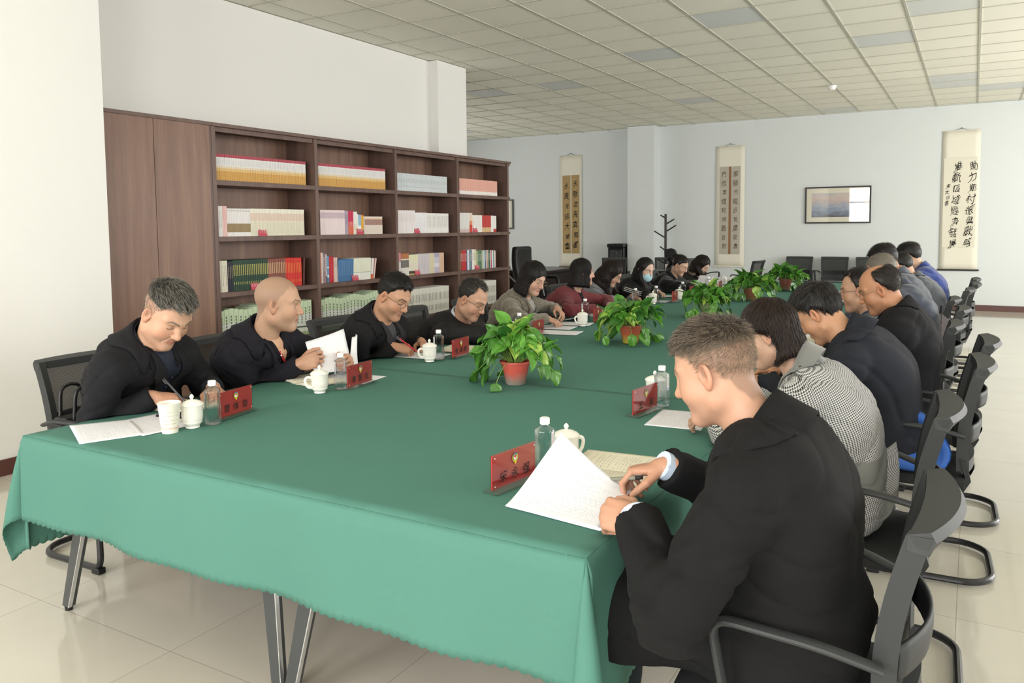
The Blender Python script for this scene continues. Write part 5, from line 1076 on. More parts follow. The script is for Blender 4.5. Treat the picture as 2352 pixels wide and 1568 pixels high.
def hound_mat():
    m = bpy.data.materials.new('houndstooth_wool'); m.use_nodes = True; nt = m.node_tree; bs = nt.nodes['Principled BSDF']; uv = nd(nt, 'ShaderNodeUVMap'); bs.inputs['Roughness'].default_value = .9
    def M2(op, a, b=None):
        n = nd(nt, 'ShaderNodeMath', operation=op)
        for i, v in enumerate((a, b)):
            if v is None: continue
            if isinstance(v, (int, float)): n.inputs[i].default_value = v
            else: nt.links.new(v, n.inputs[i])
        return n.outputs[0]
    sp = nd(nt, 'ShaderNodeSeparateXYZ'); nt.links.new(uv.outputs[0], sp.inputs[0]); u = M2('MULTIPLY', sp.outputs[0], 1/.0062); v = M2('MULTIPLY', sp.outputs[1], 1/.0062)
    fu, fv = M2('FRACT', u), M2('FRACT', v); a, b = M2('GREATER_THAN', fu, .5), M2('GREATER_THAN', fv, .5); dg = M2('GREATER_THAN', M2('FRACT', M2('ADD', M2('MULTIPLY', u, 2), M2('MULTIPLY', v, 2))), .5)
    same = M2('MULTIPLY', a, b); diff = M2('ABSOLUTE', M2('SUBTRACT', a, b)); k = M2('ADD', same, M2('MULTIPLY', diff, dg))
    mx = nd(nt, 'ShaderNodeMixRGB'); mx.inputs[1].default_value = (*lin('bfbfbd'), 1); mx.inputs[2].default_value = (*lin('252628'), 1); nt.links.new(k, mx.inputs[0])
    at = nd(nt, 'ShaderNodeAttribute', attribute_name='Col'); ss = nd(nt, 'ShaderNodeSeparateColor'); nt.links.new(at.outputs['Color'], ss.inputs[0])
    m2 = nd(nt, 'ShaderNodeMixRGB'); nt.links.new(ss.outputs[0], m2.inputs[0]); nt.links.new(mx.outputs[0], m2.inputs[1]); m2.inputs[2].default_value = (*lin('70716d'), 1); nt.links.new(m2.outputs[0], bs.inputs['Base Color'])
    tc = nd(nt, 'ShaderNodeTexCoord'); n = nd(nt, 'ShaderNodeTexNoise'); n.inputs['Scale'].default_value = 300; nt.links.new(tc.outputs['Object'], n.inputs[0]); bump(nt, bs, n.outputs[0], .5, .002); return m
M_hound = hound_mat()

def ik(S_, W_, l1, l2, pole):
    d = W_-S_; L = np.linalg.norm(d); u = d/L; L2 = min(L, (l1+l2)*.995); a = (l1*l1-l2*l2+L2*L2)/(2*L2); h_ = math.sqrt(max(0, l1*l1-a*a)); k = L/L2
    p = pole-u*float(pole@u); p = p/np.linalg.norm(p); return (S_+u*a*k+p*h_).astype(f32)

def slab(p):
    """signed distance to the tabletop, so that a body rests against it"""
    q = np.abs(p-A((TX0+TX1)/2, (TY0+TY1)/2, .713))-A((TX1-TX0)/2+.012, (TY1-TY0)/2+.012, .034); return np.linalg.norm(np.maximum(q, 0), axis=1)+np.minimum(q.max(1), 0)
def elbow(S_, W_, l1, l2, pref):
    """elbow of the two-bone arm, kept on or clear of the table"""
    best = None; pref = vn(pref)
    for a in np.linspace(0, 2*PI, 64):
        q = vn(np.cross(W_-S_, A(0, 0, 1))); r = vn(np.cross(q, W_-S_)); pole = q*math.cos(a)+r*math.sin(a); e = ik(S_, W_, l1, l2, pole.astype(f32))
        inside = TX0-.06 < e[0] < TX1+.06 and e[1] > TY0-.06; c = (6*max(0, .80-e[2]) if inside else 0)+.3*(1-float(vn(pole)@pref))
        if best is None or c < best[0]: best = (c, e)
    return best[1]

def person(P):
    """one seated figure; P holds pose, clothing and head. Body mesh is the thing, hair and clothes its children."""
    ph = R_(P['face']); fd = A(math.cos(ph), math.sin(ph), 0); rt = A(math.sin(ph), -math.cos(ph), 0); Z = A(0, 0, 1); fem = P.get('fem', 0); k = P.get('s', 1.0); near = P.get('near', 1)
    hs = P.get('hs', 1.06 if not fem else 1.02); Hc = A(*P['head']); hip = A(*P['hip'], .575 if not fem else .57)
    ya, pt, ro = R_(P['face']+P.get('yaw', 0)), R_(P.get('pitch', 25)), R_(P.get('roll', 0))
    y_ = A(math.cos(ya)*math.cos(pt), math.sin(ya)*math.cos(pt), -math.sin(pt)); x_ = A(math.sin(ya), -math.cos(ya), 0); z_ = np.cross(x_, y_); x2 = x_*math.cos(ro)+z_*math.sin(ro); z2 = z_*math.cos(ro)-x_*math.sin(ro)
    Rh = np.stack([x2, y_, z2], 1).astype(f32)                              # local -> world
    loc = lambda p: ((p-Hc)@Rh)/hs; wor = lambda q: (q*hs)@Rh.T+Hc
    N = (Hc+Rh@A(0, -.035, -.055)*hs-fd*(P.get('nb', .04))-Z*P.get('nd', .095)) if 'neck' not in P else A(*P['neck'])
    sw = P.get('sw', .195 if not fem else .165)*k; bulk = P.get('bulk', 1.0)
    tw = R_(P.get('twist', 0)); rs = rt*math.cos(tw)+fd*math.sin(tw)
    SR = N+rs*sw-Z*.085-fd*.015; SL = N-rs*sw-Z*.085-fd*.015
    bow = P.get('bow', .055); sp = [hip+(N-hip)*t-fd*bow*math.sin(PI*min(1, t*1.05)) for t in (-.12, .12, .36, .62, .84)]
    o_loc = (float(hip[0]), float(hip[1]), 0.45); OL = A(*o_loc)
    # hands
    hands = {}
    for side, Sh in (('R', SR), ('L', SL)):
        hd = P.get('h'+side)
        if hd is None: hd = dict(c=tuple(hip+fd*.30+rt*(.1 if side == 'R' else -.1)+Z*.1), az=P['face'], el=-10, roll=0, pose='relax')
        az, el, rl = R_(hd['az']), R_(hd.get('el', 0)), R_(hd.get('roll', 0)); d = A(math.cos(az)*math.cos(el), math.sin(az)*math.cos(el), math.sin(el))
        s0 = vn(np.cross(d, Z)); u0 = np.cross(s0, d); sd_ = s0*math.cos(rl)+u0*math.sin(rl); up = u0*math.cos(rl)-s0*math.sin(rl)     # sd_: to the right of the hand
        th = -sd_ if side == 'R' else sd_; hsc = P.get('hand', .98 if not fem else .88); c = A(*hd['c']); W_ = c-d*.085*hsc
        M_ = np.stack([th, d, up], 1).astype(f32); El = elbow(Sh, W_-d*.01, .29*k, .255*k, A(*(rs*(1 if side == 'R' else -1)*hd.get('out', .8)-Z*hd.get('dn', .7)-fd*hd.get('back', .3))))
        hands[side] = dict(W=W_, M=M_, El=El, S=Sh, prims=hand_prims(hd.get('pose', 'relax'), hsc), hsc=hsc, d=d)
    # ------- skin
    def head_w(p):
        q = loc(p); d = head_sd(q, P)*hs
        nk = sd_rc(p, wor(A(0, -.026, -.045)[None])[0], N-Z*.03, .056*hs*(.86 if fem else 1+P.get('fat', 0)*6), .062*(.84 if fem else 1.03)); return smin(d, nk, .022)
    def hand_w(hd): return lambda p: np.maximum(smin(hand_sd((p-hd['W'])@hd['M'], hd['prims'], hd['hsc']), sd_rc(p, hd['W'], hd['W']+(hd['El']-hd['W'])*.5, .0265*hd['hsc'], .036), .015), -slab(p)+.001)
    def core(p):
        d = sd_rc(p, N-Z*.03, sp[3], .06, .085); d = smin(d, sd_rc(p, sp[3], hip, .085, .1), .05)
        for hd in hands.values(): d = smin(d, smin(sd_rc(p, hd['S'], hd['El'], .042, .034), sd_rc(p, hd['El'], hd['W'], .034, .024), .01), .03)
        return np.maximum(np.maximum(d, .485-p[:, 2]), -slab(p)+.022)
    parts = []; hh = {1: .0026, 2: .0034, 3: .0046}[near]
    parts.append(polygonize(head_w, np.minimum(Hc-.15*hs, N-.08), np.maximum(Hc+.15*hs, N+.08), hh))
    for hd in hands.values(): parts.append(polygonize(hand_w(hd), hd['W']-.2, hd['W']+.2, {1: .0028, 2: .004, 3: .0055}[near]))
    pts = np.array([N, hip]+[h_[q] for h_ in hands.values() for q in 'S W El'.split()]); parts.append(polygonize(core, pts.min(0)-.12, pts.max(0)+.12, .014))
    V = np.concatenate([v for v, f in parts]); off = 0; Fs = []; cols = []
    for i, (v, f) in enumerate(parts):
        Fs.append(f+off); off += len(v); skin = skin_c(P)
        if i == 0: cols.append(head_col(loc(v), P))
        else:
            c = np.tile(skin*np.array([1.0, .93, .9]), (len(v), 1))
            if i in (1, 2):
                hd = list(hands.values())[i-1]; q = ((v-hd['W'])@hd['M'])/hd['hsc']; c *= (1-.10*np.exp(-((q[:, 1]-.094)**2)/.0001)*(q[:, 2] > 0))[:, None]
                tips = [np.array(pr[1]) for j, pr in enumerate(hd['prims']) if j in (3, 7, 11, 15, 18)]
                for t in tips: w = np.exp(-np.sum((q*hd['hsc']-t)**2, 1)/.00012)[:, None]; c = c*(1-.35*w)+.35*w*skin*np.array([1.1, .82, .78])
            cols.append(c)
    body = mesh('person', V-OL, np.concatenate(Fs), M_skin, None, o_loc, col=np.clip(np.concatenate(cols), 0, 1)); tag(body, P['label'], 'person', P.get('group'))
    # ------- coat / jacket
    coat = P['coat']; th = coat.get('thick', .012); fl = coat.get('loose', 1.0)
    w0 = .168*k*bulk*(1 if not fem else .9); lev = [(sp[0], w0*1.08, .128*bulk), (sp[1], w0*1.04, .125*bulk), (sp[2], w0*.98, .120*bulk), (sp[3], w0*1.08, .118*bulk), (sp[4], w0*1.06, .098*bulk)]
    bf = P.get('belly', .02)
    def torso(p):
        d = None
        for i, (c, w, r) in enumerate(lev):
            r = r*(1 if not fem else .9); ax = rt if i < 2 else rs; c2 = c+fd*(bf if i in (1, 2) else 0); hw = max(.01, w-r*.72); e = sd_rc(p, c2-ax*hw, c2+ax*hw, r+th*.5, r+th*.5); d = e if d is None else smin(d, e, .07)
        d = smin(d, sd_rc(p, SR, SL, .054*k+th, .054*k+th), .045); d = smin(d, sd_rc(p, N-Z*.058-fd*.012, (SR+SL)/2, .062+th*.5, .085), .045)
        if fem and P.get('bust', 1): 
            for sx in (-1, 1): d = smin(d, sd_sp(p, sp[3]+(sp[4]-sp[3])*.1+fd*.085+rs*sx*.07, .062), .05)
        return d
    kn = {s_: hip+fd*.44+rt*(sx*.115)-Z*.055 for s_, sx in (('R', 1), ('L', -1))}; an = {s_: v+fd*P.get('shin', .02)-Z*.415 for s_, v in kn.items()}
    def fold(p):
        q = p*A(1, 1, 1); return CR(p)+.0018*np.sin(q[:, 2]*38+3*np.sin(q[:, 0]*14+q[:, 1]*9))*np.sin(q[:, 0]*21+2*np.sin(q[:, 2]*13))
    ph_ = rng.random(8)*6
    def CR(p):
        r = 0
        for i, (a, b, c, am) in enumerate(((9, 6, 17, .005), (-7, 11, 13, .0045), (5, -13, 21, .004), (14, 9, -11, .0035))):
            s_ = np.sin(p[:, 0]*a+p[:, 1]*b+p[:, 2]*c+1.3*np.sin(p[:, 0]*b*.7-p[:, 2]*a*.8+ph_[i])+ph_[i+4]); r = r-am*np.exp(-(s_/.22)**2)*(.5+.5*np.sin(p[:, 0]*c*.4+p[:, 1]*a*.6+ph_[i+2]))
        return -r*1.5
    def arms(p):
        d = None; r1, r2 = (.055, .043) if not fem else (.046, .037); r1, r2 = r1*fl+th*.5, r2*fl+th*.5
        for hd in hands.values():
            dw = vn(hd['W']-hd['El']); u = sd_rc(p, hd['S'], hd['El'], r1*1.08, r2*1.10); f = sd_rc(p, hd['El'], hd['W']+dw*.03, r2*1.10, r2*.86)
            t = (p-hd['El'])@dw; a2 = np.abs(t); f = np.maximum(f, (p-hd['W'])@dw-.004); e = smin(u, f, .03)
            tu = (p-hd['El'])@vn(hd['S']-hd['El']); e = e+.0042*np.sin(t*95+2*np.sin(p[:, 2]*30))*np.exp(-(a2/.10)**2)+.0035*np.sin(tu*80)*np.exp(-(tu/.11)**2)
            d = e if d is None else np.minimum(d, e)
        return d
    def skirt(p):
        ln = coat['skirt']; d = None
        for s_ in 'RL':
            e = sd_rc(p, hip+rt*(.06 if s_ == 'R' else -.06), hip+(kn[s_]-hip)*min(ln, 1.), .13*bulk, .098+th); d = e if d is None else smin(d, e, .06)
        if coat.get('hem'):
            for s_ in 'RL': d = smin(d, sd_rc(p, kn[s_]*A(1, 1, 1)-fd*.10, kn[s_]-fd*.10-Z*.28, .115, .10), .05)
        if coat.get('tail'): d = smin(d, sd_rc(p, hip-fd*.12+rt*.12, hip-fd*.12-rt*.12-Z*.0, .07, .07), .06); 
        return np.maximum(d, .466-p[:, 2])
    def coat_sd(p):
        d = smin(torso(p), arms(p), .022)
        if coat.get('skirt'): d = smin(d, skirt(p), .06)
        else: d = smax(d, hip[2]-.11-p[:, 2], .02)
        if coat.get('hood'):
            for a in np.linspace(-2.2, 2.2, 9): c = N+Z*.0-fd*.075*math.cos(a)+rt*.085*math.sin(a)-fd*.01-Z*.055*abs(a/2.2)**2; d = smin(d, sd_sp(p, c, .042), .025)
        if coat.get('quilt'): t = (p-hip)@vn(N-hip); d = d-.006*np.abs(np.sin(t*PI/.075))
        return np.maximum(np.maximum(d+fold(p)*coat.get('crease', 1.0), -slab(p)), np.where((p-hip)@fd < .28, .466, coat.get('hem', .43))-p[:, 2])
    pts = np.array([N+Z*.06, hip+A(0, 0, -.16)]+[h_[q] for h_ in hands.values() for q in ('S', 'W', 'El')]+([kn['R'], kn['L'], hip-A(0, 0, .16)] if coat.get('skirt') else [])+[hip+rt*.24, hip-rt*.24, hip-fd*.2, sp[3]-fd*.2, sp[2]+fd*.22])
    v, f = polygonize(coat_sd, pts.min(0)-.13, pts.max(0)+.13, {1: .0075, 2: .010, 3: .013}[near]*P.get('cr', 1))
    upv = vn(N-sp[3]); fr = vn(fd-upv*float(fd@upv)); kw = {}
    if coat.get('hound'):
        q = v-N; ax_ = vn(N-hip); cc = hip+np.outer((v-hip)@ax_, ax_); rr_ = v-cc; u_ = np.arctan2(rr_@rs, -(rr_@fd)+.02)*.19; v_ = (v-hip)@ax_; ar = [np.abs(sd_rc(v, h_['S'], h_['El'], .0, .0)) for h_ in hands.values()]
        tb_ = (v-hip)@Z; grey = ((tb_ > .05) & (tb_ < .16)) | ((q@rs < -.10) & (sd_rc(v, hands['L']['S'], hands['L']['El'], 0, 0) < .075) & (q@fd > .06))
        kw = dict(uv=np.c_[u_, v_], col=np.repeat(grey.astype(f32)[:, None], 3, 1))
    co = mesh(coat.get('name', 'coat'), v-OL, f, M_hound if coat.get('hound') else coat['mat'], body, **kw)
    def march(u, vv, off, fn=None):
        fn = fn or (lambda p: torso(p)+fold(p)*coat.get('crease', 1.0))
        n = len(u); o_ = N+np.outer(u, rs)-np.outer(vv, upv); o_ = (o_+fr*.42).astype(f32); t = np.zeros(n, f32)
        for _ in range(28): t = np.minimum(t+np.maximum(fn(o_-t[:, None]*fr)-off, -.01)*.85, .62)
        r_ = o_-t[:, None]*fr
        for _ in range(6): r_ = r_+np.outer(np.clip(off-coat_sd(r_), 0, .012), fr)
        for _ in range(3): s_ = slab(r_); r_ = r_-np.outer(np.clip(.006-s_, 0, .02)*(s_ < .006), fr)
        return r_
    def patch(name, rows, off, m, par=co, thick=.003, nv=18, nu=6, fn=None):
        rv = [r[0] for r in rows]; V = []; g = [np.linspace(rv[i], rv[i+1], max(2, int(nv*(rv[i+1]-rv[i])/(rv[-1]-rv[0]))))[:-1] for i in range(len(rv)-1)]; vs = np.concatenate(g+[[rv[-1]]])
        u0 = np.interp(vs, rv, [r[1] for r in rows]); u1 = np.interp(vs, rv, [r[2] for r in rows]); U = np.stack([u0+(u1-u0)*i/nu for i in range(nu+1)], 1); W2 = np.repeat(vs[:, None], nu+1, 1)
        pt_ = march(U.ravel(), W2.ravel(), off, fn); nr = len(vs); F = np.array([(j*(nu+1)+i, (j+1)*(nu+1)+i, (j+1)*(nu+1)+i+1, j*(nu+1)+i+1) for j in range(nr-1) for i in range(nu)])
        q = mesh(name, pt_-OL, F, m, par)
        if thick: s_ = q.modifiers.new('t', 'SOLIDIFY'); s_.thickness = thick; s_.offset = 0
        return q
    vd = coat.get('v', 0)
    if vd:
        vw = coat.get('vw', .06); patch('shirt_front', [(-.02, -vw*.95, vw*.95), (vd*.35, -vw*.85, vw*.85), (vd, -.006, .006)], .003, coat['shirt'], body)
        if coat.get('skinv'):
            sv = coat['skinv']; q = patch('open_neckline', [(-.03, -.035, .035), (sv*.5, -.024, .024), (sv, -.002, .002)], .0055, coat['shirt'], body); q.data.materials.clear(); q.data.materials.append(mat('skin_'+P['skin'], P['skin'], .5))
        if coat.get('lapel'):
            lw = coat['lapel']
            for sx in (-1, 1): patch('lapel', [(-.02, sx*vw*.95, sx*(vw+.012)), (.05, sx*vw*.92, sx*(vw+lw*.75)), (.085, sx*vw*.86, sx*(vw+lw*.95)), (.092, sx*vw*.85, sx*(vw+lw*.70)), (.105, sx*vw*.82, sx*(vw+lw*.88)), (.16, sx*vw*.6, sx*(vw*.65+lw*.75)), (vd, sx*.002, sx*.016)][::1], .007, coat.get('lmat', coat['mat']), co, .005, nv=30)
    if coat.get('front'): patch('front_edge', [(max(vd, .03), -.006, .006), (.40, -.006, .006)], .004, coat['mat'], co, .003)
    for (u, vv, r, m) in coat.get('buttons', []):
        c = march(np.array([u]), np.array([vv]), .010)[0]; b = MB(); b.ball(c-OL, r, 10, 6); b.obj('button', m, co)
    # ------- collars
    nx = vn(wor(A(0, -.03, -.05)[None])[0]-N+fd*.01); cx_ = rs; cy_ = vn(np.cross(nx, cx_)); cy_ = cy_ if float(cy_@fd) > 0 else -cy_
    def collar(name, prof, m, a0, r0=1.0, drop=.0, par=co, th_=.004, center=None):
        n = 40; V = []; c0 = (N if center is None else center)
        for i in range(n+1):
            a = -a0+2*a0*i/n; e = (abs(a)/a0)**3; cw_ = coat.get('cw', 1.0)
            for rr, z0 in prof:
                if rr > kr*1.25: rr = kr*1.25+(rr-kr*1.25)*cw_; z0 = .04+(z0-.04)*cw_
                V.append(c0+nx*(z0*(1-.25*e)-drop*(1-math.cos(a))*.5)+cx_*(rr*r0*math.sin(a))-cy_*(rr*r0*.98*math.cos(a)+.006))
        V = np.array(V, f32)
        if par is co:
            for _ in range(5): V = V+grad(coat_sd, V, .006)*np.clip(.005-coat_sd(V), 0, .03)[:, None]
        m_ = len(prof); F = np.array([(i*m_+j, i*m_+j+1, (i+1)*m_+j+1, (i+1)*m_+j) for i in range(n) for j in range(m_-1)])
        q = mesh(name, np.array(V)-OL, F, m, par); s_ = q.modifiers.new('t', 'SOLIDIFY'); s_.thickness = th_; s_.offset = 0; return q
    kr = .070*(1.0 if not fem else .86)
    if coat.get('collar') == 'fold': collar('collar', [(kr*1.02, -.03), (kr*1.05, .03), (kr*1.10, .055), (kr*1.18, .060), (kr*1.30, .040), (kr*1.55, .005), (kr*1.80, -.030)], coat['mat'], 2.45, drop=.06, th_=.006)
    if coat.get('collar') == 'stand': collar('collar', [(kr*1.04, -.03), (kr*1.08, .035), (kr*1.14, .060), (kr*1.24, .055), (kr*1.4, -.01)], coat['mat'], 2.6, drop=.03)
    if coat.get('shirtcol'): collar('shirt_collar', [(kr*.95, -.03), (kr*.96, .045), (kr*.99, .056), (kr*1.05, .04), (kr*1.14, .0)], coat['shirtcol'], 2.75, drop=.05, par=body, th_=.002)
    if coat.get('cuff'):
        for hd in hands.values():
            dw = vn(hd['W']-hd['El']); b = MB(); p0, p1 = hd['W']-dw*.06-OL, hd['W']+dw*.020-OL; b.tube([p0, p1, p1+dw*.001, p1-dw*.004], [.039, .0375, .034, .032], 20, cap=False); b.obj('shirt_cuff', coat['cuff'], body)
    if coat.get('stripes'):
        for hd in hands.values():
            for kx in (-1, 0, 1):
                t = np.linspace(.02, .98, 24); Vp = []
                for i in range(24):
                    c = hd['S']+(hd['El']-hd['S'])*t[i]+Z*.0; axn = vn(hd['El']-hd['S']); ou = vn(A(*(-fd*.2+Z*.35))+rs*(1 if hd is hands['R'] else -1)*.8); ou = ou-axn*float(ou@axn); ou /= np.linalg.norm(ou); sd2 = np.cross(axn, ou)
                    for w2 in (-.0035, .0035):
                        pp = c+sd2*(kx*.017+w2)+ou*.12
                        Vp.append(pp)
                Vp = np.array(Vp, f32); 
                ou_ = ou
                for _ in range(24): Vp = Vp-np.outer(np.clip(coat_sd(Vp)-.0025, -.01, .05), ou_)
                F = np.array([(2*i, 2*i+1, 2*i+3, 2*i+2) for i in range(23)]); mesh('sleeve_stripe', Vp-OL, F, M_white, co)
    # ------- trousers and shoes
    def trou(p):
        d = None
        for s_, sx in (('R', 1), ('L', -1)):
            e = smin(sd_rc(p, hip+rt*sx*.08-Z*.015, kn[s_], .088*bulk, .066), sd_rc(p, kn[s_], an[s_], .066, .048), .03); d = e if d is None else smin(d, e, .02)
        return np.maximum(np.maximum(d+.6*fold(p), .05-p[:, 2]), np.where((p-hip)@fd < .28, .468-p[:, 2], -9))
    pts = np.array([hip+rt*.2, hip-rt*.2, kn['R'], kn['L'], an['R'], an['L']]); v, f = polygonize(trou, pts.min(0)-.13, pts.max(0)+.13, .012 if near > 1 else .009)
    mesh('trousers', v-OL, f, P.get('trousers', MT), body)
    for s_ in 'RL':
        c = an[s_]; fn = lambda p, c=c: np.maximum(smin(sd_el(p, A(c[0], c[1], .04)+fd*.075, A(.048+.062*abs(fd[0]), .048+.062*abs(fd[1]), .038)), sd_rc(p, A(c[0], c[1], .045), A(c[0], c[1], .08), .04, .045), .03), .006-p[:, 2])
        v, f = polygonize(fn, A(c[0]-.2, c[1]-.2, 0), A(c[0]+.2, c[1]+.2, .16), .012); mesh('shoe', v-OL, f, M_shoe, body)
    # ------- hair
    hr = P['hair']; HP_ = dict(P); HP_.update(hr); hm = hair_mat(*hr['mat'])
    if hr['style'] != 'none':
        base = (lambda q: short_hair(q, HP_)) if hr['style'] in ('short', 'tail') else (lambda q: bob_hair(q, HP_))
        tails = [(Hc+Rh@A(*a)*hs, b_, r0, r1) for a, b_, r0, r1 in hr.get('locks', [])]
        def hair_w(p):
            d = base(loc(p))*hs
            for a, b_, r0, r1 in tails:
                bb = A(*b_); axl = vn(bb-a); s1 = np.cross(axl, fd); s1 = s1/max(np.linalg.norm(s1), 1e-3); an_ = np.arctan2((p-a)@s1, (p-a)@np.cross(axl, s1)); d = smin(d, sd_rc(p, a, bb, r0, r1)+.0022*np.sin(an_*7+((p-a)@axl)*18), .03)
            return d
        lo, hi = Hc-.17*hs, Hc+.17*hs
        for a, b_, r0, r1 in tails: lo = np.minimum(lo, np.minimum(a, A(*b_))-.09); hi = np.maximum(hi, np.maximum(a, A(*b_))+.09)
        v, f = polygonize(hair_w, lo, hi, {1: .0034, 2: .0046, 3: .006}[near]); ho = mesh('hair', v-OL, f, hair_mat(*hr.get('cap', hr['mat'])), body)
        ns = hr.get('n', 2500); sel = rng.integers(0, len(v), ns); wv = v; nv_ = len(wv); ho_c = np.tile(np.array(lin(hr.get('cap', hr['mat'])[1])), (nv_, 1)); a_ = ho.data.color_attributes.new('Col', 'FLOAT_COLOR', 'POINT'); a_.data.foreach_set('color', np.c_[ho_c, np.ones(nv_)].astype(f32).ravel()); p = v[sel]+rng.normal(0, .002, (ns, 3)).astype(f32); ql = loc(p)
        if hr['style'] in ('short', 'tail'): L = hr.get('ls', .007)+(hr.get('lt', .022)-hr.get('ls', .007))*sst(.04, .085, ql[:, 2]); lift = hr.get('lift', .6)
        else: L = np.full(ns, hr.get('lt', .06), f32); lift = hr.get('lift', .03)
        L = L*(.6+.8*rng.random(ns)).astype(f32); st = 5 if hr['style'] in ('short', 'tail') else 7; X = np.zeros((ns, st, 3), f32); X[:, 0] = p; cur = p.copy()
        cw = wor(A(*hr.get('crown', (0, -.05, .11)))[None])[0]; comb = A(*(Rh@A(*hr.get('comb', (0, .5, 0))))); gr = hr.get('grav', 0)
        jit = rng.normal(0, hr.get('jit', .25), (ns, 3)).astype(f32)
        for j in range(1, st):
            nn = grad(hair_w, cur, .004); rad = cur-cw; rad = rad/np.maximum(np.linalg.norm(rad, axis=1, keepdims=True), 1e-4); t = rad+comb-Z*gr+jit; t = t-nn*np.sum(t*nn, 1, keepdims=True); t = t/np.maximum(np.linalg.norm(t, axis=1, keepdims=True), 1e-4)
            dirn = t*(1-lift)+nn*lift; dirn = dirn/np.linalg.norm(dirn, axis=1, keepdims=True); cur = cur+dirn*(L/(st-1))[:, None]
            if hr['style'] not in ('short', 'tail'): cur = cur-nn*np.clip(hair_w(cur)-.002, -.01, .01)[:, None]
            X[:, j] = cur
        if hr['style'] == 'bob':
            fr_ = HP_.get('face', (.062, .085)); fz = HP_.get('bang', .05); ok = np.ones(ns, bool)
            for j in range(st): ok &= sd_el(loc(X[:, j]), (0, .098, fz-.125), (fr_[0], fr_[1], .125)) > .002
            X = X[ok]; ns = len(X); ql = ql[ok]
        hc_ = bpy.data.hair_curves.new('hair_strands'); hc_.add_curves([st]*ns); hc_.points.foreach_set('position', (X-OL).ravel()); ra = hc_.attributes.get('radius') or hc_.attributes.new('radius', 'FLOAT', 'POINT')
        r0 = hr.get('r', .0005); ra.data.foreach_set('value', np.tile(np.linspace(r0, r0*.35, st), ns).astype(f32)); sd_w = (sst(.075, .045, ql[:, 2])*sst(.06, .03, ql[:, 1]))[:, None]; ca = hc_.attributes.new('Col', 'FLOAT_COLOR', 'CURVE'); ca.data.foreach_set('color', np.c_[hair_cols(ns, *hr['mat'][1:])*(1-sd_w)+sd_w*hair_cols(ns, *hr.get('sidec', hr['mat'][1:])), np.ones(ns)].astype(f32).ravel()); hc_.materials.append(hm); so = bpy.data.objects.new('hair_strands', hc_); COL.objects.link(so); so.parent = ho
    # ------- spectacles, mask, jewellery
    g = P.get('glasses')
    if g:
        T_ = lambda q: wor(np.array(q, f32).reshape(-1, 3))-OL
        rim, b = {'gilt': M_gilt, 'dark': M_dwire}[g], MB(); y0 = .098
        for sx in (-1, 1):
            el = [(sx*(.033+.0215*math.cos(a)*(1 if abs(math.cos(a)) < .8 else 1)), y0-.10*(abs(.033+.0215*math.cos(a)))**1.5, -.004+.0165*math.sin(a)) for a in np.linspace(0, 2*PI, 25)[:-1]]
            b.tube(T_(el), .0009*hs, 6, closed=True); b.tube(T_([(sx*.054, y0-.012, .004), (sx*.068, .07, .006), (sx*.076, .02, .006), (sx*.08, -.012, .002), (sx*.078, -.028, -.02)]), .0011*hs, 6)
        b.tube(T_([(-.0125, y0-.0005, -.001), (0, y0+.004, .002), (.0125, y0-.0005, -.001)]), .0009*hs, 6); go = b.obj('spectacles', rim, body, sh=0)
        for sx in (-1, 1):
            el = [(sx*(.033+.021*r_*math.cos(a)), y0-.10*(abs(.033+.021*r_*math.cos(a)))**1.5, -.004+.016*r_*math.sin(a)) for r_ in (0, 1) for a in np.linspace(0, 2*PI, 21)[:-1]]
            mesh('lens', T_(el), [(i, (i+1) % 20, 20+(i+1) % 20, 20+i) for i in range(20)], M_lens, go)
    if P.get('mask'):
        mk = lambda p: smax(smax(sd_el(loc(p), (0, .04, -.064), (.068, .072, .068)), np.maximum(loc(p)[:, 2]+.018, -.122-loc(p)[:, 2]), .006), .028-loc(p)[:, 1], .01)*hs+.0010*np.sin(loc(p)[:, 2]*420)
        v, f = polygonize(mk, Hc-.16, Hc+.16, .004); mo = mesh('face_mask', v-OL, f, P.get('maskm', M_mask), body); b = MB()
        for sx in (-1, 1):
            for zz in (-.035, -.1): b.tube(wor(A((sx*.06, .045, zz), (sx*.074, .01, (zz-.02)/2), (sx*.08, -.01, -.012+(.03 if zz > -.05 else -.02))))-OL, .0012, 6)
        b.obj('ear_loop', M_white, mo)
    if P.get('earring'): b = MB(); b.ball((wor(A(*(-.083, .0, -.042))[None])[0]-OL), .003, 8, 6); b.obj('earring', M_gilt, body)
    if P.get('watch'):
        hd = hands[P['watch']]; dw = vn(hd['W']-hd['El']); b = MB(); b.tube([hd['W']-dw*.004-OL, hd['W']+dw*.010-OL], .031, 20, cap=False); q = b.obj('wrist_watch', M_watch, body); s_ = q.modifiers.new('t', 'SOLIDIFY'); s_.thickness = .004
    return dict(body=body, co=co, patch=patch, march=march, N=N, rs=rs, fd=fd, upv=upv, fr=fr, OL=OL, Hc=Hc, wor=wor, hands=hands, hip=hip, collar=collar, coat_sd=coat_sd)
MT = cloth('dark_trousers', '26282b')
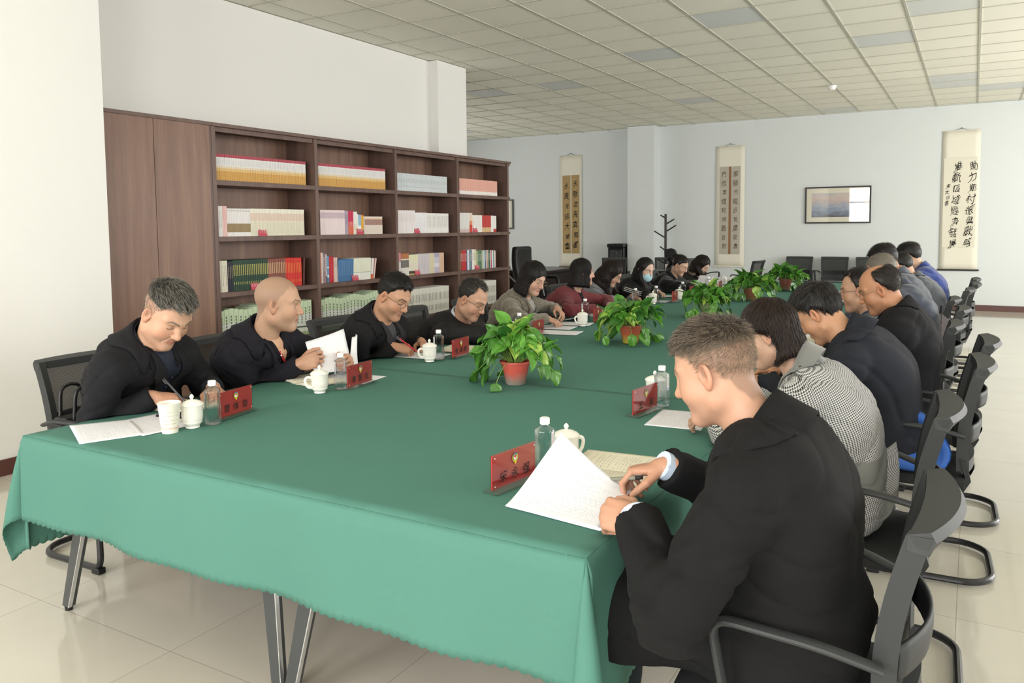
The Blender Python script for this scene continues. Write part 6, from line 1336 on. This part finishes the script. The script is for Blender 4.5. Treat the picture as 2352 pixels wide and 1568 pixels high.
# ---------------------------------------------------------------- the people
BLK = ('black_hair', '171413', '2a2422'); DBR = ('dark_brown_hair', '1c1513', '35271f'); GRY = ('grizzled_hair', '35322d', '918d84', .5); SALT = ('salt_hair', '1d1b19', '8a847b', .6); SHAV = ('cropped_hair', '4d4136', '9a8a78', .5)
MC_black = cloth('black_wool', '1c1c1f'); MC_char = cloth('charcoal_wool', '151516', ns=700); MC_navy = cloth('navy_black_knit', '201f26'); MC_blazer = cloth('black_blazer', '1e1d1f', ns=900); MC_hood = cloth('black_shell', '1d1c1d', .6); MC_maroon = cloth('maroon_knit', '6d3337', .9, .08, .5, 300)
MC_grey = cloth('grey_flannel', '7f8086'); MC_track = cloth('black_tracksuit', '1a1a1d', .55); MC_fleece = cloth('black_fleece', '161517', .95, .2, .9, 160); MC_puff = cloth('navy_puffer', '343a48', .6, .2); MC_puff2 = cloth('slate_puffer', '454a55', .6, .2); MC_puff3 = cloth('grey_puffer', '4d5157', .65, .2); MC_blue = cloth('royal_blue_jacket', '22377a', .7, .3); MC_coatR = cloth('dark_navy_coat', '23252c')
def tweed():
    m = cloth('tweed_wool', '6b6255', .9, .3, .6, 380); nt = m.node_tree; bs = nt.nodes['Principled BSDF']; tc = nd(nt, 'ShaderNodeTexCoord'); n = nd(nt, 'ShaderNodeTexNoise'); n.inputs['Scale'].default_value = 230; n.inputs['Detail'].default_value = 2; rp = nd(nt, 'ShaderNodeValToRGB'); e = rp.color_ramp.elements
    e[0].position = .38; e[0].color = (*lin('4b443a'), 1); e[1].position = .62; e[1].color = (*lin('8c8474'), 1); nt.links.new(tc.outputs['Object'], n.inputs[0]); nt.links.new(n.outputs[0], rp.inputs[0]); nt.links.new(rp.outputs[0], bs.inputs['Base Color']); return m
MC_tweed = tweed()
SH_navy = cloth('navy_shirt', '232836', .6); SH_black = cloth('black_polo', '17181e', .8); SH_grey = cloth('dark_grey_shirt', '45464b', .6); SH_pale = cloth('pale_striped_shirt', 'c3c8d2', .7); SH_lblue = cloth('light_blue_cuff', 'c0cfe2', .6); SH_dove = cloth('dove_grey_blouse', '9f9b97', .45); SH_dk = cloth('black_top', '1b1a1d', .8); M_red = cloth('red_placket', 'b3202c', .7); M_btn = mat('white_button', 'e5e3df', .3); M_gbtn = mat('brass_button', 'b59a62', .3, metal=.6)
SK1, SK2, SK3, SK4, SK5 = 'd0a082', 'cf9c7b', 'd6aa90', 'd9b39c', 'd3a27f'
# -- bookcase side
p = person(dict(label='person in a black coat with grey hair, writing, nearest on the bookcase side', face=10, head=(-2.84, 2.095, 1.143), hip=(-3.32, 2.26), shin=.16, yaw=-12, pitch=38, roll=6, skin=SK1, hairc='55504a', buzz=.5, fat=.004, hs=1.08, near=1,
    hair=dict(style='short', mat=GRY, cap=('grizzled_cap', '2b2926', '2b2926'), line='m', top=.011, side=-.003, ls=.010, lt=.026, n=11000, comb=(0, 1.5, .1), lift=.28, r=.0004, jit=.35, rough=.002), watch='L', bulk=1.05,
    hR=dict(c=(-2.83, 2.10, .785), az=40, el=-12, roll=-30, pose='pen'), hL=dict(c=(-2.80, 2.30, .78), az=-25, el=-8, roll=15, pose='relax'),
    coat=dict(name='coat', mat=MC_black, v=.30, vw=.062, shirt=SH_navy, lapel=.055, collar='fold', shirtcol=SH_navy, thick=.016, loose=1.08, skirt=.5, buttons=[(0, .12, .0045, M_dgrey), (0, .2, .0045, M_dgrey)])))
p = person(dict(label='person with shaven head in a dark jacket over a red-edged polo, holding up a sheet', face=2, head=(-2.90, 2.756, 1.128), hip=(-3.30, 2.95), yaw=33, pitch=8, roll=-2, skin='cfa284', hairc='5c4e42', fat=.007, hs=1.08, near=1, buzz=.5, open=1, bulk=1.1,
    hair=dict(style='none', mat=SHAV), hR=dict(c=(-2.775, 2.86, .845), az=28, el=16, roll=-75, pose='hold'), hL=dict(c=(-2.70, 3.03, .82), az=-28, el=6, roll=70, pose='hold'),
    coat=dict(name='jacket', mat=MC_navy, v=.30, vw=.062, shirt=SH_black, lapel=.03, collar='fold', shirtcol=SH_black, thick=.014, loose=1.1, skinv=.085)))
for u0, u1, v0, v1 in ((-.021, -.008, .03, .20),): p['patch']('red_placket', [(.02, .018, .032), (.09, .006, .024), (.17, .0, .010), (.2, -.001, .004)], .0075, M_red, p['body'], .001)
for u, v in ((.03, .035), (.022, .085), (.004, .135)):
    c = p['march'](np.array([u]), np.array([v]), .0085)[0]; b = MB(); b.ball(c-p['OL'], .005, 10, 6); b.obj('button', M_btn, p['body'])
p = person(dict(label='person in a black blazer and grey shirt with glasses, writing with a red pen', face=2, head=(-2.86, 3.593, 1.099), hip=(-3.30, 3.80), yaw=-2, pitch=30, roll=3, skin=SK2, hairc='1d1a18', fat=.003, near=1, glasses='dark',
    hair=dict(style='short', mat=BLK, line='m', top=.011, side=.003, ls=.007, lt=.014, n=5200, comb=(0, 1.0, .1), lift=.3, jit=.25, r=.0004), hR=dict(c=(-2.82, 3.66, .787), az=48, el=-10, roll=-30, pose='pen'), hL=dict(c=(-2.84, 3.86, .78), az=-35, el=-6, roll=20, pose='relax'),
    coat=dict(name='blazer', mat=MC_blazer, v=.32, vw=.06, shirt=SH_grey, lapel=.06, lmat=cloth('blazer_lapel', '333134'), collar='fold', shirtcol=SH_grey, thick=.012, loose=1.06, buttons=[(0, .1, .004, M_dgrey), (0, .17, .004, M_dgrey), (0, .24, .004, M_dgrey)])))
p = person(dict(label='person in a hooded black jacket with glasses, bent low over the table', face=0, head=(-2.80, 4.323, 1.022), hip=(-3.30, 4.62), yaw=-2, pitch=30, roll=2, skin=SK1, hairc='35312d', fat=.003, near=2, glasses='dark', neck=(-2.93, 4.385, .885), bow=.07,
    hair=dict(style='short', mat=SALT, cap=('salt_cap', '211f1d', '211f1d'), line='recede', top=.010, side=.003, ls=.007, lt=.016, n=5200, r=.0004, comb=(.5, 1.0, .2), lift=.35, jit=.25), hR=dict(c=(-2.70, 4.55, .785), az=30, el=-8, roll=-20, pose='pen'), hL=dict(c=(-2.72, 4.75, .78), az=-20, el=-8, roll=10, pose='relax'),
    coat=dict(name='hooded_jacket', mat=MC_hood, v=.10, vw=.05, shirt=SH_pale, shirtcol=SH_pale, hood=1, thick=.018, loose=1.12, front=1)))
c = p['march'](np.array([-.05]), np.array([.19]), .004)[0]; b = MB(); b.tube([c-p['OL']+A(0, .008*math.cos(a), .008*math.sin(a)) for a in np.linspace(0, 5, 14)], .0012, 5); b.obj('chest_logo', M_white, p['co'])
p = person(dict(label='person with bobbed black hair in a brown tweed blazer and bow blouse', fem=1, face=-4, head=(-2.88, 5.30, 1.100), hip=(-3.30, 5.52), yaw=-6, pitch=24, roll=3, skin=SK3, near=2, glasses='gilt', lips='b2685f', hs=1.0,
    hair=dict(style='bob', mat=BLK, len=.135, vol=1.0, flare=.08, bang=.052, face=(.080, .108), n=2600, lt=.07, grav=1.6, jit=.12, r=.0006, tuck=0), hR=dict(c=(-2.66, 5.24, .785), az=18, el=-18, roll=-10, pose='relax'), hL=dict(c=(-2.74, 5.50, .82), az=-30, el=-22, roll=30, pose='relax'),
    coat=dict(name='blazer', mat=MC_tweed, v=.30, vw=.052, shirt=SH_dove, lapel=.045, thick=.010, loose=1.1, collar='fold')))
b = MB()
for s_, e in ((-1, .06), (1, .07)):
    for dz in (0, .35):
        V = []
        for i in range(9):
            t = i/8; a = t*PI; u = s_*(.006+e*math.sin(a)*.6); v = .085+.05*t*(.5 if dz else 1)+.03*math.sin(a)*(1 if dz else -.4); c = p['march'](np.array([u]), np.array([v]), .012+.01*math.sin(a))[0]; V.append(c-p['OL'])
        b.tube(V, [.004+.004*math.sin(i/8*PI) for i in range(9)], 8)
c = p['march'](np.array([0.]), np.array([.085]), .016)[0]-p['OL']; b.ball(c, .011, 10, 7)
for s_ in (-1, 1): b.tube([c, c+A(.012, s_*.012, -.05), c+A(.016, s_*.02, -.11)], [.006, .009, .011], 8)
b.obj('neck_bow', SH_dove, p['body'])
p = person(dict(label='person in a maroon cardigan, face turned away behind straight bobbed hair', fem=1, face=2, head=(-2.93, 6.287, 1.090), hip=(-3.30, 6.42), yaw=36, pitch=4, roll=0, skin=SK3, near=2, lips='b06a62', open=1, hs=.96, sw=.155,
    hair=dict(style='bob', mat=BLK, len=.125, vol=.98, flare=.07, bang=.080, face=(.058, .082), n=2600, lt=.08, grav=2.0, jit=.06, r=.0006), hR=dict(c=(-2.66, 6.12, .785), az=20, el=-12, roll=-15, pose='relax'), hL=dict(c=(-2.66, 6.40, .785), az=-15, el=-12, roll=10, pose='relax'), watch='L',
    coat=dict(name='cardigan', mat=MC_maroon, v=.085, vw=.045, shirt=SH_dk, shirtcol=SH_dk, thick=.012, loose=1.06, crease=.5, front=1, buttons=[(0, .10, .0085, M_btn), (0, .18, .0085, M_btn), (0, .26, .0085, M_btn)])))
p = person(dict(label='person with long wavy hair in a grey blazer over a black top', fem=1, face=0, head=(-2.99, 7.073, 1.037), hip=(-3.32, 7.18), yaw=0, pitch=32, roll=4, skin=SK3, near=2, glasses='dark', hs=.99,
    hair=dict(style='bob', mat=DBR, len=.15, vol=1.05, flare=.18, bang=.058, face=(.072, .1), n=2400, lt=.08, grav=1.2, jit=.35, r=.0006, locks=[((-.07, -.02, -.06), (-2.99, 7.0, .84), .045, .03), ((.0, -.07, -.06), (-3.11, 7.09, .81), .07, .05), ((.07, -.01, -.06), (-2.99, 7.18, .84), .04, .028)]),
    hR=dict(c=(-2.80, 6.98, .785), az=20, el=-10, roll=-15, pose='relax'), hL=dict(c=(-2.80, 7.30, .785), az=-20, el=-10, roll=10, pose='relax'), coat=dict(name='blazer', mat=MC_grey, v=.28, vw=.05, shirt=SH_dk, lapel=.05, thick=.011, loose=1.1, collar='fold', skinv=.08, buttons=[(.012, .12, .006, M_gbtn), (.012, .2, .006, M_gbtn)])))
p = person(dict(label='person in a pale blue face mask and black track jacket with white sleeve stripes', fem=1, face=-6, head=(-2.88, 7.682, 1.050), hip=(-3.30, 7.95), yaw=-18, pitch=20, roll=4, skin=SK4, near=2, mask=1, open=0, hs=.94,
    hair=dict(style='bob', mat=BLK, len=.14, vol=.96, flare=.02, bang=.086, face=(.080, .106), n=2400, lt=.09, grav=1.8, jit=.1, r=.0006, locks=[((.055, .0, -.05), (-2.84, 7.62, .83), .03, .022), ((.0, -.07, -.05), (-3.03, 7.72, .80), .06, .05)]),
    hR=dict(c=(-2.80, 7.66, .785), az=35, el=-10, roll=-15, pose='relax'), hL=dict(c=(-2.78, 7.92, .785), az=-30, el=-10, roll=10, pose='relax'), coat=dict(name='track_jacket', mat=MC_track, v=.14, vw=.035, shirt=cloth('grey_hoodie', '8c8f94'), thick=.016, loose=1.15, hood=1, stripes=1, front=1)))
p = person(dict(label='person in black fleece with hair tied in a ponytail, reading with glasses', fem=1, face=0, head=(-2.84, 8.673, 1.047), hip=(-3.30, 8.95), yaw=-6, pitch=28, roll=0, skin=SK3, near=2, glasses='gilt', hs=.93,
    hair=dict(style='tail', mat=BLK, line='f', top=.007, side=.005, ls=.02, lt=.03, n=2000, comb=(0, -2, 0), lift=.04, jit=.08, r=.0006, rough=.0006, locks=[((0, -.095, .055), (-2.97, 8.70, 1.115), .026, .028), ((0, -.11, .06), (-3.00, 8.71, 1.00), .028, .015)]),
    hR=dict(c=(-2.70, 8.70, .785), az=20, el=-8, roll=-20, pose='relax'), hL=dict(c=(-2.72, 8.95, .785), az=-25, el=-8, roll=10, pose='relax'), coat=dict(name='fleece', mat=MC_fleece, thick=.026, loose=1.25, collar='stand', front=1, crease=1.6)))
p = person(dict(label='person with long dark hair and a patterned scarf, farthest on the bookcase side', fem=1, face=-4, head=(-2.84, 9.502, 1.012), hip=(-3.30, 9.82), yaw=-10, pitch=34, roll=4, skin=SK4, near=3, glasses='gilt', hs=.94,
    hair=dict(style='bob', mat=DBR, len=.15, vol=1.0, flare=.1, bang=.06, face=(.072, .1), n=1800, lt=.08, grav=1.4, jit=.2, r=.0008, locks=[((.06, .0, -.05), (-2.80, 9.44, .86), .035, .03), ((0, -.07, -.05), (-2.98, 9.55, .82), .06, .05)]),
    hR=dict(c=(-2.72, 9.45, .79), az=20, el=-8, roll=-30, pose='hold'), hL=dict(c=(-2.74, 9.75, .785), az=-25, el=-8, roll=10, pose='relax'), coat=dict(name='coat', mat=MC_hood, thick=.018, loose=1.15, v=.2, vw=.05, shirt=SH_dk, lapel=.03)))
b = MB(); c0 = p['N']-p['OL']
b.tube([c0+p['rs']*.075*math.sin(a)-p['fd']*(.07*math.cos(a)-.01)+A(0, 0, .02+.01*math.sin(3*a)) for a in np.linspace(0, 2*PI, 24)[:-1]], .028, 12, closed=True)
for sx in (-1, 1): b.tube([p['march'](np.array([sx*.035+.01*math.sin(v*30)]), np.array([v]), .014)[0]-p['OL'] for v in np.linspace(.0, .26, 8)], .024, 10, flat=.6)
b.obj('scarf', mat('patterned_scarf', '7d7062', .9, var=.5, vscale=55, noise=.5, nscale=200), p['body'])
# -- open side
p = person(dict(label='person in a black overcoat turning a printed sheet, nearest on the open side', face=180, head=(-.518, 1.838, 1.142), hip=(-.36, 1.885), yaw=-2, pitch=21, roll=-3, skin='c9997c', hairc='4a4038', fat=.006, hs=.975, near=1, bulk=1.08, sw=.215, buzz=.6, nb=.06, open=1, hand=1.0,
    hair=dict(style='short', mat=('spiky_hair', '2a2521', '8a7c6c', .62), cap=('spiky_cap', '5a4d42', '5a4d42'), line='m', top=.007, side=-.001, ls=.010, lt=.022, n=30000, comb=(0, .9, .0), lift=.40, r=.00026, jit=.4, sidec=('5d4f43', 'a08d78', .45), rough=.001),
    hL=dict(c=(-.735, 1.715, .80), az=168, el=-4, roll=48, pose='hold'), hR=dict(c=(-.772, 2.0, .822), az=188, el=-12, roll=-8, pose='pen'),
    coat=dict(name='overcoat', mat=MC_char, v=.22, vw=.055, shirt=cloth('dark_knit', '2b2c30'), lapel=.075, collar='fold', thick=.02, loose=1.22, skirt=.78, tail=1, hem=.25, cuff=SH_lblue), trousers=cloth('green_black_trousers', '1e2526')))
hd = p['hands']['L']; dw = vn(hd['W']-hd['El'])
b = MB()
for k in range(3):
    c = hd['W']-dw*(.045+.025*k)+A(0, -.047-.0*k, -.012)-p['OL']; b.ball(c, .0055, 10, 6)
b.obj('sleeve_buttons', mat('grey_button', '8e8f90', .25, metal=.4), p['co'])
p = person(dict(label='person with bobbed hair and gilt glasses in a black-and-white houndstooth coat', fem=1, face=180, head=(-.60, 2.785, 1.112), hip=(-.36, 2.90), yaw=4, pitch=24, roll=-2, skin='cba084', near=1, glasses='gilt', earring=1, hs=.92, lips='b5675c', nb=.065, nd=.08, bow=.075,
    hair=dict(style='bob', mat=DBR, len=.105, vol=1.0, flare=.02, bang=.046, face=(.066, .092), tuck=1, n=5200, lt=.07, grav=1.2, jit=.12, r=.0005), hL=dict(c=(-.83, 2.74, .80), az=165, el=-10, roll=30, pose='relax'), hR=dict(c=(-.86, 2.98, .93), az=215, el=40, roll=-40, pose='hold'),
    coat=dict(name='houndstooth_coat', hound=1, mat=M_hound, thick=.014, loose=1.15, collar='fold', cw=.55, skirt=.8), sw=.172))
M_gwool = cloth('grey_wool_panel', '6f706c', .9, .4, .6, 260); co = p['co']
for ch in co.children:
    if ch.name.startswith('collar'): ch.data.materials.clear(); ch.data.materials.append(M_gwool)
V = []; uv = []; C_ = []; n, m = 30, 26                                           # coat tail spread over the seat and through the chair
for j in range(m+1):
    for i in range(n+1):
        u, v = i/n, j/m; q = A(-.40, 2.72, .70)*(1-u)*(1-v)+A(-.225, 3.0, .73)*u*(1-v)+A(-.205, 2.84, .585)*u*v+A(-.335, 2.655, .44)*(1-u)*v; w_ = math.sin(PI*u)
        q = q+A(.02*math.sin(7*u+2*v), -.03*w_*(1-v)-.02*math.sin(9*u)*v, -.07*w_*(1-v)**2-.03*w_*v); V.append(q); uv.append((u*.33+.03*math.sin(5*v), v*.32)); C_.append(1.0 if v-.25*u > .52 else 0.)
tl = mesh('coat_tail', np.array(V)-p['OL'], [(j*(n+1)+i, j*(n+1)+i+1, (j+1)*(n+1)+i+1, (j+1)*(n+1)+i) for j in range(m) for i in range(n)], M_hound, co, uv=uv, col=np.repeat(np.array(C_)[:, None], 3, 1)); s_ = tl.modifiers.new('t', 'SOLIDIFY'); s_.thickness = .006
p = person(dict(label='person in a dark coat bent forward with face hidden, beyond the houndstooth coat', face=180, head=(-.57, 3.624, 1.10), hip=(-.33, 3.84), yaw=-8, pitch=40, roll=0, skin='c9946f', hairc='201d1b', near=1, hs=.98, nb=.07, nd=.075, bow=.08, bulk=1.08,
    hair=dict(style='short', mat=('dark_streaked_hair', '191715', '5b554e', .82), cap=BLK, line='m', top=.020, side=.012, ls=.022, lt=.035, n=6000, comb=(.3, .4, -.3), lift=.16, jit=.18, crown=(0, -.07, .09), rough=.0016), hL=dict(c=(-.85, 3.60, .785), az=165, el=-10, roll=20, pose='relax'), hR=dict(c=(-.86, 3.85, .785), az=195, el=-10, roll=-20, pose='relax'),
    coat=dict(name='overcoat', mat=MC_coatR, thick=.02, loose=1.18, collar='fold', skirt=.9, tail=1)))
p = person(dict(label='balding person in a black coat with glasses, on the open side', face=180, head=(-.41, 4.46, 1.150), hip=(-.30, 4.58), yaw=5, pitch=24, roll=0, skin='c68d68', hairc='26211e', fat=.003, near=1, glasses='gilt', hs=1.0, bulk=1.12, sw=.21, nd=.085, lips='96594b', open=1,
    hair=dict(style='short', mat=('thin_black_hair', '1d1a18', '3c342e'), line='bald', top=.010, side=.008, ls=.016, lt=.02, n=3600, comb=(0, -1.2, -.3), lift=.12, jit=.15), hL=dict(c=(-.80, 4.42, .785), az=165, el=-10, roll=20, pose='relax'), hR=dict(c=(-.80, 4.66, .785), az=190, el=-10, roll=-20, pose='relax', out=.3),
    coat=dict(name='overcoat', mat=MC_black, thick=.02, loose=1.22, collar='stand', skirt=.9, tail=1)))
p = person(dict(label='person with glasses resting chin on hand, face showing beside the balding head', face=180, head=(-.585, 5.158, 1.088), hip=(-.34, 5.34), yaw=4, pitch=10, roll=0, skin='cf9f80', near=2, glasses='dark', hs=1.05, open=1,
    hair=dict(style='short', mat=BLK, line='recede', top=.012, side=.006, n=2400, comb=(0, 1, 0), lift=.3, lt=.02), hL=dict(c=(-.765, 5.09, .985), az=85, el=48, roll=60, pose='relax', out=.1, dn=1.), hR=dict(c=(-.85, 5.42, .785), az=195, el=-10, roll=-20, pose='relax'),
    coat=dict(name='puffer_jacket', mat=MC_puff, thick=.03, loose=1.3, collar='stand', quilt=1)))
p = person(dict(label='person with cropped grey hair in a navy puffer jacket, bent forward', face=180, head=(-.56, 6.28, 1.142), hip=(-.33, 6.35), yaw=-5, pitch=32, roll=0, skin='cb9b7c', hairc='7a7066', near=3, hs=1.05, buzz=.45, bow=.08,
    hair=dict(style='short', mat=('short_grey_hair', '5d574f', '98918a', .5), cap=('short_grey_cap', '6b645b', '6b645b'), line='m', top=.005, side=.003, ls=.006, lt=.008, n=2200, lift=.5), hL=dict(c=(-.84, 6.2, .785), az=165, el=-10, pose='relax'), hR=dict(c=(-.84, 6.5, .785), az=195, el=-10, pose='relax'),
    coat=dict(name='puffer_jacket', mat=MC_puff, thick=.032, loose=1.3, collar='stand', quilt=1)))
p = person(dict(label='person with black hair in a slate puffer jacket, behind the cropped grey head', face=180, head=(-.62, 7.05, 1.187), hip=(-.36, 7.1), yaw=0, pitch=28, roll=0, skin='cb9b7c', near=3, hs=1.05,
    hair=dict(style='short', mat=BLK, line='m', top=.018, side=.010, n=1800, lift=.2, lt=.025), hL=dict(c=(-.84, 6.95, .785), az=165, el=-10, pose='relax'), hR=dict(c=(-.84, 7.25, .785), az=195, el=-10, pose='relax'), coat=dict(name='puffer_jacket', mat=MC_puff2, thick=.032, loose=1.3, collar='stand', quilt=1)))
p = person(dict(label='person in a grey puffer jacket stooping in front of the blue jacket', face=180, head=(-.575, 8.2, 1.082), hip=(-.33, 8.19), yaw=-5, pitch=34, roll=0, skin='cfa283', near=3, hs=1.05, bow=.08,
    hair=dict(style='short', mat=BLK, line='m', top=.018, side=.010, n=1800, lift=.2, lt=.025), hL=dict(c=(-.84, 8.05, .785), az=165, el=-10, pose='relax'), hR=dict(c=(-.84, 8.35, .785), az=195, el=-10, pose='relax'), coat=dict(name='puffer_jacket', mat=MC_puff3, thick=.032, loose=1.3, collar='stand', quilt=1)))
p = person(dict(label='person in a royal blue jacket and dark face mask, farthest on the open side', face=180, head=(-.56, 9.05, 1.150), hip=(-.31, 9.0), yaw=-8, pitch=26, roll=0, skin='d3a98d', near=3, hs=1.08, mask=1, maskm=mat('dark_face_mask', '2c2c30', .8), glasses='dark', bow=.07,
    hair=dict(style='short', mat=BLK, line='m', top=.022, side=.013, n=2400, lift=.25, lt=.03), hL=dict(c=(-.84, 8.9, .785), az=165, el=-10, pose='relax'), hR=dict(c=(-.84, 9.2, .785), az=195, el=-10, pose='relax'), coat=dict(name='jacket', mat=MC_blue, thick=.024, loose=1.25, collar='stand', hood=1)))
# ---------------------------------------------------------------- held and leaning things
pen((-2.765, 2.135, .752), (-2.905, 2.10, .885), 'dark pen in the hand of the grey-haired person', M_dgrey)
pen((-2.755, 3.70, .752), (-2.875, 3.63, .86), 'red pen in the hand of the person in the black blazer', mat('red_pen', 'b3242b', .3), M_dgrey)
pen((-.872, 1.995, .782), (-.738, 1.949, .822), 'grey felt-tip pen pointing at the notebook on the open side', mat('grey_pen', '7a7a6c', .4), M_blkplastic, .0055)
def held(lab, P, bend, th=.0006, m=M_paper):
    V = []; uv = []; n = 12; c = Vector(P[0])
    for j in range(n+1):
        for i in range(n+1):
            u, v = i/n, j/n; q = Vector(P[0])*(1-u)*(1-v)+Vector(P[1])*u*(1-v)+Vector(P[2])*u*v+Vector(P[3])*(1-u)*v; q = q+Vector(bend)*math.sin(u*PI)*(.5+.5*v); V.append(tuple(q-c)); uv.append((u, v))
    o = mesh('paper_sheet', V, [(j*(n+1)+i, j*(n+1)+i+1, (j+1)*(n+1)+i+1, (j+1)*(n+1)+i) for j in range(n) for i in range(n)], m, None, tuple(c), uv=uv); s = o.modifiers.new('t', 'SOLIDIFY'); s.thickness = th; return tag(o, lab, 'paper')
held('white sheet held up before the shaven-headed person', [(-2.77, 2.855, .775), (-2.71, 3.06, .775), (-2.80, 3.10, .97), (-2.86, 2.885, .925)], (.012, 0, .0))
held('second white sheet bending away behind the raised sheet', [(-2.70, 3.02, .775), (-2.70, 3.09, .78), (-2.80, 3.19, .93), (-2.79, 3.15, .92)], (.01, .015, 0))
held('pink-covered booklet behind the chin of the person in houndstooth', [(-.90, 3.0, .92), (-.90, 3.05, 1.03), (-.80, 3.06, 1.03), (-.80, 3.02, .92)], (0, .005, 0), .004, mat('pink_cover', 'd07a8c', .5))
# bags on the chairs
o = root('handbag', 'black handbag with two loops standing on the chair behind the grey-haired person', 'bag', (-3.42, 2.06, .475), R_(5))
MB().box((0, 0, .10), (.13, .24, .2), bev=.03).obj('bag_body', M_bleather, o, smooth=False)
for sx in (-1, 1): MB().tube(fillet([(sx*.045, -.06, .18), (sx*.05, -.05, .33), (sx*.05, .05, .33), (sx*.045, .06, .18)], .05, 5), .008, 8).obj('strap', M_bleather, o)
o = root('carrier_bag', 'blue cloth bag on the chair behind the houndstooth coat', 'bag', (-.18, 3.62, .475), R_(10))
b = MB(); b.grid(lambda u, v: ((u-.5)*.2+.02*math.sin(v*5), .05*math.sin(u*PI)*math.sin(v*PI)+.03*v, .2*v-.02*math.sin(u*8)*v), 10, 8); q = b.obj('bag_body', mat('blue_bag', '2457a8', .6), o); s_ = q.modifiers.new('t', 'SOLIDIFY'); s_.thickness = .03
o = root('backpack', 'small dark bag hanging at the chair behind the person with cropped grey hair', 'bag', (-.2, 6.9, .49), 0); MB().box((0, 0, .16), (.12, .26, .3), bev=.05).obj('bag_body', mat('taupe_bag', '4a4344', .7), o, smooth=False); MB().tube([(0, -.05, .3), (0, 0, .36), (0, .05, .3)], .008, 8).obj('strap', M_bleather, o)
